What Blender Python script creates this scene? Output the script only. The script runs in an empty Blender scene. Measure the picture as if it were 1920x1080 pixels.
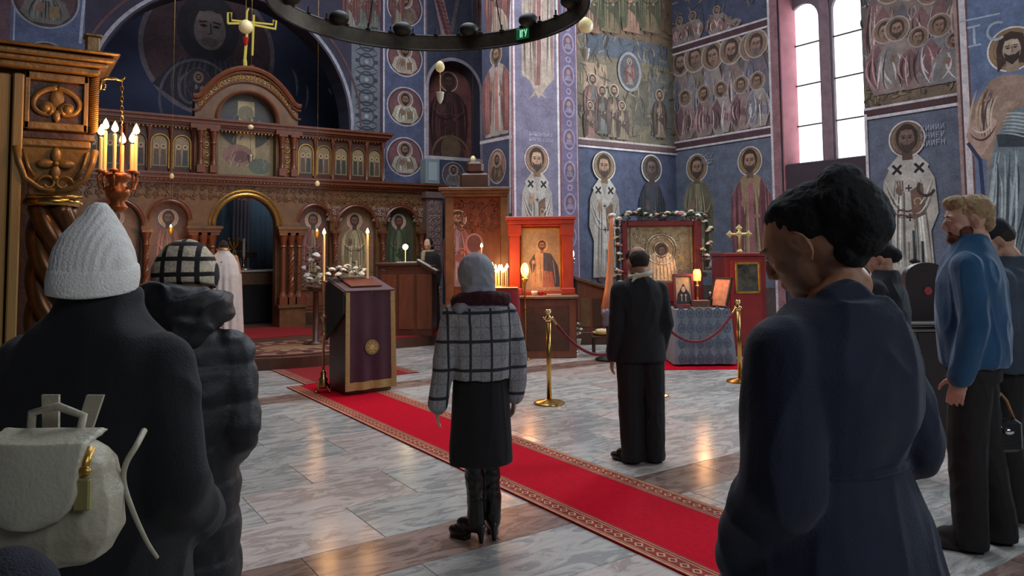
import bpy, bmesh, math, random
from math import sin, cos, pi, radians, sqrt
from mathutils import Vector, Matrix, noise
random.seed(7)
SC = bpy.context.scene
COL = SC.collection
# ------------------------------------------------------------------ camera (world axes = church axes, +Y is east towards the altar)
YAW, PITCH, ROLL, FPX, HOR = radians(34), radians(3.6), radians(0.55), 1400.0, 470.0
CAMZ = 1.65
fw = Vector((sin(YAW)*cos(PITCH), cos(YAW)*cos(PITCH), sin(PITCH)))
rt = Vector((cos(YAW), -sin(YAW), 0))
up = rt.cross(fw)
rt2 = rt*cos(ROLL) - up*sin(ROLL)
up2 = up*cos(ROLL) + rt*sin(ROLL)
CX, CY = 960.0, HOR - FPX*math.tan(PITCH)
cam_d = bpy.data.cameras.new('camera'); cam = bpy.data.objects.new('camera', cam_d); COL.objects.link(cam)
M = Matrix((( rt2.x, up2.x, -fw.x, 0), (rt2.y, up2.y, -fw.y, 0), (rt2.z, up2.z, -fw.z, CAMZ), (0,0,0,1)))
cam.matrix_world = M
cam_d.sensor_width = 36; cam_d.sensor_fit = 'HORIZONTAL'; cam_d.lens = 36*FPX/1920
cam_d.shift_y = (CY-540)/1920
cam_d.clip_start = .05; cam_d.clip_end = 200
SC.camera = cam
SC.view_settings.view_transform = 'Standard'; SC.view_settings.look = 'None'
SC.view_settings.gamma = 1; SC.view_settings.use_curve_mapping = False
SC.view_settings.exposure = 0.0
W = bpy.data.worlds.new('World'); SC.world = W; W.use_nodes = True
W.node_tree.nodes['Background'].inputs[0].default_value = (.62,.72,.85,1)
W.node_tree.nodes['Background'].inputs[1].default_value = 1.0

def area(name, loc, tgt, sx, sy, power, col):
    l = bpy.data.lights.new(name, 'AREA'); l.shape='RECTANGLE'; l.size=sx; l.size_y=sy; l.energy=power; l.color=col
    o = bpy.data.objects.new(name, l); COL.objects.link(o); o.location = loc
    o.rotation_euler = (Vector(tgt)-Vector(loc)).to_track_quat('-Z','Y').to_euler()
    return o
# daylight: dome windows overhead, the window row of the south wall, the west windows behind the camera
area('dome_daylight', (5.0,7.5,8.9), (5.0,7.5,0), 5, 5, 440, (.84,.91,1))
area('dome_daylight', (6.0,11.5,8.9), (7.0,13.0,1), 4, 3, 330, (.86,.9,1))
area("south_window_daylight", (11.9,8.7,5.2), (6.5,8.7,5.2), 1.4, 3.6, 260, (.9,.95,1))
area('south_window_daylight', (11.7,1.6,4.4), (3.0,3.4,1.0), 1.8, 3.6, 620, (.80,.9,1))
area('west_window_daylight', (3.0,-4.5,5.5), (4.5,8,1.5), 4, 3, 165, (.85,.92,1))

area('apse_fill_light', (3.7,17.6,8.7), (3.7,17.9,0), 4, 1.5, 28, (.8,.88,1))  # added fill, no window there; brightens the apse painting and curtain
def rayd(px, py):
    v = rt2*((px-CX)/FPX) + up2*(-(py-CY)/FPX) + fw
    return v
C0 = Vector((0,0,CAMZ))
def at_y(px,py,Y): v=rayd(px,py); return C0+v*(Y/v.y)
def at_x(px,py,X): v=rayd(px,py); return C0+v*(X/v.x)
def at_z(px,py,z=0): v=rayd(px,py); return C0+v*((z-CAMZ)/v.z)
DV = Vector((sin(YAW),cos(YAW),0)); LV = Vector((cos(YAW),-sin(YAW),0))
def at_d(px,py,d): v=rayd(px,py); return C0+v*(d/v.dot(DV))
def pz(px,py,d): return at_d(px,py,d).z
def on(px,d,z=0,py=560): p=at_d(px,py,d); return Vector((p.x,p.y,z))
def proj(p):
    q = Vector(p)-C0
    return (CX+FPX*q.dot(rt2)/q.dot(fw), CY-FPX*q.dot(up2)/q.dot(fw))

# ------------------------------------------------------------------ colour, materials
def s2l(c):
    return tuple((x/255/12.92 if x/255<=.04045 else ((x/255+.055)/1.055)**2.4) for x in c)
MATS = {}
def mat(name, c, rough=.6, metal=0, var=.0, vscale=8, bump=0, bscale=60, c2=None, emit=None, es=1, coat=0, rnd=0, coords='Object', stretch=None, spec=None, sheen=0):
    if name in MATS: return MATS[name]
    m = bpy.data.materials.new(name); m.use_nodes = True; nt = m.node_tree; N = nt.nodes; L = nt.links
    b = N['Principled BSDF']; base = s2l(c)+(1,)
    b.inputs['Base Color'].default_value = base; b.inputs['Roughness'].default_value = rough; b.inputs['Metallic'].default_value = metal
    if spec is not None: b.inputs['Specular IOR Level'].default_value = spec
    if coat: b.inputs['Coat Weight'].default_value = coat; b.inputs['Coat Roughness'].default_value = .15
    if sheen: b.inputs['Sheen Weight'].default_value = sheen
    tc = None
    if var or bump or c2:
        tc = N.new('ShaderNodeTexCoord'); src = tc.outputs[coords]
        if stretch:
            mp = N.new('ShaderNodeMapping'); mp.inputs['Scale'].default_value = stretch; L.new(src, mp.inputs[0]); src = mp.outputs[0]
    if var or c2:
        n = N.new('ShaderNodeTexNoise'); n.inputs['Scale'].default_value = vscale; n.inputs['Detail'].default_value = 5; n.inputs['Roughness'].default_value=.6
        L.new(src, n.inputs['Vector'])
        r = N.new('ShaderNodeValToRGB'); r.color_ramp.elements[0].position=.32; r.color_ramp.elements[1].position=.68
        cc = s2l(c2) if c2 else tuple(x*(1-var) for x in base[:3])
        r.color_ramp.elements[0].color = cc+(1,); r.color_ramp.elements[1].color = base
        L.new(n.outputs[0], r.inputs[0]); out = r.outputs[0]
        if rnd:
            oi = N.new('ShaderNodeObjectInfo'); h = N.new('ShaderNodeHueSaturation'); mr = N.new('ShaderNodeMapRange')
            mr.inputs[3].default_value = 1-rnd; mr.inputs[4].default_value = 1+rnd
            L.new(oi.outputs['Random'], mr.inputs[0]); L.new(mr.outputs[0], h.inputs['Value']); L.new(out, h.inputs['Color']); out = h.outputs[0]
        L.new(out, b.inputs['Base Color'])
    if bump:
        n2 = N.new('ShaderNodeTexNoise'); n2.inputs['Scale'].default_value = bscale; n2.inputs['Detail'].default_value = 4
        L.new(src, n2.inputs['Vector'])
        bp = N.new('ShaderNodeBump'); bp.inputs['Strength'].default_value = bump; bp.inputs['Distance'].default_value = .01
        L.new(n2.outputs[0], bp.inputs['Height']); L.new(bp.outputs[0], b.inputs['Normal'])
    if emit:
        b.inputs['Emission Color'].default_value = s2l(emit)+(1,); b.inputs['Emission Strength'].default_value = es
    MATS[name] = m; return m

def fresco_mat(name='fresco_paint', lo=.62, rough=.85, sat=.74):
    if name in MATS: return MATS[name]
    m = bpy.data.materials.new(name); m.use_nodes=True; nt=m.node_tree; N=nt.nodes; L=nt.links; b=N['Principled BSDF']
    a = N.new('ShaderNodeAttribute'); a.attribute_name='pigment'
    tc = N.new('ShaderNodeTexCoord')
    n = N.new('ShaderNodeTexNoise'); n.inputs['Scale'].default_value=3.5; n.inputs['Detail'].default_value=9; n.inputs['Roughness'].default_value=.72
    L.new(tc.outputs['Object'], n.inputs['Vector'])
    mr = N.new('ShaderNodeMapRange'); mr.inputs[1].default_value=.3; mr.inputs[2].default_value=.7; mr.inputs[3].default_value=lo*.9; mr.inputs[4].default_value=1.12
    L.new(n.outputs[0], mr.inputs[0])
    n3 = N.new('ShaderNodeTexNoise'); n3.inputs['Scale'].default_value=26; n3.inputs['Detail'].default_value=4
    L.new(tc.outputs['Object'], n3.inputs['Vector'])
    mr3 = N.new('ShaderNodeMapRange'); mr3.inputs[1].default_value=.35; mr3.inputs[2].default_value=.65; mr3.inputs[3].default_value=.86; mr3.inputs[4].default_value=1.1
    L.new(n3.outputs[0], mr3.inputs[0])
    mu = N.new('ShaderNodeMath'); mu.operation='MULTIPLY'; L.new(mr.outputs[0], mu.inputs[0]); L.new(mr3.outputs[0], mu.inputs[1])
    vm = N.new('ShaderNodeVectorMath'); vm.operation='SCALE'; L.new(a.outputs['Color'], vm.inputs[0]); L.new(mu.outputs[0], vm.inputs['Scale'])
    hs=N.new('ShaderNodeHueSaturation'); hs.inputs['Saturation'].default_value=sat; L.new(vm.outputs[0],hs.inputs['Color']); L.new(hs.outputs[0], b.inputs['Base Color']); b.inputs['Roughness'].default_value=rough
    MATS[name]=m; return m

# ------------------------------------------------------------------ tags
def tag(o, label=None, cat=None, group=None, kind=None):
    if label: o['label']=label
    if cat: o['category']=cat
    if group: o['group']=group
    if kind: o['kind']=kind
    return o
def thing(name, loc, label, cat, rz=0, group=None, scale=1):
    o = bpy.data.objects.new(name, None); COL.objects.link(o); o.location=loc; o.rotation_euler=(0,0,rz); o.scale=(scale,)*3
    o.empty_display_size=.1
    return tag(o, label, cat, group)
VR = -YAW   # rotation that turns local +Y away from the camera

class MB:
    def __init__(s): s.v=[]; s.f=[]; s.c=[]; s.m=[]; s.cur=None; s.mi=0; s.X=None
    def add(s, vs, fs):
        k=len(s.v)
        if s.X: vs=[s.X@Vector(p) for p in vs]
        s.v += [tuple(p) for p in vs]
        for f in fs: s.f.append(tuple(i+k for i in f)); s.c.append(s.cur); s.m.append(s.mi)
        return s
    def box(s, x0,x1,y0,y1,z0,z1):
        return s.add([(x0,y0,z0),(x1,y0,z0),(x1,y1,z0),(x0,y1,z0),(x0,y0,z1),(x1,y0,z1),(x1,y1,z1),(x0,y1,z1)],
              [(0,3,2,1),(4,5,6,7),(0,1,5,4),(1,2,6,5),(2,3,7,6),(3,0,4,7)])
    def bbox(s, x0,x1,y0,y1,z0,z1, b=.01):   # box with chamfered vertical and top edges
        def ring(i,z): return [(x0+i,y0+b if i==0 else y0+i,z)]
        k=b
        def R(ins,z):
            a0,a1,b0,b1=x0+ins,x1-ins,y0+ins,y1-ins
            return [(a0+k,b0,z),(a1-k,b0,z),(a1,b0+k,z),(a1,b1-k,z),(a1-k,b1,z),(a0+k,b1,z),(a0,b1-k,z),(a0,b0+k,z)]
        rr=[R(k,z0),R(0,z0+k),R(0,z1-k),R(k,z1)]
        return s.rings(rr)
    def rings(s, rr, cap=True, closed=True):
        n=len(rr[0]); vs=[p for r in rr for p in r]; fs=[]
        for i in range(len(rr)-1):
            for j in range(n if closed else n-1):
                a=i*n+j; b=i*n+(j+1)%n; fs.append((a,b,b+n,a+n))
        if cap: fs.append(tuple(range(n-1,-1,-1))); fs.append(tuple((len(rr)-1)*n+j for j in range(n)))
        return s.add(vs,fs)
    def lathe(s, prof, c=(0,0,0), n=16):
        rr=[[(c[0]+max(r,.0004)*cos(2*pi*j/n), c[1]+max(r,.0004)*sin(2*pi*j/n), c[2]+z) for j in range(n)] for r,z in prof]
        return s.rings(rr)
    def tube(s, pts, r, n=8, r1=None):
        pts=[Vector(p) for p in pts]; rr=[]; N=len(pts)
        prev=None
        for i,p in enumerate(pts):
            t=(pts[min(i+1,N-1)]-pts[max(i-1,0)])
            if t.length<1e-9: t=Vector((0,0,1))
            t.normalize()
            if prev is None:
                a=Vector((0,0,1)) if abs(t.z)<.9 else Vector((1,0,0)); u=t.cross(a).normalized()
            else:
                u=(prev-t*prev.dot(t)).normalized()
            prev=u; w=t.cross(u)
            if callable(r): ra=r(i/(N-1))
            elif r1 is not None: ra=r+(r1-r)*i/(N-1)
            else: ra=r
            rr.append([tuple(p+u*(ra*cos(2*pi*j/n))+w*(ra*sin(2*pi*j/n))) for j in range(n)])
        return s.rings(rr)
    def ell(s, c, r, R=None, nu=16, nv=10):
        rr=[]
        for i in range(nv+1):
            th=pi*i/nv; ring=[]
            for j in range(nu):
                ph=2*pi*j/nu
                q=Vector((r[0]*max(sin(th),.01)*cos(ph), r[1]*max(sin(th),.01)*sin(ph), -r[2]*cos(th)))
                if R: q=R@q
                ring.append(tuple(Vector(c)+q))
            rr.append(ring)
        return s.rings(rr)
    def cap(s, p0,p1,r0,r1,n=14):
        p0=Vector(p0);p1=Vector(p1); s.tube([p0,p1],r0,n,r1=r1); s.ell(p0,(r0,)*3,nu=n,nv=8); s.ell(p1,(r1,)*3,nu=n,nv=8); return s
    def chain(s, pts, rs, n=14):
        for i in range(len(pts)-1): s.cap(pts[i],pts[i+1],rs[i],rs[i+1],n)
        return s
    def prism(s, poly, axis, a, b):  # poly in plane, extruded along axis from a to b ; axis 'y': poly=(x,z) ; 'x': (y,z); 'z': (x,y)
        n=len(poly)
        def P(p,t): return {'y':(p[0],t,p[1]),'x':(t,p[0],p[1]),'z':(p[0],p[1],t)}[axis]
        return s.rings([[P(p,a) for p in poly],[P(p,b) for p in poly]])
    def arches(s, u0,u1,v0,v1,ars,a,b,n=10, axis='y'):
        """wall slab with arched openings: ars=[(ua,ub,vb,vs)] arc of radius (ub-ua)/2 above vs; vb==None => closed bottom at vs"""
        def Q(q): s.prism(q,axis,a,b)
        x=u0
        for (ua,ub,vb,vs) in sorted(ars):
            if ua>x+1e-6: Q([(x,v0),(ua,v0),(ua,v1),(x,v1)])
            if vb>v0+1e-6: Q([(ua,v0),(ub,v0),(ub,vb),(ua,vb)])
            r=(ub-ua)/2; c=(ua+ub)/2
            for i in range(n):
                t0=pi-pi*i/n; t1=pi-pi*(i+1)/n
                xa,xb=c+r*cos(t0),c+r*cos(t1); za,zb=vs+r*sin(t0),vs+r*sin(t1)
                Q([(xa,za),(xb,zb),(xb,v1),(xa,v1)])
            x=ub
        if x<u1-1e-6: Q([(x,v0),(u1,v0),(u1,v1),(x,v1)])
        return s
    def build(s, name, m, parent=None, smooth=False, loc=None, rz=0, angle=None):
        me=bpy.data.meshes.new(name); me.from_pydata(s.v,[],s.f)
        ms=m if isinstance(m,(list,tuple)) else [m]
        for q in ms: me.materials.append(q)
        if len(ms)>1: me.polygons.foreach_set('material_index', s.m)
        if any(c is not None for c in s.c):
            at=me.attributes.new('pigment','FLOAT_COLOR','CORNER'); data=[]
            for f,c in zip(s.f,s.c):
                cc=list(s2l(c or (128,128,128)))+[1]; data += cc*len(f)
            at.data.foreach_set('color', data)
        bm=bmesh.new(); bm.from_mesh(me); bmesh.ops.recalc_face_normals(bm,faces=bm.faces) if not getattr(s,'norecalc',False) else None
        bm.to_mesh(me); bm.free()
        if smooth:
            me.polygons.foreach_set('use_smooth',[True]*len(me.polygons))
            if angle:
                me.set_sharp_from_angle(angle=radians(angle))
        me.update()
        o=bpy.data.objects.new(name,me); COL.objects.link(o)
        if parent: o.parent=parent
        if loc is not None: o.location=loc
        if rz: o.rotation_euler=(0,0,rz)
        return o
def copy_tree(o, parent=None):
    c=o.copy(); COL.objects.link(c)
    if parent: c.parent=parent
    for ch in list(o.children): copy_tree(ch,c)
    return c
def bezier(p, n=12):
    p=[Vector(q) for q in p]; out=[]
    for i in range(n+1):
        t=i/n; q=list(p)
        while len(q)>1: q=[q[k].lerp(q[k+1],t) for k in range(len(q)-1)]
        out.append(q[0])
    return out

# ------------------------------------------------------------------ mural painter: flat pigment shapes lying on a wall plane
class Painter:
    def __init__(s, plane, val, step=.00003, off=.002):
        s.plane=plane; s.val=val; s.k=0; s.step=step; s.off=off; s.mb=MB(); s.mb.norecalc=True; s.X=None
    def pp(s,px,py):
        if s.plane=='Y': p=at_y(px,py,s.val); return (p.x,p.z)
        p=at_x(px,py,s.val); return (-p.y,p.z)
    def P(s,u,v):
        t=s.off+s.k*s.step
        if s.plane=='Y': return (u,s.val-t,v)
        if s.plane=='X': return (s.val-t,-u,v)
        return (u,-t,v)
    def poly(s,pts,c):
        s.k+=1; s.mb.cur=c
        # orient
        A=sum(pts[i][0]*pts[(i+1)%len(pts)][1]-pts[(i+1)%len(pts)][0]*pts[i][1] for i in range(len(pts)))
        if A<0: pts=pts[::-1]
        s.mb.add([s.P(*p) for p in pts],[tuple(range(len(pts)))])
    def disk(s,cx,cy,r,c,ry=None,n=24,a=0):
        ry=ry or r; ca,sa=cos(a),sin(a)
        s.poly([(cx+r*cos(2*pi*i/n)*ca-ry*sin(2*pi*i/n)*sa, cy+r*cos(2*pi*i/n)*sa+ry*sin(2*pi*i/n)*ca) for i in range(n)],c)
    def ring(s,cx,cy,r,w,c,ry=None,n=32,a0=0,a1=2*pi):
        ry=ry or r; s.k+=1; s.mb.cur=c
        for i in range(n):
            t0=a0+(a1-a0)*i/n; t1=a0+(a1-a0)*(i+1)/n
            s.mb.add([s.P(cx+(r-w)*cos(t0),cy+(ry-w)*sin(t0)),s.P(cx+r*cos(t0),cy+ry*sin(t0)),s.P(cx+r*cos(t1),cy+ry*sin(t1)),s.P(cx+(r-w)*cos(t1),cy+(ry-w)*sin(t1))],[(0,1,2,3)])
    def line(s,pts,w,c,taper=False):
        s.k+=1; s.mb.cur=c; n=len(pts)
        L=[]
        for i,p in enumerate(pts):
            a=pts[max(i-1,0)]; b=pts[min(i+1,n-1)]; dx,dy=b[0]-a[0],b[1]-a[1]; l=sqrt(dx*dx+dy*dy) or 1
            ww=w*(1 if not taper else max(.15,sin(pi*(i+.5)/n)))/2
            L.append(((p[0]-dy/l*ww,p[1]+dx/l*ww),(p[0]+dy/l*ww,p[1]-dx/l*ww)))
        for i in range(n-1):
            s.mb.add([s.P(*L[i][1]),s.P(*L[i+1][1]),s.P(*L[i+1][0]),s.P(*L[i][0])],[(0,1,2,3)])
    def rect(s,u0,u1,v0,v1,c): s.poly([(u0,v0),(u1,v0),(u1,v1),(u0,v1)],c)
    def curve(s,pts,w,c,n=8,taper=True):
        q=bezier([Vector((p[0],p[1],0)) for p in pts],n); s.line([(a.x,a.y) for a in q],w,c,taper)
    def done(s,name,parent=None,m=None,label=None,loc=None,rz=0):
        o=s.mb.build(name,m or fresco_mat(),parent,loc=loc,rz=rz)
        if label: o['label']=label
        return o
def sh(c,k): return tuple(max(0,min(255,x*k)) for x in c)
def folds(P,cx,v0,v1,w0,w1,c,n,rng,dark=.6,light=1.35):
    for i in range(n):
        t=(i+.5)/n*2-1+rng.uniform(-.08,.08)
        k=rng.choice([dark,dark,light,light*.9])
        P.curve([(cx+t*w1*.55,v1),(cx+t*w1*.9+rng.uniform(-.1,.1)*w0,(v0+v1)/2),(cx+t*w0*.95,v0+rng.uniform(0,.12)*(v1-v0))],w0*.075,sh(c,k),6)
def face(P,cx,cy,r,skin,hair,beard=None,look=0):
    P.disk(cx,cy+.12*r,r*.78,hair,r*.95)                       # hair cap
    P.disk(cx+look*.1*r,cy-.05*r,r*.56,skin,r*.74)
    if beard:
        P.poly([(cx-.5*r,cy-.15*r),(cx-.2*r,cy-.38*r),(cx+.2*r,cy-.38*r),(cx+.5*r,cy-.15*r),(cx+.38*r,cy-.7*r),(cx,cy-1.05*r),(cx-.38*r,cy-.7*r)],beard)
    else: P.disk(cx,cy-.5*r,r*.3,sh(skin,.8),r*.18)
    P.poly([(cx-.5*r,cy+.3*r),(cx+.5*r,cy+.3*r),(cx+.38*r,cy+.62*r),(cx-.38*r,cy+.62*r)],sh(skin,1.12))
    for s_ in (-1,1):
        P.disk(cx+s_*.22*r,cy+.1*r,r*.13,sh(skin,.45),r*.06); P.disk(cx+s_*.22*r,cy+.1*r,r*.045,(20,15,12),n=8)
        P.line([(cx+s_*.38*r,cy+.22*r),(cx+s_*.1*r,cy+.27*r)],r*.06,sh(hair,.7))
    P.line([(cx+.02*r,cy+.2*r),(cx+.05*r,cy-.18*r),(cx-.07*r,cy-.2*r)],r*.06,sh(skin,.55))
    P.line([(cx-.14*r,cy-.38*r),(cx+.14*r,cy-.38*r)],r*.07,(120,60,50))
def halo(P,cx,cy,r,gold=(160,125,60),edge=(225,215,205)):
    P.disk(cx,cy,r,edge,n=36); P.disk(cx,cy,r*.91,(110,50,35),n=36); P.disk(cx,cy,r*.86,gold,n=36)
    P.ring(cx,cy,r*.7,r*.04,sh(gold,.75))
def glyphs(P,cx,cy,h,n,c,rng,rows=2):
    for k in range(rows):
        x=cx-n*h*.4
        for i in range(n):
            t=rng.randrange(6); y=cy-k*h*1.35
            P.line([(x,y),(x,y+h)],h*.13,c)
            if t in (0,1,4): P.line([(x,y+h*.95),(x+h*.5,y+h*.95)],h*.12,c)
            if t in (1,2): P.line([(x,y+h*.5),(x+h*.5,y+h*.5)],h*.12,c)
            if t in (0,2,3): P.line([(x+h*.5,y),(x+h*.5,y+h)],h*.13,c)
            if t in (3,5): P.line([(x,y),(x+h*.5,y+h)],h*.12,c)
            if t==4: P.disk(x+h*.35,y+h*.3,h*.28,c,n=10)
            x+=h*.85
def saint(P,cx,v0,top,w,robe=(170,140,90),mantle=(120,60,50),kind='mantle',hair=(70,50,35),beard=(80,60,45),skin=(170,120,80),gold=(165,125,60),seed=1):
    """standing saint painted from v0 (feet) to top (halo top); w = full body width"""
    rng=random.Random(seed); H=top-v0; hr=H*.115; hy=top-hr; sy=hy-hr*1.05; b=w/2
    # body
    P.poly([(cx-b*.92,sy-.13*H),(cx-b*.55,sy-.02*H),(cx-b*.2,sy+.03*H),(cx+b*.2,sy+.03*H),(cx+b*.55,sy-.02*H),(cx+b*.92,sy-.13*H),(cx+b*1.0,sy-.34*H),(cx+b*.72,sy-.45*H),(cx+b*.8,v0+.04*H),(cx-b*.8,v0+.04*H),(cx-b*.72,sy-.45*H),(cx-b*1.0,sy-.34*H)],robe)
    folds(P,cx,v0+.05*H,sy-.1*H,b*.8,b*.8,robe,14,rng)
    if kind=='mantle':
        P.poly([(cx-b*.95,sy-.14*H),(cx-b*.5,sy-.01*H),(cx-b*.1,sy+.01*H),(cx-b*.25,sy-.3*H),(cx-b*.45,v0+.1*H),(cx-b*.85,v0+.06*H),(cx-b*1.02,sy-.33*H)],mantle)
        P.poly([(cx+b*.95,sy-.14*H),(cx+b*.5,sy-.01*H),(cx+b*.1,sy+.01*H),(cx+b*.35,sy-.2*H),(cx-b*.3,sy-.38*H),(cx+b*.35,v0+.3*H),(cx+b*.85,v0+.12*H),(cx+b*1.02,sy-.33*H)],mantle)
        for s_ in (-1,1):
            for i in range(7):
                t=.35+.09*i
                P.curve([(cx+s_*b*(t-.2),sy-.03*H),(cx+s_*b*(t+.15),sy-.25*H),(cx+s_*b*t,v0+(.16+.02*i)*H)],w*.018,sh(mantle,rng.choice([.5,.6,1.5,1.7])),7)
            P.curve([(cx+s_*b*.9,sy-.2*H),(cx+s_*b*.4,sy-.36*H),(cx-s_*b*.1,sy-.28*H)],w*.03,sh(mantle,.45))
            P.curve([(cx+s_*b*.86,sy-.16*H),(cx+s_*b*.5,sy-.3*H),(cx,sy-.23*H)],w*.022,sh(mantle,1.6))
    elif kind=='bishop':
        # stole over shoulders and hanging down the front, dark crosses
        st=(205,195,180)
        P.poly([(cx-b*.75,sy-.05*H),(cx-b*.3,sy+.03*H),(cx+b*.1,sy-.17*H),(cx-b*.12,sy-.22*H)],st)
        P.poly([(cx+b*.75,sy-.05*H),(cx+b*.3,sy+.03*H),(cx-b*.1,sy-.17*H),(cx+b*.12,sy-.22*H)],st)
        P.rect(cx-b*.15,cx+b*.15,v0+.25*H,sy-.17*H,st)
        def cross(x,y,r,a=0):
            for q in (0,pi/2): P.line([(x-r*cos(a+q),y-r*sin(a+q)),(x+r*cos(a+q),y+r*sin(a+q))],r*.42,(45,35,45))
        for s_ in (-1,1): cross(cx+s_*b*.4,sy-.065*H,w*.115,.75)
        cross(cx,v0+.4*H,w*.07); cross(cx,v0+.58*H,w*.06)
        P.poly([(cx+b*.05,sy-.2*H),(cx+b*.5,sy-.16*H),(cx+b*.55,sy-.35*H),(cx+b*.1,sy-.38*H)],(130,85,60))   # book
        P.ring(cx+b*.3,sy-.27*H,b*.15,b*.04,(200,165,90),n=12)
        for s_ in (-1,1):
            for i in range(4):
                P.curve([(cx+s_*b*.85,sy-(.12+.03*i)*H),(cx+s_*b*.5,sy-(.3+.03*i)*H),(cx+s_*b*.2,sy-(.3+.02*i)*H)],w*.02,sh(robe,.5 if i%2 else 1.25))
    elif kind=='long':
        for s_ in (-1,1):
            P.poly([(cx+s_*b*.95,sy-.15*H),(cx+s_*b*.5,sy-.01*H),(cx+s_*b*.3,sy-.3*H),(cx+s_*b*.45,v0+.08*H),(cx+s_*b*.9,v0+.06*H),(cx+s_*b*1.02,sy-.34*H)],mantle)
            for i in range(6): P.curve([(cx+s_*b*(.5+.06*i),sy-.06*H),(cx+s_*b*(.55+.07*i),sy-.3*H),(cx+s_*b*(.5+.06*i),v0+.1*H)],w*.016,sh(mantle,rng.choice([.55,1.5])))
        P.rect(cx-b*.12,cx+b*.12,v0+.1*H,sy-.05*H,sh(mantle,1.4))
    # hands
    P.disk(cx-b*.35,sy-.2*H,w*.06,skin,w*.085,a=.4); 
    for i in range(3): P.line([(cx-b*(.35-.07*i),sy-.2*H),(cx-b*(.42-.1*i),sy-.135*H)],w*.03,skin)
    P.disk(cx+b*.3,sy-.3*H,w*.065,skin,w*.05)
    # feet
    for s_ in (-1,1): P.disk(cx+s_*b*.3,v0+.025*H,w*.1,(90,60,45),.02*H)
    halo(P,cx,hy,hr,gold); P.rect(cx-hr*.28,cx+hr*.28,sy-.01*H,hy-hr*.5,sh(skin,.75))
    face(P,cx,hy-.02*hr,hr*.78,skin,hair,beard)
def medallion(P,cx,cy,r,ry=None,robe=(190,180,150),seed=3,bg=(105,55,60),edge=(215,205,215)):
    ry=ry or r; k=ry/r; rng=random.Random(seed)
    P.disk(cx,cy,r,edge,ry,n=40); P.disk(cx,cy,r*.94,bg,ry*.94,n=40)
    P.disk(cx,cy,r*.85,sh(bg,1.25),ry*.85,n=40)
    P.poly([(cx-.72*r,cy-.5*ry),(cx-.55*r,cy-.05*ry),(cx-.2*r,cy+.12*ry),(cx+.2*r,cy+.12*ry),(cx+.55*r,cy-.05*ry),(cx+.72*r,cy-.5*ry),(cx+.4*r,cy-.82*ry),(cx-.4*r,cy-.82*ry)],robe)
    for i in range(9):
        t=-.5+i*.125
        P.curve([(cx+t*.4*r,cy+.05*ry),(cx+t*r,cy-.3*ry),(cx+t*.9*r,cy-.72*ry)],r*.05,sh(robe,rng.choice([.5,.65,1.3])))
    P.disk(cx-.15*r,cy-.3*ry,r*.13,(150,105,75),ry*.17)
    P.poly([(cx+.1*r,cy-.25*ry),(cx+.4*r,cy-.2*ry),(cx+.4*r,cy-.6*ry),(cx+.12*r,cy-.62*ry)],(150,110,60))
    P.disk(cx,cy+.36*ry,r*.42,edge,ry*.42,n=30); P.disk(cx,cy+.36*ry,r*.37,(165,115,65),ry*.37,n=30)
    face(P,cx,cy+.34*ry,r*.3,(150,105,75),(60,42,35),(60,45,38))
def clutter(P,u0,u1,v0,v1,n,rng,cols,l=.35):
    for i in range(n):
        u=rng.uniform(u0,u1); v=rng.uniform(v0,v1); a=rng.uniform(-.5,.5)+(pi/2 if rng.random()<.8 else 0); k=l*rng.uniform(.4,1)
        P.curve([(u,v),(min(u1,max(u0,u+k*.5*cos(a)+rng.uniform(-.1,.1))),v+k*.5*sin(a)),(min(u1,max(u0,u+k*cos(a))),min(v1,v+k*sin(a)))],rng.uniform(.015,.045),rng.choice(cols),8)
def seated(P,cx,v0,h,w,robe,mantle,seed,skin=(160,115,85)):
    rng=random.Random(seed); hr=h*.17; hy=v0+h-hr
    P.poly([(cx-w*.5,v0+.52*h),(cx-w*.3,v0+.68*h),(cx+w*.3,v0+.68*h),(cx+w*.5,v0+.5*h),(cx+w*.55,v0+.3*h),(cx+w*.35,v0+.02*h),(cx-w*.35,v0),(cx-w*.58,v0+.28*h)],robe)
    P.poly([(cx-w*.5,v0+.5*h),(cx-w*.2,v0+.67*h),(cx+w*.1,v0+.4*h),(cx+w*.55,v0+.34*h),(cx+w*.45,v0+.2*h),(cx,v0+.28*h),(cx-w*.3,v0+.08*h),(cx-w*.55,v0+.25*h)],mantle)
    for i in range(11):
        a=rng.uniform(-.45,.45); c=rng.choice([robe,mantle])
        P.curve([(cx+a*w,v0+rng.uniform(.45,.62)*h),(cx+(a+rng.uniform(-.3,.3))*w,v0+.33*h),(cx+(a+rng.uniform(-.15,.15))*w,v0+rng.uniform(.03,.2)*h)],w*.05,sh(c,rng.choice([.45,.55,1.4,1.6])),6)
    P.disk(cx+rng.uniform(-.2,.2)*w,v0+.45*h,w*.07,skin,w*.09)
    P.disk(cx,hy,hr,(190,175,165),n=26); P.disk(cx,hy,hr*.9,(150,110,75),n=26)
    face(P,cx,hy-.05*hr,hr*.75,skin,(80,60,50),rng.choice([None,(85,65,55),(120,105,95)]),rng.choice([-1,0,1]))
# ================================================================== THE SETTING
m_plaster = mat('dark_plaster',(70,66,84),.9,var=.3,vscale=2,bump=.1,bscale=20)
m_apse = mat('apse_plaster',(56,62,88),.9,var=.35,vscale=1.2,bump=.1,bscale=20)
m_pink = mat('pink_reveal',(196,130,140),.85,var=.25,vscale=3,bump=.1,bscale=25)
m_grey = mat('grey_mullion',(120,108,116),.85,var=.3,vscale=4,bump=.1,bscale=30)
m_base = mat('floor_bed',(120,116,110),.5)
def struct(o,label=None): o['kind']='structure'; return o
EW=15.8; SWX=12.0; PY=10.8; CWY=11.4
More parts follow.
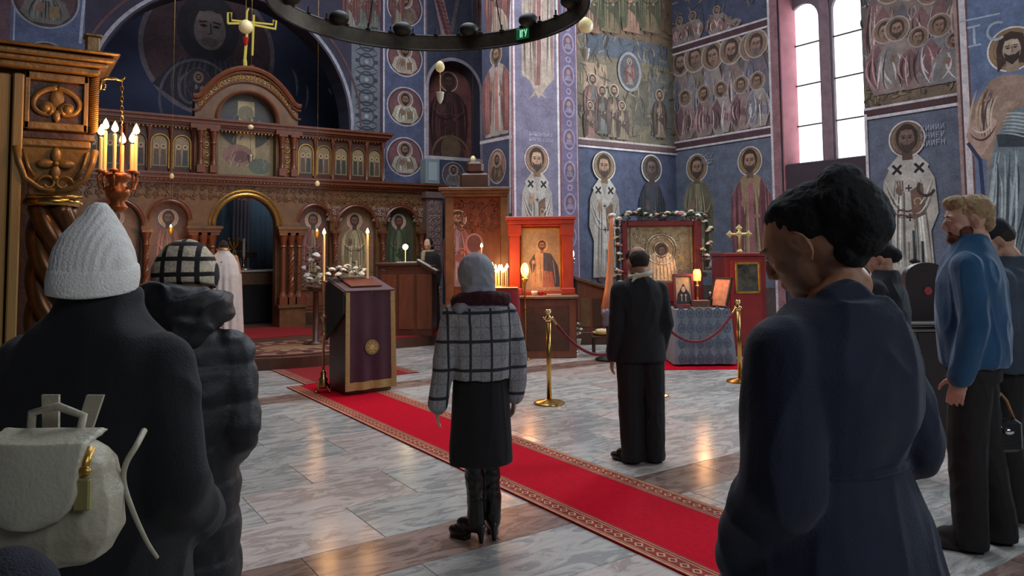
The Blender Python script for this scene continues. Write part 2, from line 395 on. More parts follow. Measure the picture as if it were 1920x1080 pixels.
# ---- floor with marble slabs, each a piece of its own
fl=MB(); fl.box(-5,12.4,-5.5,19,-.2,-.004); floor_o=struct(fl.build('floor',m_base))
def marble(name,c,c2,vein,rough=.17):
    m=bpy.data.materials.new(name); m.use_nodes=True; N=m.node_tree.nodes; L=m.node_tree.links; b=N['Principled BSDF']
    tc=N.new('ShaderNodeTexCoord'); oi=N.new('ShaderNodeObjectInfo')
    ad=N.new('ShaderNodeVectorMath'); ad.operation='MULTIPLY_ADD'; L.new(oi.outputs['Random'],ad.inputs[0]); ad.inputs[1].default_value=(37,19,53); L.new(tc.outputs['Object'],ad.inputs[2])
    mp=N.new('ShaderNodeMapping'); mp.inputs['Scale'].default_value=(1.6,4.5,1); mp.inputs['Rotation'].default_value=(0,0,.5); L.new(ad.outputs[0],mp.inputs[0])
    n=N.new('ShaderNodeTexNoise'); n.inputs['Scale'].default_value=1.6; n.inputs['Detail'].default_value=10; n.inputs['Roughness'].default_value=.68; n.inputs['Distortion'].default_value=1.6
    L.new(mp.outputs[0],n.inputs['Vector'])
    r=N.new('ShaderNodeValToRGB'); e=r.color_ramp.elements; e[0].position=.3; e[0].color=s2l(c2)+(1,); e[1].position=.62; e[1].color=s2l(c)+(1,)
    x=e.new(.44); x.color=s2l(vein)+(1,); y=e.new(.5); y.color=s2l(tuple((p+q)/2 for p,q in zip(c,c2)))+(1,)
    L.new(n.outputs[0],r.inputs[0])
    h=N.new('ShaderNodeHueSaturation'); mr=N.new('ShaderNodeMapRange'); mr.inputs[3].default_value=.84; mr.inputs[4].default_value=1.12
    L.new(oi.outputs['Random'],mr.inputs[0]); L.new(mr.outputs[0],h.inputs['Value']); L.new(r.outputs[0],h.inputs['Color']); L.new(h.outputs[0],b.inputs['Base Color'])
    n2=N.new('ShaderNodeTexNoise'); n2.inputs['Scale'].default_value=2.5; L.new(ad.outputs[0],n2.inputs['Vector'])
    mr2=N.new('ShaderNodeMapRange'); mr2.inputs[3].default_value=rough-.03; mr2.inputs[4].default_value=rough+.1; L.new(n2.outputs[0],mr2.inputs[0]); L.new(mr2.outputs[0],b.inputs['Roughness'])
    bp=N.new('ShaderNodeBump'); bp.inputs['Strength'].default_value=.03; bp.inputs['Distance'].default_value=.02; L.new(n2.outputs[0],bp.inputs['Height']); L.new(bp.outputs[0],b.inputs['Normal'])
    return m
mar=marble('grey_marble',(198,195,187),(168,167,162),(150,150,148)); marb=marble('brown_marble',(164,138,126),(134,110,100),(116,94,86)); marp=marble('pink_marble',(206,196,188),(184,170,162),(168,152,146))
rows=[]; y=-.35
while y<12:
    for yy in (1.45,3.65,8.35): 
        if abs(y-yy)<.02: rows.append((y,y+.45,1)); y+=.45; break
    else:
        nx=min([q for q in (1.45,3.65,8.35,99) if q>y+.02]); h=.62 if nx-y>.95 else (nx-y)
        if nx-y>.95 and nx-y<1.3: h=(nx-y)/2
        rows.append((y,y+h,0)); y+=h
tmesh={}
nt=0
for ri,(y0,y1,br) in enumerate(rows):
    L_=1.02; x=-1.2-(ri%2)*.5
    # skip what the frame cannot see (behind and beside the camera)
    while x<12:
        x1=min(x+L_,12); cxx,cyy=(x+x1)/2,(y0+y1)/2
        q=Vector((cxx,cyy,0)); d=q.dot(DV); la=q.dot(LV)
        if x1-x>.15 and d>3.0 and abs(la/d)<.82 and cxx<11.5:
            key=(round(x1-x,3),round(y1-y0,3),br, (nt%3==0) if not br else 0)
            if key not in tmesh:
                a,b_=(x1-x)/2-.0025,(y1-y0)/2-.0025
                tb=MB(); tb.rings([[(-a,-b_,-.02),(a,-b_,-.02),(a,b_,-.02),(-a,b_,-.02)],[(-a,-b_,-.0012),(a,-b_,-.0012),(a,b_,-.0012),(-a,b_,-.0012)],[(-a+.0015,-b_+.0015,0),(a-.0015,-b_+.0015,0),(a-.0015,b_-.0015,0),(-a+.0015,b_-.0015,0)]])
                o=tb.build('floor_tile',marb if br else (marp if key[3] else mar),floor_o); tmesh[key]=o.data
            else:
                o=bpy.data.objects.new('floor_tile',tmesh[key]); COL.objects.link(o); o.parent=floor_o
            o.location=(cxx,cyy,0); nt+=1
        x=x1
print('tiles',nt); floor_o.data.materials[0]=mar
# ---- walls
east=MB(); east.arches(-5,12.4,0,9,[(1.17,6.27,0,4.5),(8.28,9.7,3.95,5.6)],EW,EW+.6,n=24); wall_e=struct(east.build('wall_east',m_plaster))
nb=MB(); nb.box(8.1,9.9,EW+.4,EW+.55,3.7,6.7); nb.build('niche_back',m_plaster,wall_e)
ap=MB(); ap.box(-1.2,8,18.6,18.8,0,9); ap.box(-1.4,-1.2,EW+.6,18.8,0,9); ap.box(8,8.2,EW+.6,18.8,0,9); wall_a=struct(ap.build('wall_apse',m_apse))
ceil=MB(); ceil.box(-5,12.6,-5.5,19,9,9.2); struct(ceil.build('ceiling',m_plaster))
w=MB(); w.box(-5.2,-5,-5.5,19,0,9); struct(w.build('wall_north',m_plaster))
w=MB(); w.box(-5,12.6,-5.7,-5.5,0,9); struct(w.build('wall_west',m_plaster))
# south wall with the window opening
yL=at_x(1464,200,SWX).y; yR=at_x(1621,200,SWX).y; zs=at_x(1540,306,SWX).z; zt=7.6; zb=at_x(1540,520,SWX).z
w=MB(); w.box(SWX,SWX+.7,yL,16.4,0,9); w.box(SWX,SWX+.7,-5.5,yR,0,9); w.box(SWX,SWX+.7,yR,yL,0,zb); w.box(SWX,SWX+.7,yR,yL,zt,9); wall_s=struct(w.build('wall_south',m_plaster))
rev=MB(); rev.box(SWX+.02,SWX+.6,yL-.03,yL+.001,zb,zt); rev.build('window_reveal',m_pink,wall_s)
# facing wall and pier
w=MB(); w.box(8.77,SWX,CWY,CWY+.5,0,9); wall_c=struct(w.build('wall_southeast',m_plaster))
w=MB(); w.box(7.28,8.77,PY,PY+.95,0,9); w.box(7.2,8.85,PY-.06,PY+1,0,.25); pier=struct(w.build('wall_pier',m_plaster))
PX0=11.6; yp=at_x(1806,200,PX0).y
w=MB(); w.box(PX0,SWX,-1,yp,0,9); wall_p=struct(w.build('wall_pilaster',m_plaster))
# window lancets
def ux(px,X): return -at_x(px,150,X).y
WX=SWX+.42
win=MB(); 
a0,a1=at_x(1480,150,WX).y,at_x(1538,150,WX).y; b0,b1=at_x(1563,150,WX).y,at_x(1619,150,WX).y
zl0=at_x(1508,306,WX).z; zl1=at_x(1508,6,WX).z; zr1=at_x(1590,-14,WX).z
r1=(a0-a1)/2; r2=(b0-b1)/2
zmax=max(zl1,zr1)
# opening widths run along Y
win.arches(yR-.02,yL+.02,zb,zt,[(b1,b0,zl0,zmax-r2),(a1,a0,zl0,zmax-r1)],WX,WX+.12,n=14,axis='x')
frame=struct(win.build('window_1',m_grey))
for (lo,hi,r) in ((a1,a0,r1),(b1,b0,r2)):
    p=MB(); n=14; c=(lo+hi)/2; poly=[(lo,zl0),(hi,zl0)]+[(c+r*cos(t*pi/n),zmax-r+r*sin(t*pi/n)) for t in range(n+1)]
    p.prism(poly,'x',WX+.07,WX+.08); p.build('window_pane',mat('bright_pane',(250,252,255),.5,emit=(248,252,255),es=2.6),frame)
    for k in (.235,.49,.745):
        z=zl0+(zmax-zl0)*k; b=MB(); b.box(WX+.03,WX+.06,lo,hi,z-.013,z+.013); b.build('glazing_bar',mat('bar_dark',(60,55,60),.6),frame)
b=MB(); b.box(WX-.03,WX,a1+.02 if False else b0+.04,a1-.04,zl0,zmax+.2)
b.build('centre_mullion',mat('mullion_plaster',(150,126,132),.85,var=.35,vscale=5),frame)
bd=MB(); bd.bbox(SWX+.05,WX+.02,yR+.02,yL-.02,zb-.02,zl0-.03,.02); bo=bd.build('dark_board',mat('board_dark',(66,54,62),.7,var=.3,vscale=4),frame)
for px,py in ((1607,321),(1519,349)):
    p=at_x(px,py,SWX+.04); t=MB(); t.box(SWX+.03,SWX+.05,p.y-.05,p.y+.05,p.z-.08,p.z+.06); t.build('white_switch',mat('switch_white',(210,208,205),.5),frame)

# ================================================================== MURALS
BLUE=(102,112,136); BLUE2=(128,118,150); RED=(128,48,62); WHT=(226,214,218); DK=(52,54,80)
def sa(P,px,yt,yb,wpx,**k):
    u,vt=P.pp(px,yt); _,vb=P.pp(px,yb); u0,_=P.pp(px-wpx/2,yt); u1,_=P.pp(px+wpx/2,yt)
    saint(P,u,vb,vt,abs(u1-u0),**k)
def me(P,px,py,rx,ry,**k):
    u,v=P.pp(px,py); u1,_=P.pp(px+rx,py); _,v1=P.pp(px,py-ry); medallion(P,u,v,abs(u1-u),abs(v1-v),**k)
def band(P,a,b,w=.10,c=WHT):   # white line between pixel points
    P.line([P.pp(*a),P.pp(*b)],w,c)
# --- south wall, left of window
P=Painter('X',SWX); R=random.Random(5)
uA=P.pp(1260,275)[0]; uB=-yL; zB=P.pp(1265,275)[1]; zC=P.pp(1265,96)[1]
P.rect(uA,uB,.9,zB,BLUE); P.rect(uA,uB,0,.9,(92,74,70)); P.rect(uA,uB,zB,zC,(118,108,112)); P.rect(uA,uB,zC,9,(70,80,112))
P.rect(uA,uB,zB,zB+.55,(128,104,72))      # ochre ground of the scene
sa(P,1306,288,520,58,robe=(160,150,100),mantle=(130,120,84),kind='mantle',seed=11)
sa(P,1405,274,520,78,robe=(176,140,88),mantle=(128,56,66),kind='long',seed=12)
xs=[1270,1300,1335,1378,1412,1446]; xs=[1276,1303,1336,1371,1408,1443]
TON=[(84,66,66),(120,84,80),(168,150,140),(104,104,116),(150,120,104),(70,60,66),(186,170,158)]
clutter(P,uA,uB-.25,zB+.5,zC-.2,230,R,TON); clutter(P,uA,uB-.25,zC+.2,zC+1.6,90,R,[(120,110,110),(150,130,116),(60,70,96)]); clutter(P,uA,uB-.25,zB+.1,zB+.5,50,R,[(104,84,56),(150,124,88),(92,80,60)],.15)
for i,px in enumerate(xs):
    u,vt=P.pp(px,92-(px-1276)*.24 - (i%2)*4); u=min(u,uB-.5); vb=zB+.3+R.uniform(-.05,.12); 
    seated(P,u,vb,vt-vb,.52,R.choice([(150,118,110),(170,150,140),(128,108,120),(140,120,96)]),R.choice([(120,72,78),(150,142,150),(112,112,128),(160,138,120)]),40+i)
for i,px in enumerate((1285,1320,1352,1390,1425)):
    u,vt=P.pp(px,170-(px-1276)*.25); u=min(u,uB-.5); vb=zB+.1
    seated(P,u,vb,vt-vb,.5,R.choice([(160,130,120),(176,160,150)]),R.choice([(130,84,88),(140,134,146)]),60+i)
for i,(px,py) in enumerate(((1275,40),(1300,30),(1345,20),(1370,40))):
    u,v=P.pp(px,py); seated(P,u,zC+.1,v-zC,.55,(150,130,120),(140,96,92),80+i)
for zz in (zB,zC): P.rect(uA,uB,zz-.06,zz+.06,(90,50,56)); P.rect(uA,uB,zz+.06,zz+.1,WHT); P.rect(uA,uB,zz-.1,zz-.06,WHT)
P.rect(uB-.17,uB,0,9,(160,96,104)); P.rect(uB-.22,uB-.17,0,9,WHT); P.rect(uA,uA+.05,0,zB,WHT)
glyphs(P,P.pp(1268,300)[0]+.9,zB-.35,.1,4,(160,160,170),R); 
P.done('fresco_panel',wall_s,label='painted saints and seated robed figures left of the window')
# --- south wall, right of window
P=Painter('X',SWX)
uA=-yR; uB=-yp+.05
zB2=P.pp(1622,215)[1]
P.rect(uA,uB,.9,zB2,BLUE); P.rect(uA,uB,0,.9,(86,70,68)); P.rect(uA,uB,zB2,9,(116,104,104)); P.rect(uA,uB,zB2,zB2+.5,(132,106,76))
clutter(P,uA,uB-.35,zB2+.45,8.6,420,R,TON); clutter(P,uA,uB-.35,zB2+.12,zB2+.5,60,R,[(104,84,56),(150,124,88),(92,80,60)],.15)
for i,(px,yt) in enumerate(((1632,-60),(1668,-50),(1705,-55),(1742,-40),(1778,-60))):
    u,vt=P.pp(px,yt); u=max(u,uA+.38); seated(P,u,zB2+.75,vt-zB2-.75,.62,R.choice([(150,124,110),(130,112,104)]),R.choice([(120,112,118),(140,90,88)]),100+i)
for i,(px,yt) in enumerate(((1640,40),(1682,30),(1722,50),(1762,25),(1790,60))):
    u,vt=P.pp(px,yt); u=max(u,uA+.42); seated(P,u,zB2+.28,vt-zB2-.28,.66,R.choice([(164,140,128),(150,120,112),(140,138,140)]),R.choice([(136,86,88),(124,124,134),(150,140,136)]),120+i)
sa(P,1700,226,530,104,robe=(196,186,170),kind='bishop',gold=(140,110,78),seed=14,skin=(130,96,74))
for k in (0,1): P.curve([P.pp(1684,398+k*9),P.pp(1693,388+k*9),P.pp(1700,402+k*9),P.pp(1712,394+k*9)],.03,(110,60,60),8,False)
P.ring(*P.pp(1738,352),.15,.05,(80,62,62),a0=2.4,a1=6.0)
glyphs(P,P.pp(1750,235)[0],zB2-.42,.09,5,(168,172,190),R,3)
P.rect(uA,uB,zB2-.04,zB2+.06,(90,50,52)); P.rect(uA,uB,zB2+.06,zB2+.1,WHT); P.rect(uA,uB,zB2-.1,zB2-.05,WHT)
P.rect(uA,uA+.05,0,zB2,WHT); P.rect(uB-.25,uB,0,9,(116,60,62)); P.rect(uB-.3,uB-.25,0,9,(190,150,140))
P.done('fresco_panel',wall_s,label='painted bishop in white robes below a crowd scene right of the window')
# --- pilaster with the large bearded figure
P=Painter('X',PX0)
uA=-yp; P.rect(uA,uA+3,0,9,(86,116,164)); P.rect(uA,uA+.09,0,9,WHT); P.rect(uA+.09,uA+.12,0,9,(120,70,70))
cx,hv=P.pp(1897,92); r=abs(P.pp(1945,92)[0]-P.pp(1849,92)[0])/2; 
def Q(px,py): return P.pp(px,py)
# tunic and mantle
P.poly([Q(1858,150),Q(1880,140),Q(1935,140),Q(1965,170),Q(1985,300),Q(1990,560),Q(1860,560),Q(1852,420),Q(1850,300),Q(1822,290),Q(1814,250),Q(1822,200)],(168,130,104))
P.poly([Q(1900,205),Q(1960,190),Q(1990,320),Q(1995,560),Q(1862,560),Q(1852,330),Q(1868,258)],(120,142,150))
P.poly([Q(1868,252),Q(1935,248),Q(1935,275),Q(1872,276)],(60,72,84))
P.poly([Q(1818,230),Q(1845,210),Q(1870,225),Q(1862,262),Q(1842,292),Q(1822,284),Q(1812,256)],(196,150,126))
for i in range(16):
    a=R.uniform(1828,1880); P.curve([Q(a,165+R.uniform(0,20)),Q(a-12+R.uniform(-8,8),205),Q(a-5+R.uniform(-12,8),255)],.028,R.choice([(110,66,50),(210,176,130),(96,70,70),(220,190,160)]),7)
for i in range(26):
    a=R.uniform(1860,1960); P.curve([Q(a,270+R.uniform(0,60)),Q(a+R.uniform(-20,20),360),Q(a-R.uniform(0,40),450+R.uniform(0,80))],.03,R.choice([(58,74,88),(70,90,100),(176,196,200),(196,210,212)]),8)
for i in range(8): P.curve([Q(1880,215+6*i),Q(1910,205+7*i),Q(1960,225+8*i)],.025,R.choice([(64,80,94),(190,204,206)]),7)
P.curve([Q(1818,250),Q(1845,282),Q(1868,235)],.03,(96,50,40),8); P.curve([Q(1822,240),Q(1846,262),Q(1862,228)],.03,(228,196,180),8)
P.poly([Q(1868,215),Q(1885,190),Q(1893,186),Q(1891,205),Q(1884,222),Q(1874,232)],(176,140,112))
for k in range(4): P.line([Q(1884+k*4,204-k),Q(1893+k*6,186+k*2)],.035,(186,148,118))
P.line([Q(1853,545),Q(1845,380),Q(1838,300),Q(1815,268)],.05,(34,50,90))
P.disk(cx,hv,r,(236,228,222),n=48); P.disk(cx,hv,r*.93,(150,112,60),n=48); P.ring(cx,hv,r*.74,r*.03,(110,76,40)); 
P.poly([(cx-r*.62,hv+.1*r),(cx-.45*r,hv+.62*r),(cx,hv+.8*r),(cx+.45*r,hv+.62*r),(cx+.62*r,hv+.1*r),(cx+.55*r,hv-.75*r),(cx+.2*r,hv-.6*r),(cx-.3*r,hv-.6*r),(cx-.6*r,hv-.95*r)],(74,50,38))
P.rect(cx-.25*r,cx+.25*r,hv-1.0*r,hv-.4*r,(166,136,100)); face(P,cx,hv,r*.66,(186,158,126),(70,46,34),(60,42,34))
g=.07
u,v=Q(1826,50); P.line([(u,v-.28),(u,v+.0)],g*.5,(170,190,212)); P.line([(u-.09,v-.28),(u+.09,v-.28)],g*.4,(170,190,212)); P.line([(u-.09,v),(u+.09,v)],g*.4,(170,190,212)); P.line([(u-.2,v+.12),(u+.35,v+.1)],g*.35,(170,190,212))
P.ring(u+.3,v-.14,.14,.035,(170,190,212),a0=.9,a1=5.4)
P.done('fresco_panel',wall_p,label='large painted bearded figure with gold halo on blue')
# --- facing wall between pier and corner
P=Painter('Y',CWY)
u0=8.77; u1=12; zB3=P.pp(1170,274)[1]; zC3=P.pp(1170,72)[1]
P.rect(u0,u1,.9,zB3,(74,86,122)); P.rect(u0,u1,0,.9,(80,66,64)); P.rect(u0,u1,zB3,zC3,(126,112,84)); P.rect(u0,u1,zC3,9,(122,92,58))
P.rect(*P.pp(1092,0)[:1],P.pp(1250,0)[0],P.pp(1170,112)[1],zC3,(86,96,112))
P.rect(P.pp(1092,0)[0],P.pp(1135,0)[0],P.pp(1110,250)[1],P.pp(1110,118)[1],(176,138,98))
P.rect(P.pp(1180,0)[0],P.pp(1212,0)[0],P.pp(1196,235)[1],P.pp(1196,150)[1],(104,96,80))
P.rect(P.pp(1215,0)[0],P.pp(1252,0)[0],P.pp(1230,262)[1],P.pp(1230,140)[1],(118,116,112))
clutter(P,u0+.2,u1,zB3+.1,zC3,260,R,[(100,90,66),(146,130,96),(84,84,80),(160,140,110),(76,66,54)]); clutter(P,u0+.2,u1,zC3,8.6,200,R,[(100,70,44),(150,112,66),(84,74,50),(130,80,54)])
for i,(px,yt,yb,wp) in enumerate(((1110,138,235,34),(1128,160,255,30),(1150,158,262,32),(1165,190,265,26),(1235,168,262,26),(1105,190,262,26))):
    sa(P,px,yt,yb,wp,robe=R.choice([(140,120,90),(150,100,84),(110,112,108)]),mantle=R.choice([(90,70,60),(120,80,70)]),seed=150+i,gold=(140,118,84))
u,v=P.pp(1179,135); P.disk(u,v,.33,(150,150,150),.42); P.disk(u,v,.27,(92,90,96),.36); saint(P,u,v-.3,v+.28,.28,robe=(130,120,110),seed=161)
for i,(px,wp) in enumerate(((1105,40),(1140,44),(1180,40),(1215,42))): sa(P,px,-60,66,wp,robe=R.choice([(150,104,70),(120,100,60)]),mantle=R.choice([(120,66,44),(92,90,60)]),seed=170+i)
sa(P,1130,284,530,58,robe=(172,162,150),kind='bishop',seed=21,gold=(150,122,64))
sa(P,1219,290,520,50,robe=(72,74,84),mantle=(52,54,66),kind='long',seed=22,gold=(92,90,84),skin=(110,84,72))
P.rect(u0,u1,zB3-.05,zB3+.05,(110,74,74)); P.rect(u0,u1,zB3+.05,zB3+.09,(200,186,176)); P.rect(u0,u1,zB3-.1,zB3-.06,WHT); P.rect(u0,u0+.1,0,9,RED); P.rect(u0+.1,u0+.15,0,zB3,WHT)
P.done('fresco_panel',wall_c,label='painted bishop and dark-robed saint under an architectural scene')
# --- pier west face
P=Painter('Y',PY)
u0,u1=7.28,8.77; P.rect(u0,u1,0,9,BLUE2)
ua,ub,uc=P.pp(963,200)[0],P.pp(1044,200)[0],P.pp(1083,200)[0]
u,v=P.pp(1003,150)
P.poly([P.pp(978,-80),P.pp(1040,-80),P.pp(1038,150),P.pp(1028,160),P.pp(1010,185),P.pp(992,150),P.pp(978,140)],(188,164,140))
P.poly([P.pp(1000,-80),P.pp(1014,-80),P.pp(1013,160),P.pp(1003,160)],(156,84,76))
for i in range(22):
    a=R.uniform(980,1036); P.curve([P.pp(a,R.uniform(-60,20)),P.pp(a+R.uniform(-5,5),80),P.pp(a+R.uniform(-3,3),R.uniform(110,165))],.02,R.choice([(120,84,70),(220,200,180),(150,70,64),(96,84,96)]),7)
for s_ in (-1,1): P.poly([P.pp(1008+s_*3,165),P.pp(1008+s_*17,186),P.pp(1008+s_*5,178)],(190,150,140))
glyphs(P,P.pp(1014,250)[0],P.pp(1014,256)[1],.07,9,(190,180,206),R,2)
sa(P,1006,271,520,60,robe=(186,174,164),kind='bishop',gold=(176,116,60),seed=31,skin=(196,140,84))
P.rect(u0,u0+.05,0,9,(150,70,84)); P.rect(u0+.05,u0+.09,0,9,WHT); P.rect(ub,ub+.05,0,9,WHT); P.rect(ub+.05,ub+.09,0,9,RED)
P.rect(ub+.09,uc,0,9,(112,92,132)); P.rect(uc-.03,uc,0,9,WHT); P.rect(uc,u1,0,9,RED)
mc=(ub+.09+uc-.03)/2
for k in range(14):
    z=1.9+k*.6; P.disk(mc,z,.14,(150,136,170),.2); P.disk(mc,z,.11,(110,76,110),.165); P.disk(mc,z+.06,.05,(160,120,110)); P.poly([(mc-.09,z-.1),(mc-.05,z),(mc+.05,z),(mc+.09,z-.1)],(140,120,150)); P.ring(mc,z+.3,.06,.02,(170,150,190),n=12)
P.done('fresco_panel',pier,label='painted bishop on violet ground beside a strip of small medallions')
# pier north face (X=7.28)
P=Painter('X',7.28)
ua=-(PY+.95); ub=-PY
zm=P.pp(930,261)[1]
P.rect(ua,ub,0,9,(70,76,112))
sa(P,930,82,262,54,robe=(196,176,160),mantle=(150,72,60),kind='long',seed=33,gold=(150,112,60))
me(P,932,312,17,33,bg=(150,90,50),robe=(110,84,60))
P.line([P.pp(900,268),P.pp(960,256)],.06,WHT); P.line([P.pp(957,-20),P.pp(957,400)],.06,WHT); sa(P,932,-90,70,50,robe=(170,140,110),seed=34)
P.done('fresco_panel',pier,label='painted saint in pale and red robes on the pier side')
# --- east wall beside the arch
P=Painter('Y',EW)
ux_=lambda px: P.pp(px,200)[0]
P.rect(6.32,ux_(716),3.6,9,(118,126,136)); 
# vine ornament
x0,x1=6.36,ux_(712)
for k in range(16):
    z=3.9+k*.42; c=(x0+x1)/2
    P.ring(c,z,.2,.035,(62,68,86),.2,n=14); P.curve([(x0+.05,z-.2),(c,z),(x1-.05,z-.2)],.05,(60,66,84),6); P.curve([(x0+.05,z+.2),(c,z),(x1-.05,z+.2)],.05,(60,66,84),6); P.disk(c,z,.05,(170,176,180)); P.disk(x0+.1,z,.05,(60,66,84)); P.disk(x1-.1,z,.05,(60,66,84))
P.rect(ux_(712),ux_(716),3.6,9,(90,60,90)); 
P.rect(ux_(718),ux_(797),2.5,9,(80,92,138)); DB=(70,76,104); P.rect(ux_(797),8.28,2.5,9,DB); P.rect(9.7,12,2.5,9,DB); P.rect(8.28,9.7,2.5,3.95,DB); P.rect(8.28,9.7,6.31,9,DB)
for i in range(16):
    t0=pi-pi*i/16; t1=pi-pi*(i+1)/16; P.poly([(8.99+.71*cos(t0),5.6+.71*sin(t0)),(8.99+.71*cos(t1),5.6+.71*sin(t1)),(8.99+.71*cos(t1),6.32),(8.99+.71*cos(t0),6.32)],DB)
P.rect(ux_(718),ux_(721),2.5,9,WHT); P.rect(ux_(795),ux_(798),2.5,9,WHT); P.rect(ux_(799),ux_(801),2.5,9,(150,120,140))
me(P,759,108,33,36,robe=(200,176,150),seed=41); me(P,760,200,34,37,robe=(206,196,164),seed=42); me(P,759,294,34,37,robe=(190,176,150),seed=43); me(P,759,14,33,36,robe=(150,120,110),seed=44)
P.ring(8.99,5.6,.8,.08,(200,180,196),a0=0,a1=pi,n=30); P.rect(9.71,9.79,3.95,5.6,(200,180,196)); P.rect(8.19,8.27,3.95,5.6,(200,180,196)); P.rect(8.15,9.9,3.86,3.94,WHT)
me(P,850,328,21,24,robe=(150,150,150),bg=(90,70,80),edge=(200,196,206),seed=45)
# red lace band and white ribs up high
P.poly([P.pp(812,-10),P.pp(830,-10),P.pp(852,90),P.pp(832,90)],(190,150,150))
for k in range(12): P.disk(*P.pp(818+k*2.3,-4+k*8),.06,(130,40,52)); P.disk(*P.pp(826+k*2.2,-2+k*8),.05,(150,60,64))
P.line([P.pp(860,-10),P.pp(846,60)],.1,(130,110,110)); sa(P,905,-40,60,26,robe=(150,130,110),seed=47)
# arch edge line
P.ring(3.72,4.5,2.66,.07,(176,176,190),a0=0,a1=pi,n=48); P.ring(3.72,4.5,2.85,.05,(110,60,66),a0=0,a1=pi,n=48)
P.rect(6.31,6.36,2.5,4.5,(176,176,190))
# scene fragments over the arch, right
for i,(px,wp) in enumerate(((655,26),(680,26),(702,24),(745,26))): sa(P,px,-50,56,wp,robe=R.choice([(150,140,120),(120,128,112),(150,110,100)]),seed=180+i)
# left strip
P.rect(ux_(-60),ux_(155),2.5,9,(74,92,140)); P.rect(ux_(-60),ux_(14),2.5,9,(110,70,84)); P.rect(ux_(20),ux_(23),2.5,9,(170,176,196)); P.line([P.pp(158,-5),P.pp(150,82)],.05,(170,176,196))
me(P,86,-2,64,56,robe=(120,116,110),bg=(84,56,60),edge=(150,156,170),seed=51); me(P,86,118,44,40,robe=(120,96,80),edge=(150,156,170),bg=(70,50,50),seed=52)
P.done('fresco_panel',wall_e,label='painted medallions of saints, vine band and blue ground beside the arch')
P=Painter('Y',EW+.4)
P.rect(8.12,9.88,3.7,6.65,(140,54,44)); u,v=9.0,4.15
saint(P,9.05,3.9,6.15,1.1,robe=(100,44,38),mantle=(84,36,34),kind='mantle',gold=(118,60,44),skin=(110,60,46),seed=60); P.ring(9.1,4.0,.55,.05,(150,90,50),a0=0,a1=pi); P.disk(9.1,4.2,.28,(130,92,48),.36)
P.done('fresco_panel',wall_e,label='dark red painted niche with a haloed figure')
# apse
P=Painter('Y',18.6)
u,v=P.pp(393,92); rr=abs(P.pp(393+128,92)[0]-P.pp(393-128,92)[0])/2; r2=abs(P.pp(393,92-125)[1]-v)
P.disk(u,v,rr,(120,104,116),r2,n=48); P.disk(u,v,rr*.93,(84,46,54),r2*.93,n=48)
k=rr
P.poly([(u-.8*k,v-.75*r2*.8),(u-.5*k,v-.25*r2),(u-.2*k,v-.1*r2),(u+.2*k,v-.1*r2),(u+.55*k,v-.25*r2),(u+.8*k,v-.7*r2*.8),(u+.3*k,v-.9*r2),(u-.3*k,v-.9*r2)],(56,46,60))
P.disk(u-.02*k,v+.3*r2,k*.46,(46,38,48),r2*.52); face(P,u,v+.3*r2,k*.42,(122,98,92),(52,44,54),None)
for i in range(12): P.curve([(u+(-.4+.07*i)*k,v-.15*r2),(u+(-.6+.1*i)*k,v-.5*r2),(u+(-.5+.09*i)*k,v-.8*r2)],.05,R.choice([(40,34,46),(96,80,84)]))
for (px,py,rx,ry) in ((372,190,72,80),(356,165,22,30)):
    u,v=P.pp(px,py); a=abs(P.pp(px+rx,py)[0]-u); b=abs(P.pp(px,py-ry)[1]-v); P.ring(u,v,a,.06,(104,92,108),b)
me(P,372,155,24,28,robe=(60,50,64),bg=(60,44,52),edge=(100,88,100))
for (a,b,c) in (((548,130),(560,150),(556,180)),((575,160),(580,180),(572,205)),((615,165),(620,172),(622,178))): P.curve([P.pp(*a),P.pp(*b),P.pp(*c)],.07,(120,124,140))
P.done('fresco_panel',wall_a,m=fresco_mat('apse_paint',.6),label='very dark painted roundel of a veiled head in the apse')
# ================================================================== FURNITURE
wood=mat('carved_wood',(126,88,54),.42,var=.45,vscale=5,bump=.35,bscale=45,coat=.15)
wood_d=mat('dark_wood',(84,50,34),.45,var=.4,vscale=6,bump=.3,bscale=40,coat=.1)
wood_r=mat('reddish_wood',(130,72,46),.38,var=.35,vscale=4,bump=.15,bscale=40,stretch=(4,4,.6),coat=.2)
wood_g=mat('golden_wood',(176,136,74),.45,var=.3,vscale=3,bump=.12,bscale=30,stretch=(6,6,.5))
wood_o=mat('gilt_carved_wood',(152,112,58),.38,metal=.25,var=.4,vscale=7,bump=.3,bscale=35)
brass=mat('brass',(206,164,92),.25,metal=1,var=.15,vscale=10)
gold=mat('gilded',(216,170,84),.35,metal=.8,var=.3,vscale=20,bump=.2,bscale=60)
bronze=mat('dark_bronze',(66,58,46),.45,metal=.6,var=.4,vscale=9,bump=.3,bscale=30)
iron=mat('blackened_iron',(36,38,34),.55,metal=.5,var=.3,vscale=8)
wax=mat('beeswax',(232,196,130),.5,emit=(255,190,110),es=.12)
waxw=mat('white_wax',(240,232,214),.5)
flame_m=mat('flame',(255,210,130),.5,emit=(255,196,110),es=32)
glow_m=mat('lit_glass',(255,170,90),.4,emit=(255,150,70),es=7)
white_fl=mat('white_petals',(238,236,226),.7)
green=mat('dark_leaves',(44,62,44),.7,var=.4,vscale=20)
whitecloth=mat('white_cloth',(214,208,196),.8,var=.12,vscale=12,bump=.2,bscale=50)
redcloth=mat('red_cloth',(140,20,36),.8,var=.2,vscale=6,bump=.2,bscale=90)
glass=mat('clear_glass',(225,225,220),.08,spec=.6)
def lamp(loc,power,col=(1,.50,.20),size=.04):
    l=bpy.data.lights.new('candle_light','POINT'); l.energy=power; l.color=col; l.shadow_soft_size=size
    o=bpy.data.objects.new('candle_light',l); COL.objects.link(o); o.location=loc; return o
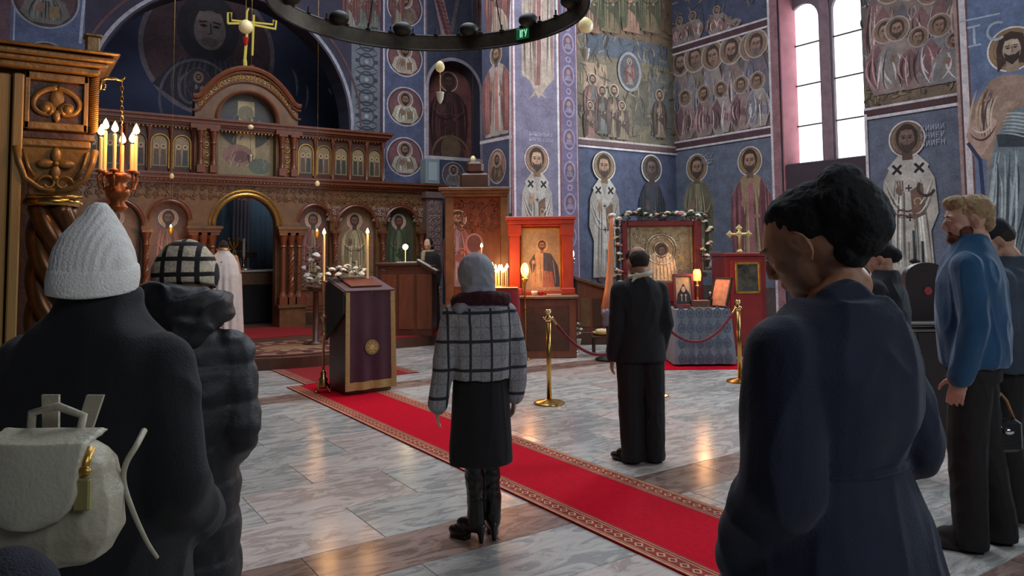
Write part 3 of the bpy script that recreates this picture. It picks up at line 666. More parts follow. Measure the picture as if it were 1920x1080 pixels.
def flame(parent,c,h=.05,name='flame'):
    m=MB(); r=h*.28
    m.lathe([(0,0),(r*.8,h*.15),(r,h*.32),(r*.72,h*.6),(r*.25,h*.88),(0,h)],c,n=10)
    return m.build(name,flame_m,parent,smooth=True)
def candle(loc,h,r,label,group=None,lit=True,m=None,fh=.05,cat='candle',lean=0):
    t=thing('candle',loc,label,cat,group=group)
    b=MB(); b.lathe([(r*1.05,0),(r,.004),(r*.97,h-.004),(r*.5,h)],n=12); b.build('wax_stick',m or wax,t,smooth=True,angle=40)
    w=MB(); w.tube([(0,0,h-.002),(0,0,h+.012)],.0015,5); w.build('wick',iron,t)
    if lit: flame(t,(0,0,h+.006),fh)
    return t
def spiral(cx,cz,r,turns,a0,dirn=1,n=14,k=.18):
    return [(cx+r*(1-(1-k)*i/n)*cos(a0+dirn*2*pi*turns*i/n), cz+r*(1-(1-k)*i/n)*sin(a0+dirn*2*pi*turns*i/n)) for i in range(n+1)]
def relief(name,parent,m,x0,x1,z0,z1,y,cell=.16,r=.012,seed=1,label=None):
    rng=random.Random(seed); b=MB(); nx=max(1,round((x1-x0)/cell)); nz=max(1,round((z1-z0)/cell)); dx=(x1-x0)/nx; dz=(z1-z0)/nz
    for i in range(nx):
        for j in range(nz):
            cx=x0+(i+.5)*dx; cz=z0+(j+.5)*dz; R_=min(dx,dz)*.46; s_=1 if (i+j)%2 else -1
            p=spiral(cx,cz,R_,1.3,pi*rng.choice([0,.5,1,1.5]),s_,10); b.tube([(a,y,c) for a,c in p],lambda t:r*(1.15-.6*t),4)
            b.ell((cx,y,cz),(r*1.6,r*1.2,r*1.6),nu=6,nv=4)
            for q in range(3):
                a=rng.uniform(0,2*pi); b.ell((cx+R_*.9*cos(a),y,cz+R_*.9*sin(a)),(r*2.4,r*.9,r*1.1),Matrix.Rotation(-a,3,'Y'),nu=6,nv=4)
    o=b.build(name,m,parent,smooth=True); o['kind']='stuff'
    if label: o['label']=label
    return o
# ---------------------------------------------------------------- raised platform with rounded ambo, carpets
pl=MB(); pl.box(-.6,7.2,11.8,15.2,0,.17); pl.box(1.2,6.3,15.2,18.6,0,.17)
pl.prism([(3.75+1.45*cos(pi+pi*i/20),11.8+1.2*sin(pi+pi*i/20)) for i in range(21)],'z',0,.165)
struct(pl.build('trim_1',mat('platform_wood',(92,58,44),.5,var=.3,vscale=5)),'dark raised platform step')
def painted_carpet(name,label,poly,z,base,border,cat='carpet',pat=True,rz=0):
    """poly axis aligned (x0,x1,y0,y1); woven pattern lies on the pile as pigment"""
    x0,x1,y0,y1=poly
    t=thing(name,((x0+x1)/2,(y0+y1)/2,z),label,cat,rz)
    w,l=(x1-x0)/2,(y1-y0)/2
    m=MB(); m.rings([[(-w,-l,0),(w,-l,0),(w,l,0),(-w,l,0)],[(-w,-l,.007),(w,-l,.007),(w,l,.007),(-w,l,.007)],[(-w+.004,-l+.004,.010),(w-.004,-l+.004,.010),(w-.004,l-.004,.010),(-w+.004,l-.004,.010)]])
    m.build('pile',base,t)
    if pat:
        b=MB(); b.norecalc=True
        def R_(a0,a1,b0,b1,c,k): b.cur=c; b.add([(a0,b0,.0102+k*.0002),(a1,b0,.0102+k*.0002),(a1,b1,.0102+k*.0002),(a0,b1,.0102+k*.0002)],[(0,1,2,3)])
        for s_ in (-1,1):
            e=lambda d0,d1:(sorted((s_*(w-d0),s_*(w-d1))))
            for d0,d1,c,k in ((.0,.16,border[0],0),(.008,.022,border[1],1),(.03,.036,border[1],1),(.115,.122,border[1],1),(.138,.144,border[1],1)):
                a,b2=e(d0,d1); R_(a,b2,-l,l,c,k)
            n=int(2*l/.085)
            for i in range(n):
                y=-l+.0425+i*.085; cx=s_*(w-.076); b.cur=border[1]
                b.add([(cx,y-.036,.0106),(cx+.03,y,.0106),(cx,y+.036,.0106),(cx-.03,y,.0106)],[(0,1,2,3)])
                b.cur=border[2]; b.add([(cx,y-.02,.0108),(cx+.016,y,.0108),(cx,y+.02,.0108),(cx-.016,y,.0108)],[(0,1,2,3)])
        b.build('woven_border',fresco_mat('woven_yarn',.8,.95,1),t)['kind']='stuff'
    return t
redpile=mat('red_pile',(200,8,38),.95,var=.2,vscale=30,bump=.3,bscale=300,spec=.1)
painted_carpet('carpet_runner','long crimson runner with patterned gold and pink borders crossing the marble floor',(2.88,3.78,.9,9.25),.001,redpile,((150,40,44),(206,160,112),(120,40,40)))
painted_carpet('carpet_runner','wider red carpet with stepped border leading up to the round platform',(3.12,4.7,9.27,11.75),.001,mat('deep_red_pile',(150,14,24),.95,var=.3,vscale=20,bump=.4,bscale=300),((130,40,40),(176,130,100),(100,30,34)))
painted_carpet('carpet','red carpet on the far platform floor beside the steps',(4.9,7.1,11.85,12.7),.171,mat('deep_red_pile',(150,14,24)),((150,30,44),(170,50,60),(120,30,34)),pat=False)
painted_carpet('carpet','red carpet on the altar floor near the white-robed priest',(1.6,4.9,13.3,15.1),.171,mat('deep_red_pile',(150,14,24)),((150,30,44),(170,50,60),(120,30,34)),pat=False)
t=thing('round_rug',(3.75,11.75,.171),'round patterned brown rug on the curved ambo step','rug')
P=Painter('F',0); P.P=lambda u,v:(u,v,.008+P.k*.0003)
mb=MB(); mb.prism([(1.25*cos(2*pi*i/40),.95*sin(2*pi*i/40)) for i in range(40)],'z',0,.008); mb.build('pile',mat('rug_brown',(96,54,44),.95),t)
P.disk(0,0,1.24,(110,60,52),.94,n=40); P.ring(0,0,1.1,.1,(170,130,96),.82,n=40); P.ring(0,0,.9,.05,(140,96,76),.66,n=40); P.disk(0,0,.5,(150,110,80),.36)
for i in range(16): a=2*pi*i/16; P.disk(.98*cos(a),.73*sin(a),.08,(84,40,40)); P.disk(.68*cos(a),.5*sin(a),.07,(176,140,104))
P.done('woven_pattern',t,m=fresco_mat('woven_yarn'))
# right carpet before the shrine
c=on(1305,10.75); painted_carpet('carpet','small red carpet in front of the table with the grey-blue cloth',(c.x-.75,c.x+.75,c.y-.42,c.y+.42),.001,redpile,((180,30,50),(200,80,80),(160,20,40)),pat=False,rz=VR)

# ---------------------------------------------------------------- iconostasis
IY=15.2; ic=thing('iconostasis',(3.9,IY,.17),'dark carved wooden icon screen spanning the sanctuary with gilded icons','icon screen')
ox,oz=3.9,.17
def IB(fn,name,m,parent=None,smooth=False,label=None):
    b=MB(); b.X=Matrix.Translation((-ox,-IY,-oz)); fn(b); o=b.build(name,m,parent or ic,smooth=smooth,angle=35 if smooth else None)
    if label: o['label']=label
    return o
ARC=[(4.98,5.62),(5.78,6.66),(6.9,7.64)]; ARCL=[(7.8-b,7.8-a) for a,b in ARC]
def low(b): b.arches(-.35,8.2,.17,3.0,[(a,c,.95,2.62-(c-a)/2) for a,c in ARC+ARCL]+[(3.32,4.48,.17,2.19)],IY,IY+.18,n=12)
IB(low,'screen_wall',wood)
def corn(z,x0,x1,y):
    def f(b):
        for i,(dz0,dz1,o_) in enumerate(((0,.05,.05),(.05,.09,.09),(.09,.16,.14),(.16,.2,.18))): b.box(x0-o_,x1+o_,y-o_,y+.25,z+dz0,z+dz1)
    return f
IB(corn(2.98,-.35,8.2,IY),'cornice',wood_r); IB(corn(4.06,.95,6.85,IY+.03),'cornice',wood_r)
def beads(z,x0,x1,y,r=.018,st=.07):
    def f(b):
        n=int((x1-x0)/st)
        for i in range(n): b.ell((x0+(i+.5)*st,y,z),(r,r,r),nu=6,nv=4)
    return f
o=IB(beads(3.05,-.3,8.15,IY-.1),'bead_moulding',gold); o['kind']='stuff'
o=IB(beads(4.04,1.0,6.8,IY),'bead_moulding',gold); o['kind']='stuff'
def base(b): b.box(-.4,3.2,IY-.06,IY,.17,.42); b.box(4.6,8.25,IY-.06,IY,.17,.42)
IB(base,'plinth',wood_d)
for a,c in ARC+ARCL:
    def af(b,a=a,c=c):
        r=(c-a)/2; cx=(a+c)/2; zs_=2.62-r
        b.tube([(cx+(r+.03)*cos(pi*i/16),IY-.02,zs_+(r+.03)*sin(pi*i/16)) for i in range(17)],.028,6)
        b.tube([(cx+(r+.08)*cos(pi*i/16),IY-.005,zs_+(r+.08)*sin(pi*i/16)) for i in range(17)],.014,5)
        b.box(a-.05,c+.05,IY-.05,IY+.0,.88,.95)
    IB(af,'arch_moulding',wood_r,smooth=True)
    b=MB(); b.X=Matrix.Translation((-ox,-IY,-oz)); b.box(a+.05,c-.05,IY-.015,IY,.48,.84); b.box(a+.12,c-.12,IY-.03,IY-.015,.55,.77); b.build('dado_panel',wood_r,ic)
door=(3.32,4.48)
def dfr(b):
    b.tube([(3.9+.62*cos(pi*i/20),IY-.03,2.19+.62*sin(pi*i/20)) for i in range(21)],.035,6); b.tube([(3.9+.70*cos(pi*i/20),IY-.01,2.19+.70*sin(pi*i/20)) for i in range(21)],.02,6)
IB(dfr,'door_arch',gold,smooth=True)
# gated pilasters and columns beside the royal door
def column(x,y,z0,z1,r,name='column',m=wood_r,twist=False):
    def f(b):
        H=z1-z0
        b.box(x-r*1.7,x+r*1.7,y-r*1.7,y+r*1.7,z0,z0+.12*1.2)
        b.lathe([(r*1.6,.14),(r*1.5,.18),(r*1.1,.22),(r,.26),(r,.26)] ,(x,y,z0),12)
        if twist:
            for k in range(3):
                b.tube([(x+r*.5*cos(2*pi*(k/3+3*i/40)),y+r*.5*sin(2*pi*(k/3+3*i/40)),z0+.22+(H-.5)*i/40) for i in range(41)],r*.62,6)
        else: b.lathe([(r,.24),(r*.92,H-.3)],(x,y,z0),14)
        b.lathe([(r,H-.3),(r*1.3,H-.28),(r*1.0,H-.25),(r*1.25,H-.16),(r*1.9,H-.05),(r*1.9,H)],(x,y,z0),12)
        b.box(x-r*2,x+r*2,y-r*2,y+r*2,z1-.05,z1)
    return IB(f,name,m,smooth=True)
for s_ in (-1,1):
    for dx,tw in ((.68,False),(.84,True),(1.0,False)):
        column(3.9+s_*dx,IY-.2,.62,2.05,.055,twist=tw)
    def pd(b,s_=s_): 
        x0,x1=sorted((3.9+s_*.58,3.9+s_*1.1)); b.box(x0,x1,IY-.32,IY,.17,.62); b.box(x0-.03,x1+.03,IY-.35,IY,.56,.62); b.box(x0-.03,x1+.03,IY-.33,IY,2.05,2.12); b.box(x0-.06,x1+.06,IY-.37,IY,2.12,2.17)
    IB(pd,'column_pedestal',wood)
for x in (5.7,6.78,7.72): column(x,IY-.1,.95,2.1,.045,twist=True); column(7.8-x,IY-.1,.95,2.1,.045,twist=True)
for x in (8.0,-.2):
    IB(lambda b,x=x:(b.box(x-.2,x+.2,IY-.2,IY,.17,3.0),b.box(x-.24,x+.24,IY-.25,IY,2.86,3.0),b.box(x-.24,x+.24,IY-.25,IY,.17,.45)),'corner_pilaster',mat('weathered_carving',(128,104,100),.6,var=.35,vscale=8,bump=.3,bscale=30))
    relief('pilaster_carving',ic,mat('weathered_light',(160,134,126),.6),x-.15-ox,x+.15-ox,.6-oz,2.8-oz,-.205,.15,.012,5)
zz0,zz1=2.66,2.97
relief('frieze_carving',ic,wood,-.2-ox,7.8-ox,zz0+.02-oz,zz1-oz,-.005,.16,.013,2)
for a,c in ((5.62,5.78),(6.66,6.9),(7.64,7.8)):
    relief('spandrel_carving',ic,mat('weathered_light',(160,134,126)),a-.1-ox,c+.1-ox,2.3-oz,2.64-oz,-.008,.12,.011,3)
# main icons in the lower arches
def icon_fig(P,cx,v0,top,w,bg,robe,mantle,seed,kind='mantle',gold=(226,146,62)):
    P.rect(cx-w/2,cx+w/2,v0,top+.12*(top-v0),bg); saint(P,cx,v0+.03,top,w*.66,robe=robe,mantle=mantle,kind=kind,gold=gold,seed=seed,skin=(130,84,54))
cols=[((120,66,44),(170,130,74),(136,56,40)),((150,100,54),(206,178,110),(170,144,84)),((84,84,52),(120,130,76),(76,88,58))]
for i,(a,c) in enumerate(ARC+ARCL):
    P=Painter('L',0); P.off=-.14
    bgc,rb,mt=cols[i%3]; 
    if i==3: bgc,rb,mt=(120,72,44),(170,110,60),(140,70,44)
    icon_fig(P,(a+c)/2-ox,.95-oz,2.5-oz,c-a+.02,bgc,rb,mt,70+i)
    P.mb.X=None; pic=P.done('icon',ic,m=fresco_mat('icon_paint',.8,.45)); pic['label']=['icon of a red-haloed saint beside the royal door','tall icon of a saint in pale yellow robe','green-toned icon of a saint behind the chanter desk','gold-haloed icon left of the royal door','tall icon left of the candelabra','end icon on the left'][i]
    b=MB(); b.box(a-ox-.03,c-ox+.03,.141,.17,.9-oz,2.66-oz); b.build('icon_board',wood_d,ic)
# upper tier
def up_(b): b.box(.95,2.9,IY+.05,IY+.2,3.18,4.08); b.box(4.9,6.85,IY+.05,IY+.2,3.18,4.08)
IB(up_,'upper_screen',wood_d)
rng=random.Random(9)
for s_ in (-1,1):
    for k in range(5):
        cx=ox+s_*(1.2+k*.385)
        P=Painter('L',0); P.off=-.045
        P.rect(cx-ox-.13,cx-ox+.13,3.3-oz,3.75-oz,(150,120,64)); P.disk(cx-ox,3.75-oz,.13,(150,120,64)); 
        for dx in (-.06,.06): P.poly([(cx-ox+dx-.05,3.32-oz),(cx-ox+dx+.05,3.32-oz),(cx-ox+dx+.04,3.62-oz),(cx-ox+dx-.04,3.62-oz)],rng.choice([(80,60,50),(100,70,46),(64,70,60)])); P.disk(cx-ox+dx,3.68-oz,.045,(200,160,90)); P.disk(cx-ox+dx,3.68-oz,.025,(96,64,44))
        P.done('small_icon',ic,m=fresco_mat('icon_paint'))
        def fr(b,cx=cx):
            b.tube([(cx-.155,IY+.03,3.26),(cx-.155,IY+.03,3.75)]+[(cx+.155*cos(pi-pi*i/10),IY+.03,3.75+.155*sin(pi*i/10)) for i in range(1,10)]+[(cx+.155,IY+.03,3.75),(cx+.155,IY+.03,3.26)],.014,5)
        IB(fr,'small_icon_frame',gold if k<2 else wood,smooth=True)
    for k in range(6):
        cx=ox+s_*(1.01+k*.385); IB(lambda b,cx=cx: b.lathe([(.04,0),(.04,.05),(.022,.08),(.028,.4),(.022,.72),(.045,.8),(.045,.86)],(cx,IY+.02,3.19),8),'colonnette',wood_r,smooth=True)
# central aedicule
def aed(b):
    b.arches(2.9,4.9,3.18,4.35,[(3.34,4.46,3.18,4.28)],IY-.05,IY+.2,n=4) if False else None
    pts=[]
    # body: arch opening under curved pediment
    n=20; hw=1.0; r=.56; zs_=4.28
    for i in range(n):
        t0=pi-pi*i/n; t1=pi-pi*(i+1)/n
        xa,xb=3.9+r*cos(t0),3.9+r*cos(t1); 
        top=lambda x:4.64+.66*max(0,1-(abs(x-3.9)/.93)**2.2)
        b.prism([(xa,zs_+r*sin(t0)),(xb,zs_+r*sin(t1)),(xb,top(xb)),(xa,top(xa))],'y',IY-.05,IY+.2)
    for s_ in (-1,1):
        x0,x1=sorted((3.9+s_*.56,3.9+s_*1.0))
        m_=6
        for i in range(m_):
            xa=x0+(x1-x0)*i/m_; xb=x0+(x1-x0)*(i+1)/m_
            b.prism([(xa,3.18),(xb,3.18),(xb,top(xb)),(xa,top(xa))],'y',IY-.05,IY+.2)
IB(aed,'central_shrine',wood)
top=lambda x:4.64+.66*max(0,1-(abs(x-3.9)/.93)**2.2)
def pedm(b):
    for dz,r_,o_ in ((.03,.05,-.1),(-.06,.025,-.08),(-.24,.022,-.07)):
        b.tube([(2.85+2.1*i/28,IY+o_,top(2.85+2.1*i/28)+dz) for i in range(29)],r_,6)
    b.tube([(3.9+.6*cos(pi*i/20),IY-.07,4.28+.6*sin(pi*i/20)) for i in range(21)],.03,6)
    b.box(2.82,3.36,IY-.12,IY,4.05,4.14); b.box(4.44,4.98,IY-.12,IY,4.05,4.14)
IB(pedm,'pediment_moulding',wood_r,smooth=True)
b=MB(); rngq=random.Random(4)
for i in range(22):
    x=3.0+1.8*i/21; z=top(x)-.15; b.tube([(p-ox,-.06,q-oz) for p,q in spiral(x,z,.06,1.2,rngq.uniform(0,6),1,8)],.009,4)
for s_ in (-1,1):
    for k in range(4): b.tube([(p-ox,-.06,q-oz) for p,q in spiral(3.9+s_*(.78),3.35+k*.2,.08,1.3,rngq.uniform(0,6),s_,10)],.011,4)
o=b.build('pediment_carving',gold,ic,smooth=True); o['kind']='stuff'
for s_ in (-1,1):
    for dx in (.66,.9): column(3.9+s_*dx,IY-.12,3.2,4.05,.042)
P=Painter('L',0); P.off=-.12
P.rect(-.55,.55,3.2-oz,4.3-oz,(140,118,60)); P.disk(0,4.28-oz,.55,(70,62,50),n=30)
P.poly([(-.2,3.4-oz),(.2,3.4-oz),(.16,4.7-oz),(-.16,4.7-oz)],(176,150,76)); P.disk(0,4.45-oz,.16,(120,104,60)); P.rect(-.42,-.14,4.1-oz,4.4-oz,(56,60,70)); P.rect(.14,.42,4.1-oz,4.4-oz,(56,60,70))
P.disk(-.15,3.6-oz,.3,(140,84,64),.22); P.disk(-.1,3.58-oz,.16,(110,50,40),.12); P.disk(.28,3.4-oz,.22,(90,104,80),.16)
rng=random.Random(3)
for i in range(40): a=rng.uniform(-.45,.45); z=rng.uniform(3.3,4.3)-oz; P.curve([(a,z),(a+rng.uniform(-.1,.1),z+.08),(a+rng.uniform(-.05,.1),z+.16)],.02,rng.choice([(170,150,96),(90,84,56),(150,110,80)]),5)
P.done('crucifixion_panel',ic,m=fresco_mat('icon_paint')); b=MB(); b.box(-.6,.6,.121,.15,3.18-oz,4.9-oz); b.build('icon_board',wood_d,ic)
# cross with two bars on top of pediment
cr=thing('altar_cross',(3.97,IY-.0,top(3.9)),'openwork yellow gilt cross on top of the icon screen','cross')
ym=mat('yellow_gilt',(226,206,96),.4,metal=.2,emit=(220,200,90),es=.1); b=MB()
q=at_y(470,125,IY); s0=cr.location
def cp(px,py): p=at_y(px,py,IY); return (p.x-s0.x,0,p.z-s0.z)
zb_=0
def pix_tube(b,pts,r): b.tube([cp(*p) for p in pts],r,6)
pix_tube(b,[(463,22),(462,42)],.022); pix_tube(b,[(463,60),(459,112)],.03); pix_tube(b,[(476,28),(473,104)],.022); pix_tube(b,[(459,112),(460,126)],.04)
pix_tube(b,[(427,44),(427,24),(434,24),(434,38),(512,46),(512,38),(518,39),(516,56)],.02); pix_tube(b,[(427,44),(460,44),(514,54)],.022); pix_tube(b,[(463,22),(466,16)],.02)
b.build('cross_bars',ym,cr,smooth=True)
b=MB(); b.lathe([(.12,-.02),(.13,.02),(.06,.06),(.05,.12)],n=12); b.build('foot',wood_r,cr,smooth=True)
# loudspeaker box on the screen's end
t=thing('loudspeaker_box',(7.97,IY-.02,3.181),'pale grey metal box on the right end of the icon screen','box')
b=MB(); b.bbox(-.17,.19,-.15,.15,0,.58,.015); b.build('housing',mat('grey_enamel',(150,166,172),.4,metal=.2),t); b=MB(); b.box(-.1,.12,-.155,-.149,.08,.5); b.build('front_panel',mat('grey_enamel_light',(172,186,190),.4),t)
# --- altar behind the royal door
t=thing('altar_table',(4.0,16.6,.17),'altar table with brown and black cloth seen through the royal door','table')
b=MB(); b.bbox(-.6,.95,-.35,.6,0,.86,.02); b.build('black_cloth',mat('black_velvet',(26,24,28),.9,bump=.3),t); b=MB(); b.bbox(-.62,.97,-.37,.62,.8,1.08,.02); b.build('brown_cloth',mat('brown_brocade',(112,84,60),.7,var=.4,vscale=25),t); b=MB(); b.bbox(-.65,1.0,-.4,.65,1.08,1.115,.01); b.build('top_cloth',whitecloth,t)
ax=at_y(457,490,16.45); t=thing('altar_candlestick',(ax.x,16.45,1.286),'white candle in brass stick on the altar','candlestick')
b=MB(); b.lathe([(.1,0),(.1,.02),(.03,.05),(.02,.2),(.05,.24),(.02,.28)],n=12); b.build('stick',brass,t,smooth=True); b=MB(); b.lathe([(.028,.28),(.028,.68)],n=10); b.build('wax_stick',waxw,t,smooth=True)
b=MB(); b.lathe([(.16,0),(.17,.02),(.1,.05),(.0,.06)],(.02,-.02,0),14); b.build('dish',mat('silver',(200,196,186),.3,metal=.9),t,smooth=True)
ax=at_y(438,490,16.4); t=thing('altar_branch_cross',(ax.x,16.4,1.286),'small gold branched cross on the altar','cross')
b=MB(); b.lathe([(.06,0),(.02,.04),(.014,.5)],n=8)
for dx in (-.1,0,.1): b.tube([(0,0,.45),(dx*.7,0,.55),(dx,0,.66)],.016,6); b.ell((dx,0,.67),(.025,.02,.03))
b.tube([(-.05,0,.15),(.0,0,.5),(.12,0,.12)],.01,5); b.build('branches',gold,t,smooth=True)
t=thing('sanctuary_curtain',(4.0,17.6,.17),'blue-grey hanging curtain behind the altar','curtain')
b=MB(); n=60; b.rings([[(-1.1+2.4*i/n,.04*sin(i*1.1),z) for i in range(n+1)]+[(-1.1+2.4*i/n,.05+.04*sin(i*1.1),z) for i in range(n,-1,-1)] for z in (0,2.9)]); b.build('curtain_cloth',mat('blue_grey_cloth',(96,122,140),.8,var=.2,vscale=5),t,smooth=True)
b=MB(); b.tube([(-1.2,.02,2.92),(1.4,.02,2.92)],.02,8); b.build('rod',brass,t); b=MB(); b.box(-1.2,-1.16,0,.04,0,2.92); b.box(1.36,1.4,0,.04,0,2.92); b.build('rod_post',brass,t)
t=thing('altar_canopy_post',(at_y(452,440,17.35).x,17.35,.17),'grey fluted post with dark lintel behind the altar','post')
b=MB(); 
for k in range(5): b.tube([(-.16+.08*k,0,0),(-.16+.08*k,0,2.9)],.036,8)
b.build('fluted_shaft',mat('grey_violet',(150,146,164),.6),t,smooth=True); b=MB(); b.box(-.4,.1,-.05,.0,1.55,1.75); b.box(-.34,.34,-.06,-.0,1.38,1.5); b.build('lintel',wood_d,t)

# ---------------------------------------------------------------- carved canopy column at the left, close to the camera
CYY=3.95; c0=at_y(110,400,CYY); cn=thing('carved_canopy',(c0.x,CYY,0),'gilded carved wooden canopy with scroll panel, capital and twisted column','canopy')
def cx_(px,py=300): return at_y(px,py,CYY).x-c0.x
def cz_(py,px=110): return at_y(px,py,CYY).z
b=MB(); b.bbox(cx_(-120),cx_(15,300),-.03,.12,0,cz_(140,20),.006); b.build('outer_post',wood_g,cn); b=MB(); b.bbox(cx_(15,300),cx_(20,300),-.005,.12,0,cz_(140,20),.004); b.build('post_strip',wood_d,cn); b=MB(); b.bbox(cx_(20),cx_(41,300),-.04,.12,0,cz_(138,20),.006); b.build('inner_post',wood_g,cn)
b=MB()
for z0,z1,o_ in ((cz_(138),cz_(126),.0),(cz_(126),cz_(117),.03),(cz_(117),cz_(108),.055),(cz_(108),cz_(104),.035),(cz_(104),cz_(99),.075)): b.bbox(cx_(-120),cx_(186,115)+o_,-.06-o_,1.1,z0,z1,.006)
b.build('cornice',wood_o,cn)
b=MB(); b.bbox(cx_(160,90),cx_(186,90),-.05,.02,cz_(101),cz_(62),.006); b.bbox(cx_(156,90),cx_(190,90),-.06,.03,cz_(66),cz_(60),.005); b.build('corner_block',wood_o,cn)
b=MB(); b.bbox(cx_(42),cx_(178),-.0,.25,cz_(248),cz_(140),.008); b.build('frieze_block',wood_d,cn)
b=MB(); fx0,fx1,fz0,fz1=cx_(42),cx_(162),cz_(246),cz_(140)
for (x0,x1,z0,z1) in ((fx0,fx1,fz1-.035,fz1),(fx0,fx1,fz0,fz0+.035),(fx0,fx0+.02,fz0,fz1),(fx1-.02,fx1,fz0,fz1)): b.bbox(x0,x1,-.025,0,z0,z1,.004)
b.build('panel_frame',wood_o,cn)
b=MB(); hx=(fx0+fx1)/2; hz=(fz0+fz1)/2; S=(fx1-fx0)*.42
for s_ in (-1,1):
    pts=bezier([Vector((0,0,S*.75)),Vector((s_*S*.35,0,S*.78)),Vector((s_*S*1.15,0,S*.3)),Vector((s_*S*1.05,0,-S*.35)),Vector((s_*S*.7,0,-S*.72)),Vector((s_*S*.25,0,-S*.62))],16)
    pts=[(p.x+hx,-.008,p.z*.85+hz) for p in pts]+[(hx+s_*S*.42+S*.3*(1-.75*i/14)*cos(s_*0-pi/2+ -s_*2*pi*1.15*i/14+ (0 if s_>0 else 0)),-.012,hz-S*.28+S*.3*(1-.75*i/14)*sin(-pi/2+s_*2*pi*1.15*i/14)) for i in range(1,15)]
    b.tube(pts,lambda t:.014*(1.1-.5*t),7); 
    b.ell((hx+s_*S*.42,-.016,hz-S*.28),(.022,.018,.022)); b.tube([(hx,-.008,hz-S*.6),(hx+s_*S*.12,-.01,hz-S*.45),(hx+s_*S*.1,-.01,hz-S*.2)],.01,6)
b.ell((hx,-.01,hz-S*.62),(.016,.014,.03)); b.ell((hx,-.006,hz+S*.15),(.03,.012,.045)); b.build('scroll_carving',wood_o,cn,smooth=True)
b=MB()
for i in range(26): z=fz0+(fz1-fz0)*i/26; b.tube([(cx_(166),-.004,z),(cx_(181),-.02,z+.011)],.0065,5)
b.build('rope_moulding',wood_o,cn,smooth=True)['kind']='stuff'
b=MB(); b.bbox(cx_(38),cx_(176),-.0,.22,cz_(262),cz_(248),.004); b.build('dark_band',wood_d,cn)
# capital
b=MB(); t0,t1=cx_(40),cx_(166); q0,q1=cx_(56),cx_(148); zt_,zb_=cz_(276),cz_(366)
b.bbox(t0-.005,t1+.005,-.035,.2,cz_(278),cz_(264),.006)
rr=[]
for i in range(9):
    k=i/8; e=.5-.5*cos(pi*k); w0=q0+(t0-q0)*k**1.6; w1=q1+(t1-q1)*k**1.6; z=zb_+(zt_-zb_)*k; y=.0-.022*k
    rr.append([(w0,y,z),(w1,y,z),(w1,.18,z),(w0,.18,z)])
b.rings(rr); b.build('capital',wood_o,cn)
b=MB(); mx=(t0+t1)/2; mz=(zt_+zb_)/2
for s_ in (-1,1):
    b.tube([(mx+s_*.155*1.0,-.03,zt_-.01),(mx+s_*.14,-.04,mz+.03),(mx+s_*.115,-.04,mz-.04),(mx+s_*.06,-.03,zb_+.03),(mx+s_*.0,-.03,zb_+.02)],lambda t:.016*(1-.4*t),7)
    b.tube([(mx+s_*.125,-.03,zt_-.02),(mx+s_*.105,-.035,mz+.01),(mx+s_*.08,-.03,mz-.03)],.008,6)
    b.tube([(mx+s_*(.03+.04*(1-.7*i/10)*cos(i*.6)),-.035,mz-.06+.04*(1-.7*i/10)*sin(i*.6)) for i in range(11)],.007,5)
for a in range(4):
    R_=Matrix.Rotation(a*pi/2+pi/4*0,3,'Y'); v=R_@Vector((0,0,.04)); b.ell((mx+v.x,-.03,mz+.03+v.z),(.02,.012,.034),R_)
b.ell((mx,-.035,mz+.03),(.012,.014,.012)); b.ell((mx,-.035,mz-.035),(.014,.016,.014)); b.build('capital_carving',wood_o,cn,smooth=True)
b=MB(); mxx=cx_(104); 
b.tube([(mxx+.1*cos(2*pi*i/20),.09+.1*sin(2*pi*i/20),cz_(378)) for i in range(21)],.02,8); b.box(mxx-.11,mxx+.11,-.01,.19,cz_(372),cz_(366)); b.build('collar_ring',brass,cn,smooth=True)
b=MB()
for k in range(4):
    b.tube([(mxx+.06*cos(2*pi*(k/4-2.2*i/60)),.09+.06*sin(2*pi*(k/4-2.2*i/60)),.25+(cz_(384)-.25)*i/60) for i in range(61)],.046,8)
b.box(mxx-.14,mxx+.14,-.05,.23,0,.25); b.build('twisted_column',mat('twisted_bronze',(112,72,40),.3,metal=.55,var=.4,vscale=8),cn,smooth=True,)
b=MB(); b.box(cx_(-120),cx_(176),1.0,1.06,0,cz_(140)); b.build('back_panel',wood_d,cn)
b=MB(); b.bbox(cx_(-120),cx_(176),-.06,1.06,0,.12,.01); b.build('plinth',wood_d,cn)
# candelabrum hanging from the canopy's corner
hd=at_y(222,300,CYY-.1); hb=thing('hanging_candelabrum',(hd.x,CYY-.1,at_y(222,400,CYY-.1).z),'bronze candelabrum with burning candles hanging from the canopy corner','candelabrum')
def hp(px,py): p=at_y(px,py,CYY-.1); return (p.x-hb.location.x,0,p.z-hb.location.z)
b=MB(); b.tube([hp(188,168),hp(190,150),hp(199,147),hp(218,148),hp(228,152),hp(233,144)],.007,7); b.tube([hp(190,158),hp(198,160),hp(196,168),hp(189,166)],.005,6); b.build('bracket',brass,hb,smooth=True)
b=MB(); n=9
for i in range(n):
    p=hp(229-.0*i,152+i*(236-152)/n); b.tube([(p[0]+.006*cos(a*pi/4)*(1 if i%2 else .3),p[1]+.006*cos(a*pi/4)*(.3 if i%2 else 1),p[2]-.012+.013*sin(a*pi/4)) for a in range(9)],.0022,5)
b.build('chain',brass,hb)
b=MB(); x,_,z=hp(222,330); H=hp(222,325)[2]; 
b.lathe([(.01,0),(.035,.01),(.045,.03),(.03,.05),(.05,.08),(.055,.11),(.035,.13),(.05,.16),(.058,H-.01),(.04,H)],(0,0,0),12)
for k in range(6):
    a=k*pi/3+.2; b.tube([(0.03*cos(a),.03*sin(a),.12),(.075*cos(a),.075*sin(a),.11),(.085*cos(a),.085*sin(a),.16),(.075*cos(a),.075*sin(a),H+.0)],.006,6); b.lathe([(.018,0),(.02,.008),(.012,.014)],(.075*cos(a),.075*sin(a),H),8)
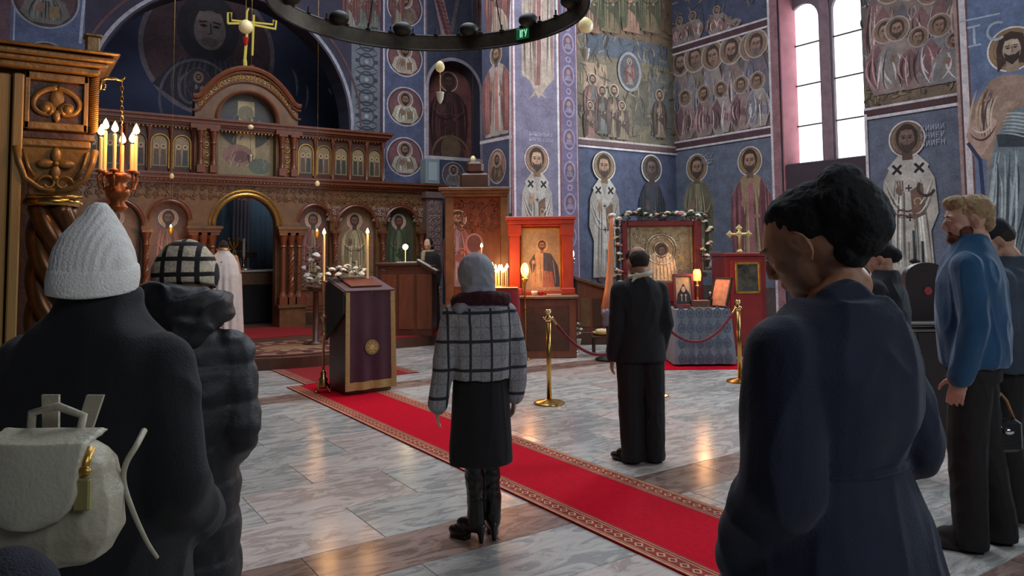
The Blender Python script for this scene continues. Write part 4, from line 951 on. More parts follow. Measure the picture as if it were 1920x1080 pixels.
x2=hp(229,236); b.tube([(0,0,H-.02),(x2[0]*.6,0,H+.05),x2],.004,6)
b.build('ornate_body',mat('red_bronze',(176,96,44),.35,metal=.5,var=.4,vscale=20),hb,smooth=True)
for k,hh in enumerate((.17,.13,.19,.15,.16,.12)):
    a=k*pi/3+.2; L=(hb.location.x+.075*cos(a),hb.location.y+.075*sin(a),hb.location.z+H+.012)
    candle(L,hh,.008,['tall burning candle on the right of the hanging candelabrum','short burning candle behind in the hanging candelabrum','burning candle at the back left of the hanging candelabrum','burning candle on the left of the hanging candelabrum','burning candle at the front left of the hanging candelabrum','short burning candle at the front of the hanging candelabrum'][k],'candles of the hanging candelabrum',fh=.052)
lamp((hb.location.x+.05,hb.location.y-.12,hb.location.z+H+.2),5)

# ---------------------------------------------------------------- choros ring and hanging lamps
rc=at_d(808,6,8.3); RR=1.78; ch=thing('ring_chandelier',(rc.x,rc.y,4.40),'large dark iron ring chandelier hanging below the dome','chandelier')
b=MB(); b.rings([[((RR+o_)*cos(2*pi*i/64),(RR+o_)*sin(2*pi*i/64),z) for i in range(64)] for o_,z in ((0,0),(.015,.0),(.015,.2),(0,.2),(0,0))],cap=False); b.build('ring_band',bronze,ch,smooth=True,angle=40)
b=MB()
for o_,z in ((0.01,0),(.01,.2)): b.tube([((RR+o_)*cos(2*pi*i/64),(RR+o_)*sin(2*pi*i/64),z) for i in range(65)],.016,6)
for k in range(36): a=2*pi*k/36; b.lathe([(.03,0),(.035,.02),(.012,.03),(.012,.09)],(RR*cos(a),RR*sin(a),.2),8)
b.build('rim_and_cups',iron,ch,smooth=True)
b=MB()
for k in range(12):
    a=2*pi*(k+.5)/12; p=(RR*.97*cos(a),RR*.97*sin(a),.2); b.ell((p[0],p[1],.26),(.13,.13,.09))
b.build('domed_holder',iron,ch,smooth=True)
for k in range(6):
    a=2*pi*(k+.5)/6; b=MB(); b.tube([(RR*cos(a),RR*sin(a),.2),(.1*cos(a),.1*sin(a),4.4)],.008,5); b.build('chain',iron,ch)
b=MB(); b.lathe([(.12,4.38),(.14,4.6)],n=12); b.build('ceiling_hook',iron,ch)
# exit sign fixed on the ring band
sp=at_d(1000,59,9.9); v=Vector((sp.x-rc.x,sp.y-rc.y,0)); v=v.normalized()*(RR-.012)
ang=math.atan2(v.y,v.x)-pi/2
t=thing('exit_sign',(rc.x+v.x,rc.y+v.y,4.44),'small green lit sign with white strokes on the chandelier ring','sign',rz=ang)
b=MB(); b.bbox(-.1,.1,-.02,0,0,.14,.004); b.build('sign_case',mat('sign_green',(14,70,44),.4,emit=(10,90,52),es=.5),t)
b=MB(); 
for x0 in (-.035,-.008): b.box(x0,x0+.012,-.024,-.02,.02,.12)
b.box(.0,.02,-.024,-.02,.1,.112); b.X=Matrix.Identity(4)
b.add([(.03,-.023,.12),(.045,-.023,.12),(.062,-.023,.06),(.05,-.023,.06)],[(0,1,2,3)]); b.add([(.085,-.023,.12),(.072,-.023,.12),(.045,-.023,.02),(.058,-.023,.02)],[(0,1,2,3)])
b.build('sign_letters',mat('sign_white',(190,240,210),.4,emit=(170,240,200),es=.9),t)
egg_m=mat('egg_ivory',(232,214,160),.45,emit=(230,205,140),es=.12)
def hang_lamp(px,py,d,label,egg=(.06,.075),drop=.5,cup=True,lit=False,cupcol=None,twin=False,sm=1):
    p=at_d(px,py,d); t=thing('hanging_lamp',p,label,'lamp',group='oil lamps hanging on chains')
    b=MB(); b.tube([(0,0,egg[1]),(0,0,9-p.z)],.0018,5); b.tube([(0,0,-egg[1]),(0,0,-drop)],.0025,5); b.build('chain',brass,t)
    b=MB(); b.lathe([(0,-egg[1])]+[(egg[0]*sin(pi*i/10)*(1+.1*cos(pi*i/10)),-egg[1]*cos(pi*i/10)) for i in range(1,10)]+[(0,egg[1])],n=16)
    if twin: b.lathe([(0,-egg[1])]+[(egg[0]*sin(pi*i/10),-egg[1]*cos(pi*i/10)) for i in range(1,10)]+[(0,egg[1])],(egg[0]*.55,.03,.0),14)
    b.build('egg',egg_m,t,smooth=True)
    if cup:
        b=MB(); b.lathe([(.004,-drop-.14),(.02,-drop-.12),(.04,-drop-.08),(.05,-drop),(.055,-drop+.01),(.042,-drop-.01)],n=14); b.build('cup',cupcol or gold,t,smooth=True)
        if lit: flame(t,(0,0,-drop+.0),.06); 
    return t
hang_lamp(825,125,9.6,'ivory egg lamp hanging before the red arched niche',drop=.35,cupcol=mat('pale_glass',(220,214,196),.3))
hang_lamp(1097,46,9.2,'double ivory egg lamp at the right end of the ring chandelier',egg=(.085,.095),drop=.32,twin=True,cupcol=mat('pale_glass',(220,214,196),.3))
hang_lamp(461,50,12.6,'ivory egg lamp with red glass in front of the yellow cross',egg=(.12,.12),drop=.2,cupcol=mat('ruby_glass',(150,30,30),.3,emit=(150,30,20),es=.3))
hang_lamp(322,330,13.4,'small lamp with lit flame before the left icon of the screen',egg=(.04,.05),drop=.93,lit=True)
hang_lamp(595,344,14.2,'small chain lamp burning before the icon right of the royal door',egg=(.045,.055),drop=.92,lit=True)
hang_lamp(887,298,13.5,'small gold lamp hanging beside the carved wooden throne',egg=(.05,.06),drop=.1,cup=False)
hang_lamp(470,238,12.8,'small silver lamp hanging before the arched crucifixion panel',egg=(.05,.04),drop=.5,cupcol=mat('silver',(200,196,186)))
for px,py,d in ((322,436,13.2),(594,438,14.0)): lamp(at_d(px,py,d-.1),9)

# ---------------------------------------------------------------- floor candle stands at the runner
def stand_base(b,r,n=4):
    for k in range(n): a=2*pi*k/n+.4; b.tube([(0,0,.09),(r*.6*cos(a),r*.6*sin(a),.07),(r*cos(a),r*sin(a),.018)],.011,7); b.ell((r*cos(a),r*sin(a),.018),(.02,.02,.018))
p=on(606,8.9,.011,720); t=thing('floor_candlestick',p,'tall slender gilt floor candlestick on the red carpet left of the lectern','candlestick')
b=MB(); stand_base(b,.11); b.lathe([(.06,.05),(.075,.08),(.045,.12),(.055,.15),(.03,.18),(.035,.22),(.014,.26)],n=14); b.build('footed_base',brass,t,smooth=True)
b=MB(); b.lathe([(.016,.25),(.014,.6),(.03,.62),(.04,.66),(.03,.7),(.016,.72),(.014,.82),(.022,.86),(.04,.87),(.04,.89),(.02,.9),(.014,.96),(.02,1.25),(.035,1.28),(.05,1.3),(.022,1.31),(.018,1.36)],n=12); b.build('stem',mat('pink_brass',(196,140,100),.3,metal=.6,var=.3,vscale=15),t,smooth=True)
candle(p+Vector((0,0,1.36)),pz(606,438,8.9)-.01-1.38,.014,'tall lit candle in the floor candlestick left of the lectern',m=wax,fh=.075)
lamp(p+Vector((.05,-.1,1.98)),8)
p=on(629,9.3,.011,720); t=thing('low_candle_holder',p,'low brass and crystal candle holder beside the tall candlestick','candlestick')
b=MB(); stand_base(b,.07); b.lathe([(.05,.03),(.05,.05),(.02,.08),(.03,.11),(.03,.14),(.01,.17),(.01,.46),(.025,.48),(.03,.5),(.012,.52)],n=12); b.build('stem',mat('silver',(200,196,186)),t,smooth=True)
b=MB(); 
for s_ in (-1,1): b.lathe([(.02,.47),(.035,.5),(.03,.53),(.02,.54)],(s_*.045,0,0),10); b.ell((s_*.03,0,.14),(.018,.018,.026))
b.tube([(-.045,0,.48),(0,0,.45),(.045,0,.48)],.008,6); b.build('crystal_cups',mat('crystal',(220,216,210),.15,metal=.3),t,smooth=True)

# ---------------------------------------------------------------- lectern with purple cloth
lp=at_z(697,735,0); LX,LY=3.36,at_z(648,745,0).y+.02
t=thing('lectern',(LX,LY+.3,.0),'wooden icon lectern draped with a purple cloth on the red runner','lectern')
t.location.z=.012
x0=at_y(647,720,LY).x-LX; x1=at_y(739,720,LY).x-LX; zt_=at_y(695,545,LY).z-.012
b=MB(); b.bbox(x0+.02,x1-.02,-.27,.27,0,zt_-.04,.01); b.build('lectern_body',wood_d,t)
b=MB(); b.rings([[(x0-.02,-.3,zt_-.04),(x1+.02,-.3,zt_-.04),(x1+.02,.32,zt_+.1),(x0-.02,.32,zt_+.1)],[(x0-.02,-.3,zt_),(x1+.02,-.3,zt_),(x1+.02,.32,zt_+.14),(x0-.02,.32,zt_+.14)]]); b.build('sloping_top',wood,t)
purple=mat('purple_velvet',(68,14,38),.8,var=.3,vscale=4,bump=.3,bscale=70,sheen=.3); trimg=mat('gold_braid',(190,156,92),.6,var=.35,vscale=40,bump=.4,bscale=150)
def cloth_front(y,n=24):
    vs=[];fs=[]
    W0=x1-x0
    for j in range(13):
        z=zt_-.01-j*(zt_-.06)/12
        for i in range(n+1):
            u=i/n; amp=.006+.016*j/12; vs.append((x0+W0*u+(.012*(j/12))*(1 if u>.5 else -1)*abs(2*u-1),y-amp*(1+sin(u*19+1)*.7+sin(u*7)*.6),z))
    for j in range(12):
        for i in range(n): a=j*(n+1)+i; fs.append((a,a+1,a+n+2,a+n+1))
    return vs,fs
vs,fs=cloth_front(-.3); b=MB(); b.norecalc=True
cl=[];tr=[]
for k,f in enumerate(fs):
    j=k//24; i=k%24; (tr if (i<2 or i>21 or j==11) else cl).append(f)
b.add(vs,cl); oc=b.build('purple_drape',purple,t,smooth=True)
b=MB(); b.norecalc=True; b.add([(x,y-.002,z) for x,y,z in vs],tr); b.build('gold_edging',trimg,oc,smooth=True)
b=MB(); b.norecalc=True
b.rings([[(x0,-.315,zt_),(x1,-.315,zt_),(x1,.3,zt_+.142),(x0,.3,zt_+.142)],[(x0,-.315,zt_+.006),(x1,-.315,zt_+.006),(x1,.3,zt_+.148),(x0,.3,zt_+.148)]]); b.build('top_cloth',purple,t)
b=MB(); b.rings([[(x0-.03,-.31,zt_-.25),(x0-.012,-.31,zt_-.25),(x0-.012,.25,zt_-.6),(x0-.03,.25,zt_-.6)],[(x0-.03,-.31,zt_),(x0-.012,-.31,zt_),(x0-.012,.3,zt_+.14),(x0-.03,.3,zt_+.14)]]); b.build('side_drape',mat('dark_cloth',(40,34,34),.85),t)
b=MB(); ex=at_y(695,650,LY); ez=ex.z-.012; ex=ex.x-LX
b.prism([(ex+.085*cos(2*pi*i/24),ez+.085*sin(2*pi*i/24)) for i in range(24)],'y',-.345,-.335); eo=b.build('gold_emblem',trimg,t)
P=Painter('L',0); P.off=.346
P.ring(ex,ez,.078,.008,(120,90,50),n=24); 
for k in range(8): a=k*pi/4; P.line([(ex,ez),(ex+.07*cos(a),ez+.07*sin(a))],.006,(120,88,44))
P.disk(ex,ez,.03,(206,176,110)); P.done('emblem_stitching',t,m=fresco_mat('woven_yarn'))
b=MB(); k_=(x0+x1)/2; b.X=Matrix.Translation((k_,.0,zt_+.085))@Matrix.Rotation(math.atan(.14/.62),4,'X'); b.bbox(-.2,.2,-.2,.2,0,.02,.004); b.build('icon_board',wood_r,t)
def flowers(name,loc,label,pts,r=.035,leaf=40,spread=(.3,.12,.1),cat='flowers',seed=1,rz=0,cols=None,group=None):
    t=thing(name,loc,label,cat,rz,group=group); rng=random.Random(seed)
    for i,(x,y,z) in enumerate(pts):
        b=MB(); rr_=r*rng.uniform(.8,1.15); ax=Matrix.Rotation(rng.uniform(-.5,.5),3,'X')@Matrix.Rotation(rng.uniform(-.5,.5),3,'Y')
        for ring,(n,ro,rs,h) in enumerate(((6,.62,.5,.0),(5,.36,.42,.25),(3,.14,.32,.45))):
            for k in range(n):
                a=2*pi*k/n+ring; c=ax@Vector((ro*rr_*cos(a),ro*rr_*sin(a),h*rr_)); c=Vector((c.x,-c.z if False else c.y,c.z))
                b.ell((x+c.x,y+c.y,z+c.z),(rs*rr_,rs*rr_,rs*rr_*.6),nu=7,nv=5)
        m=(cols[i%len(cols)] if cols else white_fl); b.build('blossom',m,t,smooth=True)
    b=MB()
    for i in range(leaf):
        q=rng.choice(pts); x=q[0]+rng.gauss(0,spread[0]*.35); y=q[1]+rng.gauss(0,spread[1]*.4); z=q[2]-r*.5+rng.gauss(0,spread[2]*.4); a=rng.uniform(0,2*pi); l=rng.uniform(.05,.09)
        d=Vector((cos(a),sin(a),rng.uniform(-.5,.7))).normalized(); s_=d.cross(Vector((0,0,1))).normalized()*l*.28; p0=Vector((x,y,z))
        b.add([p0,p0+d*l*.5+s_,p0+d*l+Vector((0,0,-.01)),p0+d*l*.5-s_,p0+d*l*.5+Vector((0,0,-.008))],[(0,4,1),(1,4,2),(2,4,3),(3,4,0)])
    o=b.build('foliage',green,t); o['kind']='stuff'
    return t
pts=[(-.28,.02,.05),(-.2,-.02,.07),(-.13,.05,.12),(-.08,-.03,.06),(0,.02,.11),(.07,.06,.15),(.1,-.02,.08),(.16,.03,.13),(.22,-.02,.06),(.27,.03,.1),(-.03,.08,.14)]
flowers('flower_arrangement',(LX+.02,LY+.42,zt_+.14),'row of white roses with dark leaves on top of the purple lectern',pts,.042,70,seed=2)
cp0=at_d(689,490,8.75); candle((cp0.x,cp0.y,zt_+.16),pz(687,438,8.75)-zt_-.17,.013,'tall lit candle rising behind the lectern flowers',fh=.07)
lamp((cp0.x,cp0.y-.05,pz(687,430,8.75)),5)
# flower wreath on a dark stand further left
p=on(592,12.2,.17,600); t=thing('flower_stand',p,'dark draped stand behind the tall candlestick','stand'); b=MB(); b.lathe([(.2,0),(.2,.03),(.05,.06),(.045,.85),(.16,.9),(.16,.93)],n=14); b.build('stand_post',wood_d,t,smooth=True)
pts=[(-.06,-.1,.42),(.03,-.12,.5),(.05,-.1,.3),(-.12,-.12,.18),(-.07,-.15,.12),(.12,-.1,.06),(-.16,-.1,.3)]
flowers('wreath',p+Vector((0,0,.94)),'dark green wreath with white flowers on a stand by the screen',pts,.06,200,(.35,.12,.35),seed=5,rz=VR)

# ---------------------------------------------------------------- chanter's desk
def vobj(name,px,d,z,label,cat,rz=VR,py=560): 
    p=on(px,d,z,py); return thing(name,p,label,cat,rz)
K=lambda d,px0,px1:((px1-px0)/FPX*d)
dd=13.2; t=vobj('chanter_desk',765,dd,.17,'large dark wooden chanter desk on the platform','desk')
w=K(dd,716,830)/2; H=pz(765,488,dd)-.17
b=MB(); b.bbox(-w,w*.8,0,.8,0,H-.1,.01); b.build('desk_body',mat('desk_wood',(104,56,38),.45,var=.4,vscale=4,stretch=(3,3,.5),coat=.1),t)
for k in range(3): 
    b=MB(); xx=-w+.06+k*(1.75*w/3); b.bbox(xx,xx+.27,-.012,0,.12,H-.25,.006); b.build('desk_panel',wood_r,t)
b=MB(); b.bbox(-w-.04,w*.35,-.05,.85,H-.1,H-.04,.01); b.build('desk_top',wood_d,t)
b=MB(); b.rings([[(w*.3,-.05,H-.06),(w*.3,.75,H-.06),(w*.95,.75,H-.26),(w*.95,-.05,H-.26)],[(w*.3,-.05,H-.0),(w*.3,.75,H-.0),(w*.95,.75,H-.2),(w*.95,-.05,H-.2)]]); b.build('book_slope',wood_d,t)
b=MB(); b.rings([[(w*.31,-.06,H+.0),(w*.31,.2,H),(w*.95,.2,H-.2),(w*.95,-.06,H-.2)],[(w*.31,-.06,H+.02),(w*.31,.2,H+.02),(w*.95,.2,H-.18),(w*.95,-.06,H-.18)]]); b.build('white_edge',whitecloth,t)
t2=vobj('music_sheets',770,dd+.3,.17+H-.04,'white papers lying open on the chanter desk','papers'); b=MB(); b.bbox(-.25,-.02,-.1,.1,0,.01,.003); b.build('sheet',whitecloth,t2); b=MB(); b.bbox(0,.22,-.1,.1,0,.012,.003); b.build('sheet',whitecloth,t2)
p=at_d(760,463,dd+.35); t=thing('desk_lamp',(p.x,p.y,.17+H-.04),'small glowing lamp on the chanter desk','lamp'); hh=p.z-(.17+H-.04)
b=MB(); b.lathe([(.05,0),(.05,.01),(.01,.02),(.01,hh-.03)],n=10); b.build('base',brass,t,smooth=True); b=MB(); b.ell((0,0,hh),(.05,.05,.05)); b.build('bulb',mat('bulb',(255,240,190),.4,emit=(255,235,170),es=18),t,smooth=True)
lamp((p.x,p.y-.12,p.z+.05),3,(1,.8,.45))
# ---------------------------------------------------------------- carved throne right of the screen, and wall paintings behind it
dd=12.5; t=vobj('carved_throne',895,dd,0,'tall reddish carved wooden throne with cornice beside the pier','throne')
w=K(dd,836,955)/2; H=pz(895,352,dd)
b=MB(); b.bbox(-w,w,.1,.3,0,H-.15,.01); b.build('back_wall',wood_r,t)
b=MB(); 
for i,o_ in enumerate((.02,.06,.1)): b.bbox(-w-o_,w+o_*.3,-.06-o_,.3,H-.15+.05*i,H-.1+.05*i,.008)
b.build('cornice',wood,t)
b=MB(); b.bbox(-w,-w+.14,-.03,.1,0,H-.15,.01); b.bbox(w-.14,w,-.03,.1,0,H-.15,.01); b.build('side_pilaster',wood,t)
b=MB(); b.bbox(-.28,.22,.0,.3,H,H+.25,.03); b.bbox(-.18,.12,.02,.28,H+.25,H+.45,.04); b.build('crest',wood_d,t)
relief('carving',t,wood_r,-w+.16,w-.16,H-.75,H-.2,.09,.17,.013,8)
P=Painter('L',0); P.off=-.09; saint(P,-.33,1.0,2.35,.5,robe=(150,130,140),mantle=(150,60,56),seed=91,gold=(170,110,70)); P.disk(-.05,1.75,.16,(176,110,100),.2); P.disk(-.05,1.77,.12,(110,50,46),.15)
P.done('throne_painting',t,m=fresco_mat('icon_paint')); b=MB(); b.bbox(-w+.02,w-.02,-.4,.1,0,.5,.02); b.build('seat_box',wood_d,t)
# red draped candle table with sand tray and burning candles
dd=11.2; t=vobj('votive_table',925,dd,0,'red draped votive table behind the woman in the plaid coat','table',py=600)
w=.38; H=pz(938,540,dd)
b=MB(); n=40
def ringz(z,f,a): return [( (w*(1+f))*max(-1,min(1,1.3*cos(q)))+a*cos(9*q)*.02, .28*(1+f)*max(-1,min(1,1.3*sin(q)))+a*sin(9*q)*.02, z) for q in [2*pi*i/n for i in range(n)]]
b.rings([ringz(.03,.05,1),ringz(.4,.03,.8),ringz(H-.1,.02,.3),ringz(H-.005,0,0)]); b.build('red_drape',redcloth,t,smooth=True,angle=50); b=MB(); b.bbox(-.37,.37,-.27,.27,H-.005,H+.02,.005); b.build('brass_tray',brass,t)
rng=random.Random(12)
base_=t.location.copy()
cpos=[]
for k in range(16):
    lx=rng.uniform(-.04,.24); ly=rng.uniform(-.2,.2); cpos.append((lx,ly,.24+rng.uniform(-.05,.05)))
cpos.append((-.17,.05,.42))
for k,(lx,ly,hh) in enumerate(cpos):
    L=base_+LV*lx+DV*ly; hh_=hh if k<16 else .58
    candle((L.x,L.y,H+.02),hh_,.007,'thin burning candle in the crowded tray on the red votive table' if k<16 else 'tallest burning candle standing above the others on the votive table','candles burning on the votive table' if k<16 else None,fh=.07)
q=base_+LV*(.1)-DV*.05; lamp((q.x,q.y,H+.36),16,(1,.42,.16),.1)
q=base_+LV*(.05)+DV*.5; lamp((q.x,q.y,H+.2),12,(1,.30,.10),.1)
# ---------------------------------------------------------------- icon stand (proskynetarion) before the pier
dd=11.9; t=vobj('icon_stand',1016,dd,0,'reddish wooden icon stand with cornice and framed icon of a bearded figure','icon stand',rz=VR,py=600)
w=K(dd,952,1074)/2; H=pz(1013,406,dd); HT=pz(1013,552,dd)
fwd=-.1
b=MB(); b.bbox(-.36,.52,fwd-.25,.35,0,HT-.05,.012); b.build('cabinet',wood_r,t)
b=MB(); b.bbox(-.26,.4,fwd-.262,fwd-.25,.12,HT-.15,.006); b.build('cabinet_panel',wood_d,t)
b=MB(); b.bbox(-.42,.56,fwd-.3,.37,HT-.05,HT,.012); b.build('shelf',wood,t)
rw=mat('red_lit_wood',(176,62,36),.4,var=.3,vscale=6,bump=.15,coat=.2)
for x in (-w+.1,w-.1): 
    b=MB(); b.bbox(x-.09,x+.09,-.02,.18,HT if x>-9 else 0,H-.12,.015); b.bbox(x-.11,x+.11,-.05,.2,HT,HT+.1,.01); b.bbox(x-.11,x+.11,-.05,.2,H-.3,H-.12,.01); b.build('pilaster',rw,t)
b=MB(); b.bbox(-w,w,.0,.22,HT,HT+.06,.01); b.bbox(-w,w,-.0,.22,H-.16,H-.12,.01); b.bbox(-w-.02,w+.02,-.06,.24,H-.12,H-.05,.01); b.bbox(-w-.05,w+.05,-.1,.26,H-.05,H,.01); b.build('cornice',rw,t)
b=MB(); b.bbox(-w+.1,w-.1,.14,.2,HT,H-.12,.01); b.build('back_board',wood_d,t)
ix0,ix1=-.29,.3; iz0,iz1=HT+.06,H-.2
P=Painter('L',0); P.off=-.11; P.rect(ix0,ix1,iz0,iz1,(190,150,84)); P.rect(ix0+.02,ix1-.02,iz0+.02,iz1-.02,(176,150,96))
hI=iz1-iz0; cxI=.02
P.poly([(cxI-.2,iz0+.45*hI),(cxI-.1,iz0+.62*hI),(cxI+.1,iz0+.62*hI),(cxI+.22,iz0+.42*hI),(cxI+.26,iz0+.05*hI),(cxI-.2,iz0+.05*hI)],(200,150,80))
P.poly([(cxI+.02,iz0+.62*hI),(cxI+.14,iz0+.6*hI),(cxI+.25,iz0+.4*hI),(cxI+.3,iz0+.05*hI),(cxI+.06,iz0+.05*hI),(cxI+.02,iz0+.35*hI)],(70,76,96))
P.poly([(cxI-.21,iz0+.46*hI),(cxI-.12,iz0+.6*hI),(cxI-.1,iz0+.4*hI),(cxI-.16,iz0+.25*hI)],(80,70,80)); P.poly([(cxI-.0,iz0+.05*hI),(cxI+.2,iz0+.05*hI),(cxI+.16,iz0+.3*hI),(cxI+.02,iz0+.32*hI)],(176,84,50))
P.disk(cxI-.14,iz0+.46*hI,.03,(196,140,90)); 
for i in range(10): P.curve([(cxI-.15+.04*i,iz0+.5*hI),(cxI-.16+.045*i,iz0+.3*hI),(cxI-.15+.045*i,iz0+.1*hI)],.008,random.choice([(120,80,50),(230,190,120),(50,56,70)]))
P.disk(cxI,iz0+.73*hI,.1,(200,160,90)); P.rect(cxI-.025,cxI+.025,iz0+.6*hI,iz0+.68*hI,(150,100,64)); face(P,cxI,iz0+.73*hI,.08,(160,104,64),(70,44,32),(84,56,40))
P.done('icon_painting',t,m=fresco_mat('icon_paint'))
b=MB()
for (a,c,e,f) in ((ix0-.03,ix0,iz0,iz1),(ix1,ix1+.03,iz0,iz1),(ix0-.03,ix1+.03,iz1,iz1+.03),(ix0-.03,ix1+.03,iz0-.03,iz0)): b.bbox(a,c,.085,.14,e,f,.006)
b.build('icon_frame',gold,t)
L=t.location
def loc(t,x,y,z): v=t.matrix_basis if False else None; c_,s_=cos(t.rotation_euler[2]),sin(t.rotation_euler[2]); return Vector((t.location.x+x*c_-y*s_,t.location.y+x*s_+y*c_,t.location.z+z))
for k,(x,y,lab) in enumerate(((-.12,-.28,'white porcelain bowl on the shelf of the icon stand'),(-.02,-.25,'small red glass lamp on the shelf of the icon stand'))):
    q=thing('offering_bowl',loc(t,x,y,HT),lab,'bowl'); b=MB(); b.lathe([(.03,0),(.035,.01),(.05,.04),(.055,.07),(.048,.07),(.03,.02)],n=14); b.build('bowl',whitecloth if k==0 else mat('ruby_glass',(150,30,30)),q,smooth=True)
q=thing('prayer_book',loc(t,.18,-.25,HT),'small pale book lying on the shelf of the icon stand','book',VR); b=MB(); b.bbox(-.11,.11,-.07,.07,.004,.032,.003); b.build('pages',whitecloth,q); b=MB(); b.bbox(-.115,.115,-.075,.075,0,.005,.001); b.bbox(-.115,.115,-.075,.075,.031,.036,.001); b.build('cover',wood_r,q)
# tall votive lamp left of the icon
p=at_d(984,505,11.45); q=thing('votive_lamp',(p.x,p.y,0),'tall floor oil lamp burning at the left of the icon stand','lamp')
b=MB(); b.lathe([(.09,0),(.09,.02),(.03,.05),(.015,.1),(.015,.7),(.03,.74),(.015,.78),(.013,p.z-.22),(.04,p.z-.18),(.05,p.z-.12)],n=12); b.build('lamp_stem',brass,q,smooth=True)
b=MB(); b.ell((0,0,p.z-.01),(.062,.062,.11)); b.build('glowing_glass',glow_m,q,smooth=True); flame(q,(0,0,p.z-.03),.08)
lamp((p.x-.02,p.y-.12,p.z),9,(1,.45,.15))
q=vobj('wall_sconce',1074,12.2,0,'silver floor candle holder with small light right of the icon stand','candlestick'); zt2=pz(1074,470,12.2)
b=MB(); b.lathe([(.1,0),(.1,.02),(.015,.05),(.012,zt2-.3),(.03,zt2-.28),(.02,zt2-.2),(.05,zt2-.16),(.045,zt2-.12)],n=10); b.tube([(-.12,0,zt2-.1),(-.1,0,zt2-.16),(0,0,zt2-.18)],.01,6); b.tube([(.0,0,zt2-.18),(.04,0,zt2-.2)],.01,6); b.build('stem',mat('silver',(200,196,186)),q,smooth=True); b=MB(); b.ell((0,0,zt2-.05),(.035,.035,.06)); b.build('bulb',mat('small_bulb',(255,230,190),.4,emit=(255,225,180),es=6),q,smooth=True)
# ---------------------------------------------------------------- choir stall, tall decorated candle, pots
dd=13.2; t=vobj('choir_stall',1120,dd,0,'slope-sided brown wooden choir stall by the wall','stall',py=600); w=K(dd,1088,1160)/2; hL=pz(1095,524,dd); hR=pz(1150,548,dd)
b=MB(); b.prism([(-w,0),(w,0),(w,hR),(-w+.25,hL-.03),(-w,hL)],'y',0,.6); b.build('side_wall',wood_r,t); b=MB(); b.rings([[(-w-.03,-.04,hL-.0),(-w-.03,.64,hL),(w+.03,.64,hR),(w+.03,-.04,hR)],[(-w-.03,-.04,hL+.05),(-w-.03,.64,hL+.05),(w+.03,.64,hR+.05),(w+.03,-.04,hR+.05)]]); b.build('top_rail',wood,t)
for k in range(3): b=MB(); b.bbox(-w+.05+k*.21,-w+.22+k*.21,-.012,0,.3,hR-.1,.005); b.build('panel',wood_d if k==1 else wood,t)
b=MB(); b.bbox(-w-.04,w+.04,-.06,.64,0,.22,.01); b.build('plinth',wood_d,t)
dd=11.3; t=vobj('paschal_candle',1140,dd,0,'very tall tapering decorated candle on a blue-grey holder','candle',py=600)
zc=pz(1150,404,dd); zh=pz(1140,612,dd); zh1=pz(1140,578,dd)
b=MB(); b.tube([(0,0,zh1),(.02,0,zh1+.25),(.045,0,1.4),(.075,0,zc-.2),(.09,0,zc)],lambda s:.075*(1-s)**2.2+.028,12); b.build('wax_column',mat('amber_wax',(206,132,90),.5,var=.2,vscale=10),t,smooth=True)
b=MB(); b.lathe([(.05,zh),(.09,zh+.04),(.075,zh+.12),(.1,zh+.18),(.1,zh1),(.06,zh1)],n=14); b.build('candle_socket',mat('blue_grey_metal',(110,110,130),.4,metal=.4),t,smooth=True)
b=MB(); b.lathe([(.2,0),(.2,.03),(.05,.08),(.03,.2),(.03,zh)],n=14); b.build('stand',iron,t,smooth=True)
b=MB(); 
for a in range(5): b.ell((.09+.035*cos(a*1.26),.035*sin(a*1.26),zc+.01),(.022,.022,.02),nu=8,nv=6)
b.ell((.09,0,zc+.02),(.02,.02,.02),nu=8,nv=6); b.build('flower_ornament',white_fl,t,smooth=True)
p=at_z(1080,655,0); t=thing('flower_pot',p,'small white pot of white flowers on the floor by the icon stand','pot'); b=MB(); b.lathe([(.06,0),(.065,.005),(.085,.15),(.09,.155),(.09,.17),(.08,.17),(.075,.14)],n=16); b.build('pot',whitecloth,t,smooth=True)
pts=[(.0,-.02,.3),(-.07,.0,.34),(.06,.02,.36),(-.02,.03,.42),(.08,-.03,.28),(-.09,-.02,.26),(.03,-.04,.22),(-.04,-.05,.2)]
flowers('flower_bunch',p+Vector((0,0,.05)),'bunch of white blossoms standing in the small white floor pot',pts,.04,60,(.1,.1,.15),seed=8)
p=on(1132,11.9,0,640); t=thing('side_table',p,'small dark side table beside the tall candle','table',VR); H=pz(1132,628,11.9)
b=MB(); b.bbox(-.2,.2,-.16,.16,H-.03,H,.006); b.build('tabletop',wood_d,t)
for sx in (-1,1):
    for sy in (-1,1): b=MB(); b.bbox(sx*.16-.015,sx*.16+.015,sy*.12-.015,sy*.12+.015,0,H-.03,.004); b.build('leg',wood_d,t)
t=thing('bread_basket',p+Vector((0,0,H)),'shallow yellow basket heaped with pale bread','basket',VR); b=MB(); b.lathe([(.12,0),(.17,.05),(.18,.05),(.16,.02)],n=18); b.build('basket',mat('straw',(196,160,70),.8,bump=.4,bscale=80),t,smooth=True); b=MB()
for k in range(7): a=k*.9; b.ell((.08*cos(a)*(k>0),.08*sin(a)*(k>0),.06),(.06,.05,.035),nu=10,nv=6)
b.build('bread',mat('pale_bread',(236,214,176),.8,var=.2,vscale=20),t,smooth=True)
